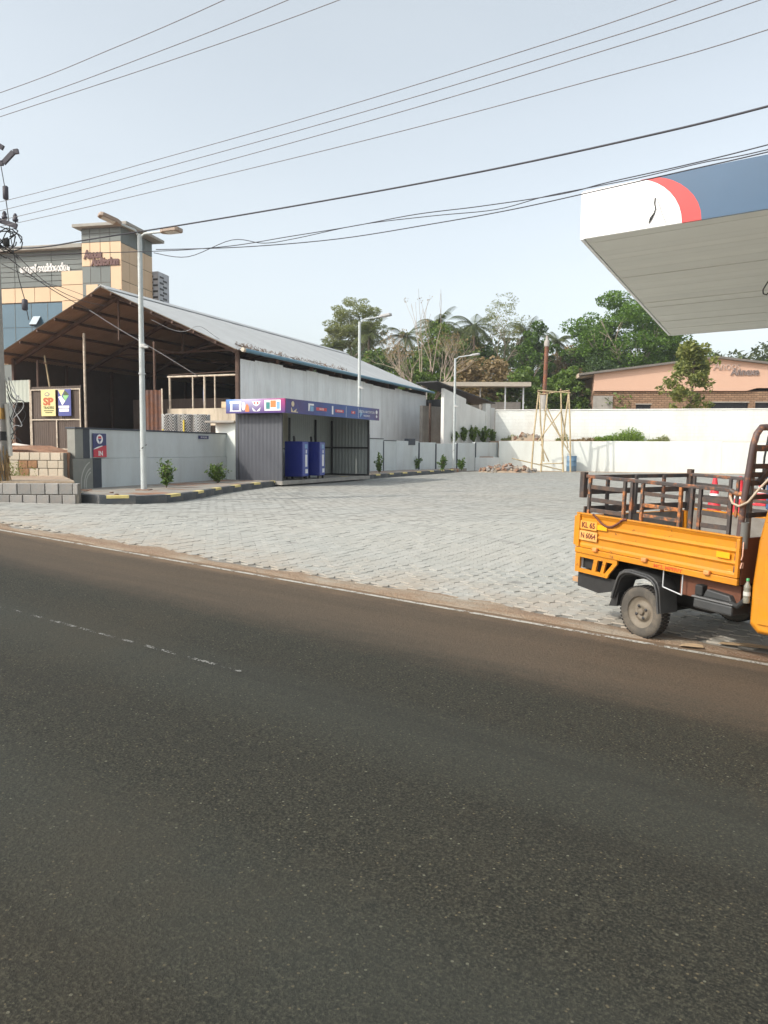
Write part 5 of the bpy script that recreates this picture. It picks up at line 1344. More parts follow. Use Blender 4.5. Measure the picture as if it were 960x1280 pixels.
for k in range(9):         # tangle of loops at the arm
    c = pl_(random.uniform(-2, 10), random.uniform(292, 316)); r_ = random.uniform(.10, .28)
    pts = [c + Vector((r_ * math.cos(a + k), .1 * math.sin(2 * a), r_ * .8 * math.sin(a))) for a in np.linspace(0, random.uniform(3.5, 6.2), 12)]
    MB().tube(pts, .011, 4).build('cable_loop', m_black, pole)
MB().lathe([(.03, -.08), (.06, -.07), (.06, .07), (.03, .08)], c=pl_(8, 303), n=10).build('junction_can', m_black, pole)
for k in range(10):        # cable tails looping beside the shaft lower down
    y0 = random.uniform(470, 520); x0 = random.uniform(6, 12)
    pts = [pl_(x0, y0), pl_(random.uniform(14, 22), y0 + random.uniform(5, 25)), pl_(random.uniform(20, 34), y0 + random.uniform(10, 40)), pl_(random.uniform(10, 20), y0 + random.uniform(30, 60)), pl_(8, y0 + random.uniform(40, 70))]
    MB().tube(spline(pts), .008, 4).build('cable_tail', m_black if k % 3 else M('grey_wire', (0.4, 0.4, 0.4)), pole)
MB().tube([pl_(8, 505), pl_(11, 540), pl_(13, 570)], .045, 6).build('conduit', M('pale_conduit', (0.5, 0.48, 0.42), 0.7), pole)
MB().box(pl_(-4, 517) + Vector((0, -.0, 0)), (.31, .28, .22)).build('painted_band', M('ochre_band', (0.30, 0.17, 0.04), 0.8, 0.3, 8), pole)
MB().box(pl_(-4, 545), (.32, .30, .18)).build('dark_wrap', m_black, pole)
mb = MB()
for k in range(220):
    a = random.uniform(0, 6.28); z = random.uniform(.15, .75)
    p = Vector((.19 * math.cos(a), .18 * math.sin(a), z)); mb.tube([p, p + Vector((random.uniform(-.06, .1), random.uniform(-.1, .02), -random.uniform(.12, .3)))], .009, 3, False)
o = mb.build('straw_wrap', M('brown_straw', (0.30, 0.19, 0.08), 0.9, 0.3, 6), pole); o['kind'] = 'stuff'

def cable(name, pts, r, label, mat=None, group=None, sub=6, cat='cable'):
    """pts are (px, py, Y) as surveyed; spline through them in space"""
    P = [at(*p) for p in pts]
    out = []
    for i in range(len(P) - 1):
        a = P[max(0, i - 1)]; b = P[i]; c = P[i + 1]; d_ = P[min(len(P) - 1, i + 2)]
        for k in range(sub):
            t = k / sub
            out.append(0.5 * ((2 * b) + (c - a) * t + (2 * a - 5 * b + 4 * c - d_) * t * t + (-a + 3 * b - 3 * c + d_) * t ** 3))
    out.append(P[-1])
    o0 = out[0].copy()
    o = MB().tube([p - o0 for p in out], r, 5).build(name, mat or m_wire); o.location = o0
    return tag(o, label, cat, group)
m_wire = M('dull_line_wire', (0.16, 0.15, 0.16), 0.6, 0.1, bmp=0); m_cable = M('black_sheathed_cable', (0.028, 0.026, 0.035), 0.6, 0.1, bmp=0)
YL, YR = 15.6, 6.8
def line_y(px): # depth of something running parallel to the road from the pole
    k = (px - 480) / FOCAL; n0 = pp.x * RN.x + pp.y * RN.y
    return n0 / (RN.x * k + RN.y)
G1 = 'four thin conductors from the lower cross-arm'
for wi, (y0, xe, ye) in enumerate(((251, 845, 0), (262, 902, 0), (271, 950, 0), (279, 960, 37))):
    x0 = 6 if y0 < 265 else 20
    xm = (x0 + xe) / 2; ym = (y0 + ye) / 2
    dx = xe - x0; m_ = (ye - y0) / dx
    cable('overhead_wire', [(-260, y0 + 60, line_y(-200)), (x0, y0, line_y(x0)), (x0 + dx * .25, y0 + m_ * dx * .25 + 6, line_y(x0 + dx * .25)), (xm, ym + 9, line_y(xm)), (x0 + dx * .75, y0 + m_ * dx * .75 + 7, line_y(x0 + dx * .75)), (xe, ye, line_y(xe)), (1400, ye - (1400 - xe) * .37, line_y(1400))], 0.0055, ('uppermost', 'second highest', 'third highest', 'lowest')[wi] + ' of four thin conductors strung from the lower cross-arm', None, G1)
G2 = 'three high conductors above the power pole'
for wi, (y0, xe) in enumerate(((116, 280), (137, 360), (146, 424))):
    Yb = 20
    cable('overhead_wire', [(-300, y0 + 100, Yb * 1.15), (0, y0, Yb), (xe * .5, y0 * .5 + 3, Yb * .9), (xe, 0, Yb * .8), (xe * 1.9, -y0 * 1.05, Yb * .64)], 0.0085, ('uppermost', 'middle', 'lowest')[wi] + ' of three high conductors passing above the power pole arms', None, G2)
cable('service_cable', [(-40, 306, 17.2), (40, 310, 17), (120, 298, 16.8), (229, 281, 16.4), (400, 252, 15.0), (600, 215, 13.2), (800, 172, 11.4), (960, 133, 10.2), (1300, 40, 8.4)], 0.016, 'thick black service cable running above the lamp post to beyond the canopy', m_cable)
tw = 'loosely bundled cables sagging towards the canopy'
cable('bundled_cable', [(-30, 322, 17), (60, 318, 17), (196, 314, 16.5), (250, 311, 16.2), (300, 306, 16), (360, 296, 15.5), (440, 283, 15), (520, 268, 14.2), (600, 258, 13.6), (700, 243, 12.8), (760, 228, 12.2), (850, 208, 11.2), (960, 181, 10.2), (1300, 90, 8.2)], 0.0085, 'upper wavy cable of the bundle sagging towards the canopy', m_cable)
cable('bundled_cable', [(192, 316, 16.5), (235, 321, 16.2), (290, 300, 16), (330, 304, 15.8), (370, 298, 15.5), (450, 281, 15), (540, 270, 14.0), (620, 262, 13.4), (680, 246, 12.9), (740, 234, 12.2), (800, 222, 11.6), (880, 203, 10.9), (960, 187, 10.2), (1300, 100, 8.2)], 0.0075, 'looping cable crossing the others in the bundle near the lamp post', m_cable)
cable('bundled_cable', [(195, 312, 16.5), (300, 309, 16), (420, 299, 15.2), (540, 280, 14.0), (640, 262, 13.2), (740, 240, 12.2), (850, 215, 11.2), (960, 190, 10.2), (1300, 108, 8.2)], 0.009, 'lowest cable of the bundle sagging towards the canopy', m_cable)
cable('drop_cable', [(10, 322, 15.6), (40, 345, 17), (75, 368, 19), (113, 388, 22)], 0.010, 'black drop cable from the power pole towards the shed gable', m_cable)
cable('drop_cable', [(20, 318, 15.6), (60, 355, 18), (100, 375, 21), (130, 382, 24)], 0.008, 'thin drop cable slanting across the auditorium glass', m_cable)
cable('drop_cable', [(2, 330, 15.6), (45, 350, 18), (80, 360, 21), (112, 372, 24)], 0.007, 'thin upper drop cable slanting over the auditorium lettering', m_cable)
cable('pale_service_wire', [(112, 388, 23), (150, 412, 24.5), (200, 441, 26.5), (247, 470, 29)], 0.016, 'pale grey service wire slanting down inside the shed opening', M('grey_wire', (0.4, 0.4, 0.4)))
cable('sagging_wire', [(190, 400, 27), (215, 412, 28), (232, 414, 28.5), (250, 408, 29), (275, 424, 30), (302, 432, 31)], 0.010, 'sagging grey wire under the shed roof', M('grey_wire', (0.4, 0.4, 0.4)))

# ================================================================== SMALL THINGS ON THE FORECOURT
m_cone = M('cone_red', (0.62, 0.03, 0.045), 0.5, 0.06); m_cone_w = M('cone_white_band', (0.78, 0.78, 0.78), 0.4, 0.04)
def cone(px, py, label):
    z = LEVEL
    for _ in range(4):
        p = on(px, py, z); z = ground_z(p.x, p.y)
    t = thing('traffic_cone', label, 'traffic cone', (p.x, p.y, z), random.uniform(0, 1), 'traffic cones beyond the goods carrier')
    MB().span(-.19, .19, -.19, .19, 0.004, .045).build('base', m_cone, t, 0.01)
    prof = lambda z_: .135 - (z_ - .045) * .15
    MB().lathe([(prof(.045), .045), (prof(.28), .28)], n=16).build('lower_cone', m_cone, t)
    MB().lathe([(prof(.28) + .004, .281), (prof(.42) + .004, .42)], n=16).build('white_collar', m_cone_w, t)
    MB().lathe([(prof(.42), .421), (prof(.66), .66), (.035, .70), (.03, .715), (0.005, .72)], n=16).build('upper_cone', m_cone, t)
cone(892, 645, 'red traffic cone with white collar seen through the rear slatted rail')
cone(924, 641, 'red traffic cone with white collar just beyond the headboard post')
cone(952, 632, 'red traffic cone with white collar beyond the carrier cab')

dp = on(711.5, 589, LEVEL)
t = thing('blue_drum', 'small faded blue drum standing against the rear cream wall by the bamboo frame', 'drum', (dp.x, dp.y - .5, LEVEL), 0)
MB().lathe([(.27, 0.003), (.28, .02), (.28, .3), (.295, .32), (.28, .34), (.28, .6), (.295, .62), (.28, .64), (.28, .86), (.27, .88), (.26, .86), (.25, .85)], n=22).build('shell', M('faded_blue_drum', (0.13, 0.24, 0.36), 0.55, 0.15, 3, dirt=(0.25, 0.2, 0.15), dirt_amt=.4), t)
MB().lathe([(.255, .80), (.02, .815), (0.001, .815)], n=22).build('lid', M('drum_lid', (0.10, 0.18, 0.26), 0.6), t)

# bamboo frame tower
bY = 42.6
t = thing('bamboo_tower', 'tall lashed bamboo frame tower standing before the rear cream wall', 'frame', (at(692, 586, bY).x, bY, LEVEL))
m_bam = M('pale_bamboo', (0.46, 0.36, 0.21), 0.6, 0.2, 8, 0.1, 40)
def bp(px, py, dy): 
    q = at(px, py, bY + dy); return Vector((q.x - t.location.x, q.y - t.location.y, q.z - LEVEL))
mpx = bY / FOCAL
for a, b, dy in (((673.5, 488), (664, 593), 0), ((684.5, 490), (676, 593), .0), ((701, 486), (704, 590), 0), ((711, 488), (713, 591), 0), ((674, 490), (679.5, 577), 1.0), ((711, 489), (703, 560), 1.0)):
    p, q = bp(*a, dy), bp(*b, dy); q.z = 0 if dy == 0 else max(0, q.z)
    k = (p + q) / 2 + Vector((random.uniform(-.05, .05), 0, 0))
    MB().tube([q, k, p], [.05, .045, .04], 7).build('upright', m_bam, t)
for a, b, dy in (((672, 488), (713, 491), -.05), ((673, 493), (712, 488), 1.0), ((680, 512), (713, 568), -.06), ((702, 513), (672, 552), -.07), ((676, 555), (686, 577), .5), ((684, 510), (700, 545), .9), ((702, 516), (710, 560), .06), ((675, 580), (703, 579), -.05), ((640, 573), (704, 588), .15), ((672, 489), (676, 492), .5)):
    MB().tube([bp(*a, dy), bp(*b, dy + .02)], .033, 6).build('brace', m_bam, t)
mb = MB()
for a in ((673.5, 489), (684.5, 491), (701, 488), (711, 489), (703, 579)):
    mb.lathe([(.05, -.05), (.06, 0), (.05, .05)], c=bp(*a, 0), n=8)
mb.build('lashing', m_twig, t)
# rusty flue pipe behind the wall
fp = at(680, 512, 48.2)
t = thing('rusty_pipe', 'tall rusty iron pipe with pale foot and collar rising behind the compound wall', 'pipe', (fp.x, fp.y, 2.1))
def fq_(px, py): 
    q = at(px, py, 48.2); return (q.x - fp.x, 0, q.z - 2.1)
MB().tube([(-.05, 0, 0), fq_(680, 494)], [.26, .24], 12).build('pale_foot', m_concrete, t)
MB().tube([fq_(680.3, 494), fq_(683.5, 432)], .125, 12).build('pipe', rusty('flue_rust', (0.13, 0.06, 0.04), (0.20, 0.075, 0.035), amt=.6, scale=4), t)
MB().lathe([(.16, -.15), (.17, 0), (.15, .2), (.08, .25), (.07, .5)], c=fq_(683.6, 430), n=12).build('collar', m_concrete, t)

# rubble heaps
def rubble(c, rx, ry, h, n, label, mats):
    t = thing('rubble_heap', label, 'rubble', c)
    mb = MB(); N_, K = 14, 5
    vs = [(0, 0, h * .85)]
    for k in range(1, K + 1):
        for i in range(N_):
            a = 2 * math.pi * i / N_; f = k / K; vs.append((rx * f * math.cos(a), ry * f * math.sin(a), h * .85 * (1 - f) ** .8 + random.uniform(-.02, .02) * (1 - f)))
    fs = [(0, 1 + i, 1 + (i + 1) % N_) for i in range(N_)] + [(1 + (k - 1) * N_ + i, 1 + k * N_ + i, 1 + k * N_ + (i + 1) % N_, 1 + (k - 1) * N_ + (i + 1) % N_) for k in range(1, K) for i in range(N_)]
    mb._add(vs, fs, True); mb.build('earth_core', m_dust_soil, t)
    proto = []
    for q in range(4):
        mb = MB(); mb.box((0, 0, 0), (.24, .17, .13), (random.random(), random.random(), random.random()), (random.uniform(.6, .95), random.uniform(.6, .95)))
        proto.append([mb.mesh('rubble_stone', m) for m in mats])
    for k in range(n):
        a = random.uniform(0, 6.283); f = math.sqrt(random.random()) * .95
        o = link('rubble_stone', random.choice(random.choice(proto)), t, (rx * f * math.cos(a), ry * f * math.sin(a), h * .85 * (1 - f) ** .8 + random.uniform(0, .07)))
        o.rotation_euler = (random.uniform(0, 6), random.uniform(0, 6), random.uniform(0, 6)); s_ = random.uniform(.5, 1.25); o.scale = (s_, s_, s_)
mats_r = [M('pale_rubble', (0.36, 0.30, 0.23), .95, .2, 5), M('brown_rubble', (0.25, 0.15, 0.10), .95, .2, 5), M('grey_rubble', (0.27, 0.25, 0.23), .95, .2, 5)]
p = on(632, 590, LEVEL); rubble((p.x, p.y - .6, LEVEL), 1.6, .8, .42, 130, 'heap of broken stone rubble at the foot of the retaining walls', mats_r)
p = at(660, 552, 46.0); rubble((p.x, p.y, 2.13), .95, .35, .5, 40, 'small heap of broken blocks on the ledge between the two rear walls', mats_r)

# loose stones and litter along the kerb
for k in range(6):
    px_ = random.uniform(100, 150); p = on(px_, random.uniform(613, 620), kz)
    mb = MB(); mb.box((0, 0, 0.018), (random.uniform(.05, .11), random.uniform(.04, .08), .03), (0, 0, random.random()), (.8, .8)); o = mb.build('loose_stone', mats_r[1], None, .008); o.location = (p.x, p.y, kz); tag(o, 'loose reddish stone lying on the kerbed strip beside the entrance sign', 'stone', 'loose stones by the entrance sign')
# flattened card and scraps on the verge
for (px_, py_, w_, lab) in ((935, 808, .22, 'flattened brown card scrap lying under the carrier cab'), (865, 808, .09, 'small torn brown card scrap beside the white edge line')):
    z = 0.05
    for _ in range(4):
        p = on(px_, py_, z); z = ground_z(p.x, p.y) + .012
    mb = MB(); mb._add([(-w_, -.04, .0), (-.05, -.06, .010), (w_, -.01, 0.004), (w_ * .8, .05, .010), (0, .06, .012), (-w_ * .9, .03, .003)], [(0, 1, 2, 3, 4, 5)]); o = mb.build('card_scrap', M('brown_card', (0.42, 0.30, 0.18), .9)); o.location = (p.x, p.y, z); o.rotation_euler = (0, 0, road_rot); tag(o, lab, 'litter')

# ================================================================== GOODS CARRIER (three-wheeler)
TR = Vector((2.115, 6.32)); tz = ground_z(TR.x, TR.y)
truck = thing('goods_carrier', 'yellow three-wheeled goods carrier with rusty slatted rails parked at the road edge', 'goods carrier', (TR.x, TR.y, tz), math.atan2(-0.857, 0.516))
truck.rotation_euler = (0, 0.038, math.atan2(-0.857, 0.516))
def worn_yellow():
    m, nt, bs, out = new_mat('carrier_yellow')
    v = coords(nt)
    c = ramp(nt, noise(nt, 1.6, 5, 0.65, v), [(0.3, (0.50, 0.180, 0.005)), (0.7, (0.63, 0.245, 0.008))])
    # dust, heavier low down in drifts
    sp = nt.nodes.new('ShaderNodeSeparateXYZ'); nt.links.new(v, sp.inputs[0])
    f = ramp(nt, noise(nt, 4, 6, 0.7, v), [(0.42, (0, 0, 0)), (0.75, (0.55, 0.55, 0.55))])
    c = mixc(nt, f, c, (0.36, 0.165, 0.03))
    # long scratches showing primer
    s1 = noise(nt, 9, 5, 0.7, stretch(nt, v, (0.10, 1, 3.2)))
    c = mixc(nt, ramp(nt, s1, [(0.66, (0, 0, 0)), (0.70, (0.75, 0.75, 0.75))]), c, (0.20, 0.085, 0.03))
    s2 = noise(nt, 14, 5, 0.7, stretch(nt, v, (0.14, 1, 2.4)))
    c = mixc(nt, ramp(nt, s2, [(0.67, (0, 0, 0)), (0.71, (0.6, 0.6, 0.6))]), c, (0.80, 0.50, 0.16))
    # rust chips
    ch = noise(nt, 22, 6, 0.75, v)
    fc = ramp(nt, maths(nt, 'MULTIPLY', ch, maths(nt, 'ADD', noise(nt, 2.5, 3, 0.6, v), 0.5)), [(0.66, (0, 0, 0)), (0.69, (1, 1, 1))])
    c = mixc(nt, fc, c, (0.11, 0.04, 0.018))
    nt.links.new(c, bs.inputs['Base Color'])
    rr = maths(nt, 'MULTIPLY_ADD', noise(nt, 5, 4, 0.6, v), 0.35); rr.node.inputs[2].default_value = 0.26
    nt.links.new(rr, bs.inputs['Roughness'])
    bump(nt, bs, maths(nt, 'ADD', noise(nt, 2.2, 3, 0.5, v), maths(nt, 'MULTIPLY', ch, 0.12)), 0.35, 0.02)
    MATS['carrier_yellow'] = m
    return m
m_yel = worn_yellow()
m_yel2 = M('bright_yellow_reflector', (0.80, 0.36, 0.008), 0.35, 0.04, bmp=0)
m_brown_in = M('shaded_red_brown', (0.13, 0.045, 0.022), 0.7, 0.2, 3, 0.1)  # shade of the bed's front face painted in as dark brown; skirt shares it
m_rail = rusty('rusty_dark_rail', (0.055, 0.045, 0.042), (0.25, 0.095, 0.04), amt=0.36, scale=7)
m_rail2 = rusty('rusty_orange_rail', (0.06, 0.05, 0.045), (0.33, 0.125, 0.04), amt=0.5, scale=8)
m_slat = M('dark_slat', (0.048, 0.042, 0.040), 0.75, 0.25, 8, 0.3, 40, dirt=(0.26, 0.12, 0.05), dirt_amt=.45, dirt_scale=7)
m_tyre = M('dusty_tyre', (0.075, 0.068, 0.058), 0.9, 0.2, 8, 0.3, 60, dirt=(0.20, 0.16, 0.115), dirt_amt=.7, dirt_scale=4)
m_tread = M('tyre_tread', (0.028, 0.026, 0.024), 0.9, 0.2, 8, 0.3, 60)
m_rim = M('dusty_rim', (0.17, 0.145, 0.11), 0.7, 0.2, 8, 0.2, 60, dirt=(0.08, 0.05, 0.03), dirt_amt=.6, dirt_scale=9)
m_fender = M('black_plastic_fender', (0.040, 0.042, 0.043), 0.5, 0.15, 4, 0.08, 40, dirt=(0.14, 0.12, 0.10), dirt_amt=.35, dirt_scale=3)
m_floor = M('worn_bed_floor', (0.22, 0.21, 0.19), 0.75, 0.2, 4, 0.15, 30, dirt=(0.12, 0.07, 0.04), dirt_amt=.6, dirt_scale=3)
BX0, BX1, BY0, BY1 = -0.70, 0.90, -0.06, 1.40
ZF, ZT = 0.665, 0.955
# ribbed side panels: profile in (y offset, z), extruded along x
def side_panel(y, out):
    z = np.array([ZF, ZF + .022, ZF + .040, ZF + .085, ZF + .105, ZF + .125, ZF + .175, ZF + .195, ZF + .215, ZF + .262, ZF + .285, ZT])
    o_ = np.array([0.0, 0.0, -.008, -.008, .008, -.008, -.008, .008, -.008, -.008, .004, .004])
    mb = MB()
    pr = [(y + out * v, zz_) for v, zz_ in zip(o_, z)]
    inn = [(y - out * .022, ZT), (y - out * .022, ZF)]
    mb.prism([(a, b) for a, b in pr] + inn, 'X', BX0 + .045, BX1 - .03)
    return mb
for y, out in ((BY0, -1), (BY1, 1)):
    sp_ = side_panel(y, out).build('side_panel', m_yel, truck, 0.003)
    for xa, xb in ((BX0, BX0 + .042), (BX1 - .028, BX1)):
        MB().span(xa, xb, y - .012 if out < 0 else y - .02, y + .02 if out < 0 else y + .012, ZF, ZT).build('panel_end_post', m_yel, truck, 0.006)
    MB().span(BX0, BX1, y - .012 if out < 0 else y - .026, y + .026 if out < 0 else y + .012, ZT + .001, ZT + .014).build('top_lip', m_yel, truck, 0.004)
    MB().span(BX0, BX1, y - .010 if out < 0 else y - .02, y + .02 if out < 0 else y + .010, ZF - .052, ZF - .004).build('floor_flange', m_yel, truck, 0.005)
    for x in (-.45, .08, .66):
        h_ = MB().box((x, y + out * .022, ZF + .004), (.05, .03, .035)).build('latch', M('orange_latch', (0.62, 0.25, 0.08), .5), truck, 0.008)
MB().span(BX0 + .02, BX1 - .02, BY0 + .024, BY1 - .024, ZF - .04, ZF - .005).build('bed_floor', m_floor, truck)
for k in range(9):
    y = BY0 + .1 + k * .155
    MB().span(BX0 + .05, BX1 - .05, y - .018, y + .018, ZF - .004, ZF + .008).build('floor_rib', m_floor, truck, 0.004)
MB().span(BX0 - .004, BX0 - .001, BY0 + .03, BY1 - .03, ZF, ZT - .025).build('inner_liner', m_floor, truck)
for y in (BY0 + .026, BY1 - .026):
    MB().span(BX0 + .05, BX1 - .04, y - .002, y + .002, ZF + .0, ZT - .004).build('inner_liner', m_floor, truck)
MB().span(BX1 - .022, BX1, BY0 + .03, BY1 - .03, ZF - .05, ZT - .0).build('front_panel', m_brown_in, truck, 0.004)
tg = MB().span(BX0 - .035, BX0 - .005, BY0 + .0, BY1 - .0, ZF + .01, ZT - .02).build('tailgate', m_yel, truck, 0.006)
for z in (ZF + .09, ZF + .18): MB().span(BX0 - .043, BX0 - .034, BY0 + .06, BY1 - .06, z - .012, z + .012).build('rib', m_yel, tg, 0.003)
# lower rear lamp panel with three openings (right and left)
def lamp_panel(y, out):
    zt, zb = ZF - .054, 0.44
    x0, x1t, x1b = BX0 + .0, -0.22, -0.30
    fr_ = [((x0, zb), (x0 + .055, zb), (x0 + .055, zt), (x0, zt)), ((x0 + .055, zt - .035), (x1t, zt - .035), (x1t, zt), (x0 + .055, zt)), ((x0 + .055, zb), (x1b - .02, zb + .0), (x1b - .005, zb + .035), (x0 + .055, zb + .035)),
           ((x0 + .20, zb + .035), (x0 + .245, zb + .035), (x0 + .265, zt - .035), (x0 + .22, zt - .035)), ((x0 + .30, zb + .035), (x0 + .335, zb + .035), (x0 + .36, zt - .035), (x0 + .325, zt - .035)), ((x1b - .05, zb + .035), (x1b - .005, zb + .035), (x1t, zt - .035), (x1t - .045, zt - .035))]
    mb = MB()
    for q in fr_: mb.prism(list(q), 'Y', y, y - out * .02)
    return mb
for y, out in ((BY0 + .002, -1), (BY1 - .002, 1)):
    lp_ = lamp_panel(y, out).build('rear_lamp_panel', m_yel, truck, 0.0)
MB().span(BX0 + .02, -.45, BY0 + .06, BY0 + .5, .47, .60).build('lamp_box', m_black, truck, .01)
MB().span(BX0 + .0, BX0 + .05, BY0 + .035, BY0 + .055, .48, .58).build('white_reflector', m_sign_white, truck)
# lower valance, bumper stub and chassis
MB().prism([(BX0 + .03, .43), (-.24, .43), (-.28, .33), (-.45, .28), (BX0 + .03, .30)], 'Y', BY0 + .05, BY0 + .07).build('rear_valance', m_black, truck)
MB().prism([(BX0 + .03, .43), (-.24, .43), (-.28, .33), (-.45, .28), (BX0 + .03, .30)], 'Y', BY1 - .07, BY1 - .05).build('rear_valance', m_black, truck)
MB().span(BX0 + .0, BX0 + .03, BY0 + .05, BY1 - .05, .30, .45).build('rear_valance', m_black, truck)
MB().span(BX0 - .09, BX0 + .02, BY0 + .07, BY0 + .12, .325, .37).build('bumper_stub', M('worn_wood_end', (0.40, 0.24, 0.13), .8), truck, .006)
for y in (.38, .92): MB().span(BX0 + .05, 1.4, y - .04, y + .04, .50, .60).build('chassis_rail', m_black, truck)
MB().tube([(0, .05, .213), (0, 1.3, .213)], .035, 8).build('rear_axle', m_black, truck)
MB().span(-.25, .35, .45, .9, .22, .5).build('engine', m_black, truck, .03)
MB().span(.36, .88, .02, .06, .44, .60).build('inner_skirt', m_brown_in, truck)
# wheels
def wheel(x, y, face, zc=.213, r=.213, w=.115):
    t = MB().lathe([(r * .62, -w * .44), (r * .80, -w * .52), (r * .94, -w * .46), (r * .995, -w * .33), (r, 0), (r * .995, w * .33), (r * .94, w * .46), (r * .80, w * .52), (r * .62, w * .44)], 'Y', n=40, caps=False).build('wheel', m_tyre, truck)
    t.location = (x, y, zc)
    s_ = face
    prof = [(r * .63, s_ * w * .40), (r * .60, s_ * w * .30), (r * .55, s_ * w * .28), (r * .46, s_ * w * .12), (r * .36, s_ * w * .10), (r * .33, s_ * w * .30), (r * .22, s_ * w * .33), (r * .18, s_ * w * .26), (r * .001, s_ * w * .26)]
    MB().lathe(prof, 'Y', n=32, caps=False).build('rim', m_rim, t)
    MB().lathe([(r * .12, s_ * w * .25), (r * .12, s_ * w * .40), (r * .08, s_ * w * .44), (r * .005, s_ * w * .44)], 'Y', n=16).build('hub_cap', m_rim, t)
    mb = MB()
    for k in range(4):
        a = k * math.pi / 2 + .5; mb.lathe([(.013, s_ * w * .26), (.013, s_ * w * .38), (.004, s_ * w * .40)], 'Y', (r * .25 * math.cos(a), 0, r * .25 * math.sin(a)), 6)
    mb.build('wheel_nuts', m_dark_metal, t)
    mb = MB()
    for k in range(44):
        a = 2 * math.pi * k / 44
        for q in (-.3, .0, .3):
            mb.box((r * 1.0 * math.cos(a + q * .2), q * w, r * 1.0 * math.sin(a + q * .2)), (.008, w * .26, .020), (0, -a, 0))
    mb.build('tread', m_tread, t)
    return t
wheel(0, .057, -1); wheel(0, 1.29, 1); wheel(2.0, .67, -1)
# fenders
def fender(y0, y1):
    outer = [(-.275, .285), (-.225, .47), (-.20, .515), (-.15, .548), (-.08, .56), (.10, .548), (.155, .53), (.19, .50), (.215, .45), (.245, .255)]
    inner = [(x * .88, z - .045 if z > .4 else z) for x, z in outer]
    mb = MB()
    n = len(outer)
    for ya, yb, k1 in ((y0, y1, 1.0),):
        V = [(x, ya, z) for x, z in outer] + [(x, yb, z) for x, z in outer] + [(x, ya, z) for x, z in inner] + [(x, yb, z) for x, z in inner]
        F = []
        for i in range(n - 1):
            F += [(i, i + 1, n + i + 1, n + i), (2 * n + i, 3 * n + i, 3 * n + i + 1, 2 * n + i + 1), (i, 2 * n + i, 2 * n + i + 1, i + 1), (n + i, n + i + 1, 3 * n + i + 1, 3 * n + i)]
        F += [(0, n, 3 * n, 2 * n), (n - 1, 3 * n - 1, 4 * n - 1, 2 * n - 1)]
        mb._add(V, F)
    f = mb.build('fender', m_fender, truck, .006)
    # raised lip round the arch
    lip = [(x * .93, y0 - .012, z - .022 if z > .4 else z) for x, z in outer]
    MB().tube(lip, .011, 6).build('fender_lip', m_fender, f)
    return f
fender(-.045, .16); fender(1.19, 1.39)
MB().prism([(-.315, .20), (-.23, .215), (-.215, .335), (-.262, .345)], 'Y', -.02, .14).build('mud_flap', m_black, truck)
# wire loop, tool box, bottle
mb = MB(); L4 = [(.235, -.03, .62), (.235, -.03, .475), (.415, -.03, .445), (.415, -.03, .61)]
for a, b in zip(L4[:-1], L4[1:]): mb.tube([a, b], .006, 5)
mb.build('wire_loop', m_galv, truck)
tb = MB().span(.53, .86, -.045, .20, .375, .455).build('tool_box', m_fender, truck, .015)
MB().span(.52, .87, -.055, .21, .457, .470).build('box_rim', M('grey_plastic_rim', (0.12, 0.12, 0.12), .5), tb, .004)
MB().prism([(.60, .472), (.85, .472), (.82, .52), (.63, .535)], 'Y', -.03, .16).build('box_lid', m_fender, tb, .01)
MB().span(.535, .60, -.04, .08, .472, .555).build('filler_cap', m_black, tb, .01)
MB().tube([(.84, -.03, .47), (.90, -.035, .46), (.955, -.035, .52)], .022, 7).build('intake_hose', m_black, truck)
bt_ = thing('water_bottle', 'used plastic water bottle with green cap tucked between carrier bed and cab', 'bottle', (0, 0, 0))
bm_ = Matrix.Translation((TR.x, TR.y, tz)) @ truck.rotation_euler.to_matrix().to_4x4() @ Matrix.Translation((.962, -.035, .50))
bt_.matrix_world = bm_ @ Matrix.Scale(.72, 4)
MB().lathe([(.030, 0), (.034, .01), (.034, .05), (.031, .06), (.034, .07), (.034, .12), (.031, .13), (.034, .14), (.033, .165), (.016, .205), (.013, .215), (.013, .222)], n=18).build('bottle_body', M('cloudy_plastic', (0.20, 0.19, 0.155), .25, .25, 30), bt_)
MB().lathe([(.016, .222), (.016, .245), (.012, .248)], n=14).build('cap', M('green_cap', (0.05, 0.26, 0.09), .4), bt_)
MB().lathe([(.0345, .075), (.0345, .115)], n=18).build('label_band', M('bottle_label', (0.50, 0.50, 0.46), .5), bt_)
# slatted rails ---------------------------------------------------------------
ZR = 1.29
def rail_side(y, near):
    MB().bar((BX0 + .06, y, ZR), (BX1 - .13, y, ZR), .030, .030).build('top_rail', m_rail, truck, .005)
    posts = [(-.598, 1), (-.208, 1), (-.132, 0), (-.022, 1), (.345, 1), (.447, 0), (.52, 0), (.775, 0)]
    for x, ru in posts:
        MB().span(x - .013, x + .013, y - .013, y + .013, ZT - .02, ZR - .014).build('rail_post', m_rail2 if ru and near else m_rail, truck, .003)
    for xa, xb, zs, mt in ((-.58, -.225, (1.20, 1.09, 1.0), m_slat), (-.005, .328, (1.195, 1.10, 1.015), m_rail2), (.537, .758, (1.20, 1.10, 1.01), m_slat)):
        for q, z in enumerate(zs):
            MB().box(((xa + xb) / 2, y, z), (xb - xa, .014, .036 if mt is m_slat else .030), (0, random.gauss(0, .012), 0)).build('slat', (m_slat if mt is m_rail2 and q == 0 else mt) if near else m_slat, truck, .003)
    MB().tube([(BX1 - .135, y, ZR), (BX1 - .09, y, ZR - .02), (BX1 - .03, y, ZR - .025)], .018, 7).build('rail_hook', m_rail2, truck)
rail_side(BY0 + .03, True); rail_side(BY1 - .03, False)
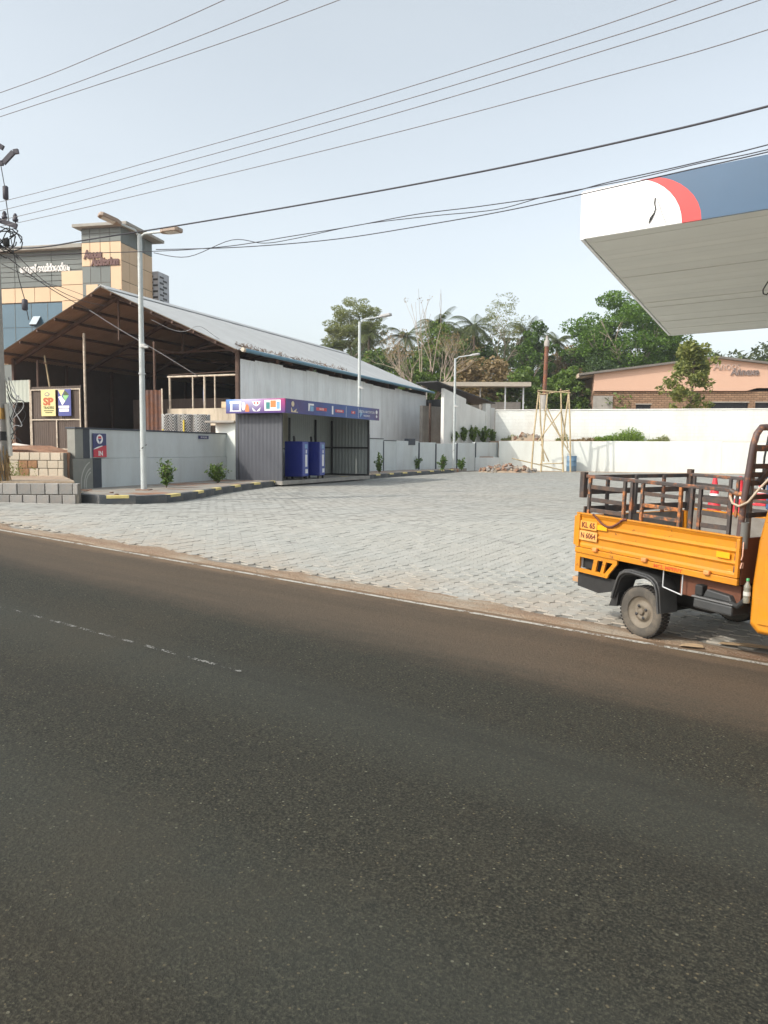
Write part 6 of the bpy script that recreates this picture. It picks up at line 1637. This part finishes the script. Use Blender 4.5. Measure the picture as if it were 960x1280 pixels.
for y in (BY0 + .0, BY1 - .03):
    MB().span(BX0 + .005, BX0 + .055, y, y + .05, ZT - .02 if y > 0 else 1.10, ZR + (.035 if y < 0 else .05)).build('corner_post', m_slat, truck, .004)
for z, h in ((1.15, .05), (1.28, .035), (.99, .06)):
    MB().span(BX0 + .012, BX0 + .03, BY0 + .055, BY1 - .035, z - h / 2, z + h / 2).build('tailgate_slat', m_slat, truck, .003)
for y in (.25, .62, 1.0):
    MB().span(BX0 + .032, BX0 + .055, y - .016, y + .016, ZT - .02, 1.29).build('tailgate_post', m_rail, truck, .003)
# headboard frame
HX = BX1 - .035
mb = MB(); mb.tube([(HX - .01, BY0 + .03, ZF), (HX + .01, BY0 + .03, 1.2), (HX + .05, BY0 + .03, 1.62), (HX + .06, BY0 + .045, 1.70), (HX + .062, BY0 + .09, 1.745), (HX + .062, BY0 + .2, 1.75), (HX + .062, BY1 - .2, 1.75), (HX + .062, BY1 - .09, 1.745), (HX + .06, BY1 - .045, 1.70), (HX + .05, BY1 - .03, 1.62), (HX + .01, BY1 - .03, 1.2), (HX - .01, BY1 - .03, ZF)], .024, 10)
mb.build('headboard_hoop', rusty('brown_hoop', (0.075, 0.048, 0.045), (0.30, 0.12, 0.045), amt=.35, scale=5), truck)
MB().bar((HX + .05, BY0 + .03, 1.60), (HX + .05, BY1 - .03, 1.60), .035, .045).build('headboard_rail', m_rail, truck, .004)
for z in (1.47, 1.41, 1.35, 1.25, 1.12):
    MB().bar((HX + .025, BY0 + .06, z), (HX + .025, BY1 - .06, z), .018, .036).build('headboard_slat', m_slat, truck, .003)
for y in (BY0 + .10, .45, .9, BY1 - .1):
    MB().span(HX - .0, HX + .028, y - .014, y + .014, ZT, 1.60).build('headboard_post', m_slat if y > 0.1 else M('weathered_post', (0.14, 0.12, 0.10), .85, .3, 12, .3), truck, .003)
MB().bar((HX + .03, BY0 + .15, 1.35), (HX + .04, BY0 + .42, 1.60), .03, .03).build('headboard_brace', m_slat, truck)
MB().tube([(HX + .02, BY0 + .045, .88), (HX + .02, BY0 + .045, 1.07)], .035, 8).build('grey_sleeve', M('grey_sleeve', (0.13, 0.13, 0.12), .7), truck)
rp = [(BX1 - .13, BY0 + .02, 1.25), (BX1 - .09, BY0 + .0, 1.20), (BX1 - .03, BY0 - .01, 1.185), (BX1 + .03, BY0 + .0, 1.22), (BX1 + .08, BY0 + .03, 1.31), (BX1 + .12, BY0 + .08, 1.39)]
o = MB().tube(rp, .009, 6).build('rope', M('pale_rope', (0.40, 0.33, 0.25), .9, .2, 30), truck)
ch = MB()
cp = [(-.50 + .36 * k / 26, BY0 - .012, ZT + .012 - .085 * math.sin(math.pi * min(1, k / 26 * 1.05)) ** 1.2 * (1 if k < 22 else .8)) for k in range(27)]
for k, p in enumerate(cp): ch.lathe([(.004, -.010), (.010, -.005), (.010, .005), (.004, .010)], 'X' if k % 2 else 'Z', p, 6)
ch.build('chain', M('dark_red_chain', (0.13, 0.045, 0.03), .7, .3, 20), truck)
MB().tube([(BX1 + .008, BY0 + .02, .93), (BX1 + .015, BY0 + .01, .90), (BX1 + .012, BY0 + .015, .83), (BX1 + .006, BY0 + .01, .80)], .005, 5).build('hook_wire', M('pink_wire', (0.6, 0.35, 0.25), .6), truck)
MB().tube([(BX1 + .006, BY0 + .01, .74), (BX1 + .012, BY0 + .01, .78), (BX1 + .012, BY0 + .03, .78), (BX1 + .006, BY0 + .035, .74)], .005, 5).build('hook_wire', M('pink_wire', (0.6, 0.35, 0.25)), truck)
# plate, reflectors and lettering on the near side (art frame faces -y)
m_ink = M('dark_red_ink', (0.13, 0.028, 0.012), .6); m_plate = M('faded_plate', (0.68, 0.30, 0.05), .5, .15, 20)
MB().span(BX0 + .055, BX0 + .245, BY0 - .0135, BY0 - .0105, ZF + .165, ZF + .238).build('number_plate', m_plate, truck)
MB().span(BX0 + .050, BX0 + .255, BY0 - .0135, BY0 - .0105, ZF + .068, ZF + .150).build('number_plate', M('faded_plate_pale', (0.66, 0.34, 0.10), .5, .15, 20), truck)
text_mesh('plate_lettering', 'KL 65', .066, .001, m_ink, facing((BX0 + .15, BY0 - .0145, ZF + .20)), truck, bold=.002, width=.15)
text_mesh('plate_lettering', 'N 6064', .066, .001, m_ink, facing((BX0 + .152, BY0 - .0145, ZF + .108)), truck, bold=.0015, width=.17)
for xa, xb, z in ((BX0 + .25, BX0 + .36, ZF + .20), (.72, .83, ZF + .155)):
    MB().span(xa, xb, BY0 - .0135, BY0 - .0105, z - .022, z + .022).build('reflector_tape', m_yel2, truck)
text_mesh('side_lettering', 'MCL MPERIY', .040, .001, M('orange_red_ink', (0.50, 0.075, 0.012), .6), facing((.30, BY0 - .0115, ZF - .028)), truck, bold=.001, width=.27)
# cab --------------------------------------------------------------------------
prof = [(.975, .34), (.97, .60), (.995, .95), (1.08, 1.40), (1.16, 1.62), (1.29, 1.72), (1.70, 1.76), (2.0, 1.70), (2.14, 1.50), (2.28, 1.05), (2.40, .85), (2.46, .60), (2.40, .40), (2.25, .34), (1.72, .30), (1.66, .46), (1.50, .50), (1.42, .30), (1.04, .29)]
cab = MB(); n = len(prof)
def ring(y, sh):
    cx_, cz_ = 1.7, .95
    return [(cx_ + (x - cx_) * sh, y, cz_ + (z - cz_) * sh) for x, z in prof]
rings = [ring(-.03, .955), ring(.0, .99), ring(.06, 1.0), ring(1.28, 1.0), ring(1.34, .99), ring(1.37, .955)]
V = [p for r_ in rings for p in r_]
F = [tuple(range(n)), tuple(range(6 * n - 1, 5 * n - 1, -1))] + [(i * n + k, (i + 1) * n + k, (i + 1) * n + (k + 1) % n, i * n + (k + 1) % n) for i in range(5) for k in range(n)]
cab._add(V, F)
cab_o = cab.build('cab', m_yel, truck, .012)
for yd, out in ((-.034, -1), (1.374, 1)):
    dr = MB().prism([(1.06, .37), (1.09, .95), (1.16, 1.02), (1.98, 1.02), (2.05, .9), (2.02, .45), (1.72, .40)], 'Y', yd, yd + out * .010).build('door', m_yel, truck, .004)
    MB().tube([(1.12, yd + out * .03, .88), (1.22, yd + out * .03, .885)], .011, 7).build('door_handle', m_black, dr)
    MB().prism([(1.20, 1.06), (1.98, 1.06), (1.90, 1.50), (1.78, 1.60), (1.35, 1.60), (1.26, 1.50)], 'Y', yd + out * .001, yd + out * .008).build('side_window', M('dark_cab_glass', (0.02, 0.025, 0.03), .1, bmp=0), truck)
MB().prism([(.12, 1.13), (1.22, 1.13), (1.14, 1.55), (.20, 1.55)], 'X', 2.14, 2.16).build('windscreen', M('dark_cab_glass', (0.02, 0.025, 0.03)), truck)
for y in (.22, 1.12):
    MB().lathe([(.085, 0), (.09, .03), (.06, .045), (.005, .05)], 'X', (2.44, y, .72), 20).build('headlight', m_glass_lens, truck)
MB().span(1.00, 1.01, .2, 1.15, 1.05, 1.42).build('rear_window', M('dark_cab_glass', (0.02, 0.025, 0.03)), truck)


# ================================================================== VEGETATION
def leaf_quads(P, size, up=0.35, jitter=0.5, aspect=0.55):
    """P (N,3) centres -> (N,4,3) rhombic leaves with random lie"""
    N = len(P)
    n = rng.normal(size=(N, 3)); n[:, 2] = np.abs(n[:, 2]) + up; n /= np.linalg.norm(n, axis=1)[:, None]
    a = rng.normal(size=(N, 3)); t = np.cross(n, a); t /= np.linalg.norm(t, axis=1)[:, None]; b = np.cross(n, t)
    s = size * rng.uniform(1 - jitter, 1 + jitter, N)[:, None]
    return np.stack([P - t * s, P - b * s * aspect, P + t * s, P + b * s * aspect], 1)
def clumped(centres, radii, n_each, shell=0.55, flat_=0.75):
    out = []
    for c, r in zip(centres, radii):
        n = max(8, int(n_each * DENS * (r ** 2)))
        d = rng.normal(size=(n, 3)); d /= np.linalg.norm(d, axis=1)[:, None]
        rr = r * (shell + (1 - shell) * rng.random(n) ** .5) * rng.uniform(.85, 1.12, n)
        q = d * rr[:, None]; q[:, 2] *= flat_; out.append(q + np.array(c))
    return np.concatenate(out)
DENS = 1.0
m_bark = M('grey_brown_bark', (0.16, 0.12, 0.09), .9, .25, 5, .5, 20); m_bark_pale = M('pale_bark', (0.34, 0.28, 0.22), .9, .2, 5, .4, 20); m_bark_dark = M('dark_bark', (0.07, 0.055, 0.045), .9, .25, 5, .5, 20)
L_deep = leafmat('deep_green_leaves', (0.0351, 0.0743, 0.0162), (0.1283, 0.2228, 0.0405))
L_mid = leafmat('mid_green_leaves', (0.0607, 0.1080, 0.0243), (0.1823, 0.2633, 0.0607))
L_pale = leafmat('pale_olive_leaves', (0.1350, 0.1553, 0.0607), (0.2835, 0.3038, 0.1350))
L_dark = leafmat('dark_green_leaves', (0.0297, 0.0567, 0.0216), (0.0878, 0.1418, 0.0473))
L_dry = leafmat('dry_brown_leaves', (0.1620, 0.1148, 0.0567), (0.3375, 0.2497, 0.1283), .2)
L_palm = leafmat('palm_fronds', (0.0405, 0.0607, 0.0243), (0.1350, 0.1553, 0.0540))
L_bamboo = leafmat('bamboo_leaves', (0.0810, 0.1148, 0.0270), (0.2295, 0.2835, 0.0810))
L_gloss = leafmat('glossy_shrub_leaves', (0.0405, 0.0878, 0.0203), (0.1485, 0.2295, 0.0540), .25)
def branches(mb, p, d, L, r, depth, spread=.55, tips=None, taper=.62, kids=(2, 3), up=.25, seg=3):
    pts = [p.copy()]; dd = d.copy()
    for k in range(seg):
        dd = (dd + Vector((random.gauss(0, .12), random.gauss(0, .12), random.gauss(0, .08) + up * .12))).normalized()
        pts.append(pts[-1] + dd * L / seg)
    rs = [r * (1 - (1 - taper) * k / seg) for k in range(seg + 1)]
    mb.tube(pts, rs, 6 if r > .06 else 4 if r > .025 else 3, False)
    if depth == 0:
        if tips is not None: tips.append(pts[-1])
        return
    if tips is not None and depth <= 1: tips.append(pts[-1])
    for k in range(random.choice(kids)):
        e = Vector((random.gauss(0, 1), random.gauss(0, 1), random.gauss(up, .5))).normalized()
        nd = (dd * (1 - spread) + e * spread).normalized()
        branches(mb, pts[-1] if k < 2 else pts[-2], nd, L * random.uniform(.62, .85), r * taper * random.uniform(.75, 1.0), depth - 1, spread, tips, taper, kids, up, seg)
def tree(name, label, base, height, crown_r, crown_h, mat, bark, n_clump, n_leaf, leaf, trunk_r=.18, group='trees beyond the rear wall', clump_r=(.18, .32), depth=3, trunk_f=.42, gaps=0.0, lean=0.0, flat_=.75, reach=.20):
    t = thing(name, label, 'tree', base, 0, group)
    mb = MB(); tips = []
    tr_h = height * trunk_f
    mb.tube([(0, 0, -.3), (lean * .3, 0, tr_h * .5), (lean, 0, tr_h)], [trunk_r * 1.2, trunk_r, trunk_r * .8], 8, False)
    for k in range(4):
        a = k * 1.57 + random.uniform(-.4, .4); dv = Vector((math.cos(a) * .75, math.sin(a) * .75, .85)).normalized()
        branches(mb, Vector((lean, 0, tr_h * random.uniform(.8, 1.0))), dv, height * reach, trunk_r * .55, depth, .45, tips)
    mb.build('trunk', bark, t)
    cz = height - crown_h / 2; cs, rs = [], []
    for k in range(n_clump):
        d = rng.normal(size=3); d /= np.linalg.norm(d)
        f = rng.uniform(.55, 1.0)
        c = np.array([lean + d[0] * crown_r * f, d[1] * crown_r * f, cz + d[2] * crown_h / 2 * f * (1.0 if d[2] > 0 else .8)])
        cs.append(c); rs.append(crown_r * rng.uniform(*clump_r))
    for tp in tips[::3]: cs.append(np.array(tp)); rs.append(crown_r * clump_r[0] * .8)
    P = clumped(cs, rs, n_leaf, flat_=flat_)
    o = link('crown', quads_mesh('crown', leaf_quads(P, leaf), mat, rng.random(len(P))), t)
    return t
def gnd(px, Y, z=2.1):
    q = at(px, 560, Y); return (q.x, q.y, z)
def top_h(py, Y, z=2.1): return at(480, py, Y).z - z
G = 'trees beyond the rear wall'
# big rounded rain tree
Y = 82.0; hh = top_h(362, Y); w = 145 / FOCAL * Y / 2
t = thing('rain_tree', 'large rounded bright green tree with forked pale trunk behind the pink hall', 'tree', gnd(782, Y), 0, G)
mb = MB(); tips = []
mb.tube([(0, 0, -.3), (.1, 0, hh * .25), (-.2, 0, hh * .38)], [.42, .36, .30], 9, False)
for k in range(6):
    a = k * 1.05 + .3; dv = Vector((math.cos(a) * .8, math.sin(a) * .7, .75)).normalized(); branches(mb, Vector((-.2, 0, hh * .36)), dv, hh * .185, .20, 3, .42, tips, up=.35)
mb.build('trunk', m_bark_pale, t)
cs, rs = [], []
for k in range(230):
    d = rng.normal(size=3); d /= np.linalg.norm(d); d[2] = d[2] * .9 + .12
    f = rng.uniform(.6, 1.0)
    c = np.array([d[0] * w * f, d[1] * w * .9 * f, hh * .62 + d[2] * hh * .37 * f])
    if c[2] < hh * .30: c[2] = hh * .30 + rng.uniform(0, 1)
    cs.append(c); rs.append(rng.uniform(.75, 1.45))
P = clumped(cs, rs, 190, shell=.6, flat_=.6)
link('crown', quads_mesh('crown', leaf_quads(P, .13), leafmat('rain_tree_leaves', (0.0405, 0.0878, 0.0162), (0.1688, 0.2903, 0.0473)), rng.random(len(P))), t)
# the rest of the wood, one by one
def T(px, ytop, Y, wpx, hfrac, mat, bark, label, n_clump=26, dens=55, leaf=.15, name='broadleaf_tree', **k):
    h = top_h(ytop, Y); k.setdefault('clump_r', (.22, .40)); tree(name, label, gnd(px, Y), h, wpx / FOCAL * Y / 2, h * hfrac, mat, bark, int(n_clump * 1.7), dens * 7, leaf, **k)
T(441, 372, 88, 66, .40, L_pale, m_bark_pale, 'tall pale olive tree with airy crown rising behind the shed roof', 44, 60, .085, trunk_f=.58, clump_r=(.18, .34), flat_=.5, depth=4, reach=.115)
T(627, 366, 84, 58, .36, L_pale, m_bark_pale, 'tall sparse pale-leaved tree with thin visible branches above the wood', 40, 26, .07, trunk_f=.58, clump_r=(.16, .28), depth=4, flat_=.5, reach=.125)
T(498, 424, 74, 52, .8, L_dark, m_bark_dark, 'dark green rounded tree beside the shed ridge', 30, 40)
T(545, 398, 78, 60, .75, L_mid, m_bark, 'mid green bushy tree behind the bare tree', 30, 40)
T(590, 408, 86, 64, .8, L_deep, m_bark, 'deep green tree standing below the tall sparse tree', 30, 40)
T(668, 402, 80, 46, .6, L_deep, m_bark, 'bright compact green tree between the palms and the rusty pipe', 30, 55)
T(700, 430, 84, 50, .8, L_dry, m_bark, 'brownish half-dry tree beside the large rain tree', 26, 26)
T(600, 440, 66, 74, .85, L_dry, m_bark, 'wide dry brown bushy tree above the flat-roofed shed', 34, 30, trunk_f=.3)
T(650, 452, 62, 44, .85, L_mid, m_bark, 'low light green tree beside the flat-roofed shed roof end', 26, 50, trunk_f=.3)
T(700, 455, 64, 56, .9, L_mid, m_bark, 'low broad-leaved green tree at the corner of the pink hall', 32, 55, trunk_f=.3)
T(520, 445, 66, 60, .9, L_mid, m_bark, 'low green tree just behind the far end of the shed roof', 30, 45, trunk_f=.3)
T(470, 430, 80, 44, .8, L_mid, m_bark, 'narrow green tree between the airy tree and the shed ridge', 24, 40)
T(855, 424, 92, 60, .8, L_mid, m_bark, 'hazy green tree seen past the rear edge of the canopy', 30, 40)
T(820, 440, 88, 60, .85, L_deep, m_bark, 'deep green tree under the canopy edge behind the hall ridge', 30, 40)
T(745, 440, 76, 60, .85, L_dark, m_bark_dark, 'dark tree filling the shade below the large rain tree', 30, 40)
T(900, 436, 96, 40, .8, L_dry, m_bark, 'thin brownish tree between the leafy hall tree and the bamboo', 22, 24)
# bare tree
Y = 61.0; h = top_h(405, Y)
t = thing('bare_tree', 'leafless pale branching tree in front of the wood beside the shed roof', 'tree', gnd(532, Y), 0, G)
mb = MB(); tips = []
mb.tube([(0, 0, -.3), (.2, 0, h * .3)], [.2, .15], 7, False)
for k in range(6):
    a = k * 1.05; branches(mb, Vector((.2, 0, h * .27)), Vector((math.cos(a) * .8, math.sin(a) * .5, .9)).normalized(), h * .25, .085, 4, .40, tips, up=.4)
for k in range(5): branches(mb, Vector((random.uniform(-.8, .6), 0, h * .6)), Vector((random.gauss(0, .15), 0, 1)).normalized(), h * .38, .035, 1, .3, tips, up=.6)
mb.build('trunk', m_bark_pale, t)
P = clumped([np.array(p) for p in tips[::3]], [.3] * len(tips[::3]), 160)
link('crown', quads_mesh('crown', leaf_quads(P, .06), L_dry, rng.random(len(P))), t)
# coconut palms
def palm(px, ytop, Y, label, n_frond=17, frond=2.6, mat=None):
    h = top_h(ytop, Y) - frond * .45
    t = thing('coconut_palm', label, 'palm', gnd(px, Y), random.uniform(0, 6), G)
    lean = random.uniform(-.6, .6)
    MB().tube([(0, 0, -.3), (lean * .3, 0, h * .5), (lean, 0, h)], [.19, .15, .12], 8, False).build('trunk', m_bark, t)
    Q = []
    for k in range(n_frond):
        a = 2 * math.pi * k / n_frond + random.uniform(-.2, .2); el = random.uniform(-.35, 1.15); L = frond * random.uniform(.8, 1.1)
        p = np.array([lean, 0, h]); dvec = np.array([math.cos(a) * math.cos(el), math.sin(a) * math.cos(el), math.sin(el)])
        side = np.array([-math.sin(a), math.cos(a), 0]); m_ = 16
        for j in range(m_):
            f = j / m_
            q = p + dvec * (L / m_); dvec = dvec + np.array([0, 0, -.075 - .05 * f]); dvec /= np.linalg.norm(dvec)
            ll = .62 * math.sin(math.pi * min(1, .18 + f * .8)) + .12
            for sg in (-1, 1):
                tip = q + side * sg * ll * .8 + dvec * .35 * ll + np.array([0, 0, -.45 * ll]); wv = dvec * .07
                Q.append(np.stack([p - wv, p + wv, tip + wv * .2, tip - wv * .2]))
            Q.append(np.stack([p + side * .03, q + side * .03, q - side * .03, p - side * .03])); p = q
    Q = np.array(Q); link('fronds', quads_mesh('fronds', Q, mat or L_palm, rng.random(len(Q))), t)
palm(460, 404, 84, 'coconut palm partly hidden by the airy tree behind the shed')
palm(546, 388, 80, 'coconut palm with drooping fronds above the bare tree', 19, 3.0)
palm(508, 408, 88, 'small coconut palm left of the bare tree spikes')
palm(590, 390, 82, 'coconut palm in front of the tall sparse tree', 19, 3.0)
palm(576, 402, 90, 'coconut palm deeper in the wood behind the dry bush')
palm(650, 402, 86, 'dark coconut palm beside the compact bright green tree', 18, 2.8)
palm(696, 412, 90, 'coconut palm peeping out beside the large rain tree')
palm(418, 425, 86, 'low coconut palm tuft just above the shed roof ridge', 15, 2.2)
# bamboo clumps at the right
for px_, yt, Y, lab in ((912, 436, 84, 'feathery bamboo clump behind the hall lettering'), (942, 428, 82, 'tall feathery bamboo clump beyond the hall ridge'), (985, 424, 80, 'bamboo clump at the end of the hall roof')):
    h = top_h(yt, Y); t = thing('bamboo_clump', lab, 'bamboo', gnd(px_, Y), 0, 'bamboo clumps behind the hall')
    mb = MB(); pts = []
    for k in range(34):
        a = random.uniform(0, 6.28); r0 = random.uniform(0, .6); b = Vector((r0 * math.cos(a), r0 * math.sin(a), 0)); o_ = Vector((math.cos(a), math.sin(a), 0)); hk = h * random.uniform(.75, 1.0); sp_ = random.uniform(.4, 1.9)
        path = [b + o_ * sp_ * f ** 2.2 + Vector((0, 0, hk * (f - .12 * f ** 4))) for f in np.linspace(0, 1, 7)]
        mb.tube(path, [.035 * (1 - .8 * f) for f in np.linspace(0, 1, 7)], 4, False)
        for q in range(70):
            f = random.uniform(.3, 1.0); i = min(5, int(f * 6)); p = path[i] + (path[i + 1] - path[i]) * (f * 6 - i); pts.append((p.x + random.gauss(0, .28), p.y + random.gauss(0, .28), p.z + random.gauss(-.1, .25)))
    mb.build('culms', m_bam, t)
    P = np.array(pts); link('foliage', quads_mesh('foliage', leaf_quads(P, .24, up=0, aspect=.22), L_bamboo, rng.random(len(P))), t)
# leafy tree before the hall
Y = 50.5; h = top_h(424, Y)
t = thing('leafy_tree', 'leafy young tree with large pale-edged leaves in front of the pink hall', 'tree', gnd(862, Y), 0)
mb = MB(); tips = []
mb.tube([(-.15, 0, -.2), (-.1, 0, h * .3), (.05, 0, h * .6), (.15, 0, h * .9)], [.08, .07, .05, .02], 7, False)
for k in range(13):
    f = random.uniform(.28, .85); a = random.uniform(0, 6.28); branches(mb, Vector((0, 0, h * f)), Vector((math.cos(a), math.sin(a) * .8, .7)).normalized(), h * .16 * (1.25 - f), .025, 2, .4, tips, up=.4)
mb.build('trunk', m_bark, t)
cs = [np.array(p) for p in tips]; cs += [np.array([rng.uniform(-1.5, 1.5) * (1.05 - .9 * abs(f - .5)) + .25 * math.sin(9 * f), rng.normal() * .5, h * f]) for f in rng.uniform(.34, .97, 40)]
P = clumped(cs, [.36] * len(cs), 280, shell=.2, flat_=.9)
link('crown', quads_mesh('crown', leaf_quads(P, .13, aspect=.5), leafmat('leafy_tree_leaves', (0.0743, 0.1080, 0.0270), (0.3105, 0.3240, 0.1148)), rng.random(len(P))), t)

# far wood behind everything (reads as one mass)
cs, rs = [], []
for k in range(520):
    x = rng.uniform(-75, 95); cs.append(np.array([x, rng.uniform(104, 135), rng.uniform(3, 16.0) + 1.5 * math.sin(x * .12)])); rs.append(rng.uniform(1.6, 3.2))
P = clumped(cs, rs, 34, shell=.4)
o = link('far_wood', quads_mesh('far_wood', leaf_quads(P, .36), leafmat('far_wood_leaves', (0.0405, 0.0567, 0.0270), (0.1148, 0.1418, 0.0567)), rng.random(len(P)))); tag(o, 'mass of distant mixed green trees closing the view behind the wood', 'wood', kind='stuff')
# undergrowth under the trees
cs, rs = [], []
for k in range(260): cs.append(np.array([rng.uniform(-6, 26), rng.uniform(62, 76), rng.uniform(2.3, 5.5)])); rs.append(rng.uniform(.6, 1.3))
for k in range(130): cs.append(np.array([rng.uniform(-16, 6), rng.uniform(64, 80), rng.uniform(3, 8.0)])); rs.append(rng.uniform(.7, 1.5))
P = clumped(cs, rs, 120, shell=.3)
o = link('undergrowth', quads_mesh('undergrowth', leaf_quads(P, .15), L_mid, rng.random(len(P)))); tag(o, 'tangled green undergrowth below the trees behind the rear sheds', 'undergrowth', kind='stuff')

# shrubs on the kerbed strip: single leaves are large enough to tell apart near the camera
def shrub(px, py, wpx, hpx, label, z=None, n_stem=16, leaf=.045, dens=26, mat=None, group='young shrubs planted along the kerbed strip', Y=None):
    z = kz if z is None else z
    p = on(px, py, z) if Y is None else at(px, py, Y)
    Y_ = p.y; w = wpx / FOCAL * Y_; h = hpx / FOCAL * Y_
    t = thing('shrub', label, 'shrub', (p.x, p.y, z), 0, group)
    mb = MB(); pts = []
    for k in range(n_stem):
        a = random.uniform(0, 6.28); sp_ = random.uniform(.05, .5) * w; hk = h * random.uniform(.55, 1.0) * (1.05 - .5 * sp_ / w)
        path = [Vector((sp_ * f ** 1.3 * math.cos(a), sp_ * f ** 1.3 * math.sin(a), hk * f)) for f in np.linspace(0, 1, 6)]
        mb.tube(path, [.010 * (1 - .7 * f) for f in np.linspace(0, 1, 6)], 4, False)
        for q in range(dens):
            f = random.uniform(.22, 1.0); i = min(4, int(f * 5)); v = path[i] + (path[i + 1] - path[i]) * (f * 5 - i)
            pts.append((v.x + random.gauss(0, w * .055), v.y + random.gauss(0, w * .055), max(.02, v.z + random.gauss(0, h * .035))))
    mb.build('stems', m_bark, t)
    P = np.array(pts); link('foliage', quads_mesh('foliage', leaf_quads(P, leaf, up=.2, aspect=.5), mat or L_gloss, rng.random(len(P))), t)
    return t
shrub(208, 610, 32, 39, 'rounded young shrub at the foot of the two-headed lamp post', n_stem=20, dens=30)
shrub(272, 604, 33, 30, 'low wide shrub in red soil before the slab-topped pillar', n_stem=24, dens=30)
shrub(474, 592, 13, 26, 'small shrub just beyond the kiosk end post', n_stem=14, leaf=.055)
shrub(520, 587, 15, 20, 'small shrub halfway along the striped retaining wall', n_stem=14, leaf=.06)
shrub(553, 589, 17, 23, 'small airy shrub beside the far lamp post', n_stem=14, leaf=.06)
shrub(577, 588.2, 14, 18, 'small shrub between far lamp post and low planter wall', n_stem=14, leaf=.06)
for k, (px_, w_, h_) in enumerate(((580, 14, 20), (592, 16, 24), (604, 16, 22), (616, 14, 18), (568, 12, 14))):
    q = at(px_, 550, 43.4 + (px_ - 568) * .055)
    shrub(px_, 550, w_, h_, ('bushy dark shrub on the stepped retaining wall, second from the far lamp post', 'tallest bushy shrub in the row on the stepped retaining wall', 'bushy shrub between the tallest one and the last on the stepped wall', 'last bushy shrub on the stepped wall beside the white corner pillar', 'lowest bushy shrub on the stepped wall next to the far lamp post')[k], z=2.0, Y=q.y + .5, n_stem=18, leaf=.085, dens=34, mat=L_mid, group='shrubs along the top of the stepped retaining wall')
# weeds on the ledge between the rear walls
wq = []
def weeds(px0, px1, hmax, n, label, mat, leaf=.06, y=549):
    a = at((px0 + px1) / 2, y, 44.6); pts = []
    for k in range(n):
        px_ = random.uniform(px0, px1); s_ = (px_ - 625) / (925 - 625)
        X = RA.x + (RB.x - RA.x) * 0; q = None
        kk = ((px_ - 480) / FOCAL); u_ = (kk * RA.y - RA.x) / (rd.x - kk * rd.y)
        bx = RA.x + rd.x * u_; by = RA.y + rd.y * u_ + random.uniform(.35, .85)
        hk = hmax * (.35 + .65 * math.exp(-((px_ - (px0 * .3 + px1 * .7)) / (px1 - px0) * 3.2) ** 2)) * random.uniform(.3, 1)
        for j in range(10): pts.append((bx + random.gauss(0, .05), by + random.gauss(0, .05), 2.13 + hk * random.random()))
    P = np.array(pts); c = P.mean(0); c[2] = 2.13
    t = thing('weed_patch', label, 'weeds', tuple(c))
    o = link('foliage', quads_mesh('foliage', leaf_quads(P - c, leaf, up=-.1, aspect=.3), mat, rng.random(len(P))), t); o['kind'] = 'stuff'
weeds(745, 808, .85, 420, 'bright green weed patch growing on the ledge between the rear walls', leafmat('weed_leaves', (0.0810, 0.1485, 0.0203), (0.2565, 0.3645, 0.0675)))
weeds(715, 745, .28, 120, 'low straw-coloured grass tuft on the ledge beside the bamboo tower', L_dry, .05)
weeds(815, 838, .42, 110, 'small dry tuft of weeds on the ledge below the leafy hall tree', L_pale, .05)
weeds(698, 712, .5, 90, 'thin yellowish weeds on the ledge behind the bamboo tower', L_pale, .05)
weeds(628, 650, .45, 120, 'sparse weeds on the ledge at the shaded wall corner', L_pale, .05)
# shrubs beyond the compound wall by the hall
shrub(733, 512, 22, 9, 'clipped green bush at the corner of the hall above the wall', z=2.1, Y=58, n_stem=26, leaf=.12, dens=60, mat=L_mid, group=None)
# weeds at the pale block wall
mb_pts = [(-8.9 + random.gauss(0, .35), 18.05 + random.gauss(0, .08), .92 + random.random() ** 2 * .3) for k in range(500)]
P = np.array(mb_pts); c = P.mean(0); c[2] = .9
t = thing('weed_patch', 'olive weeds growing at the foot of the pale block wall', 'weeds', tuple(c)); o = link('foliage', quads_mesh('foliage', leaf_quads(P - c, .035, up=0, aspect=.3), L_pale, rng.random(len(P))), t); o['kind'] = 'stuff'

# ================================================================== DRY-SEASON HAZE
hz_mb = MB(); hz_mb.span(-160, 170, -25, 240, -4.0, 26.0)
hm = bpy.data.materials.new('pale_haze'); hm.use_nodes = True; hm.node_tree.nodes.clear()
ho = hm.node_tree.nodes.new('ShaderNodeOutputMaterial'); hv = hm.node_tree.nodes.new('ShaderNodeVolumePrincipled')
hv.inputs['Color'].default_value = (0.90, 0.95, 1.0, 1); hv.inputs['Density'].default_value = 0.0006; hv.inputs['Anisotropy'].default_value = 0.2
hm.node_tree.links.new(hv.outputs[0], ho.inputs['Volume'])
tag(hz_mb.build('haze', hm), kind='stuff')
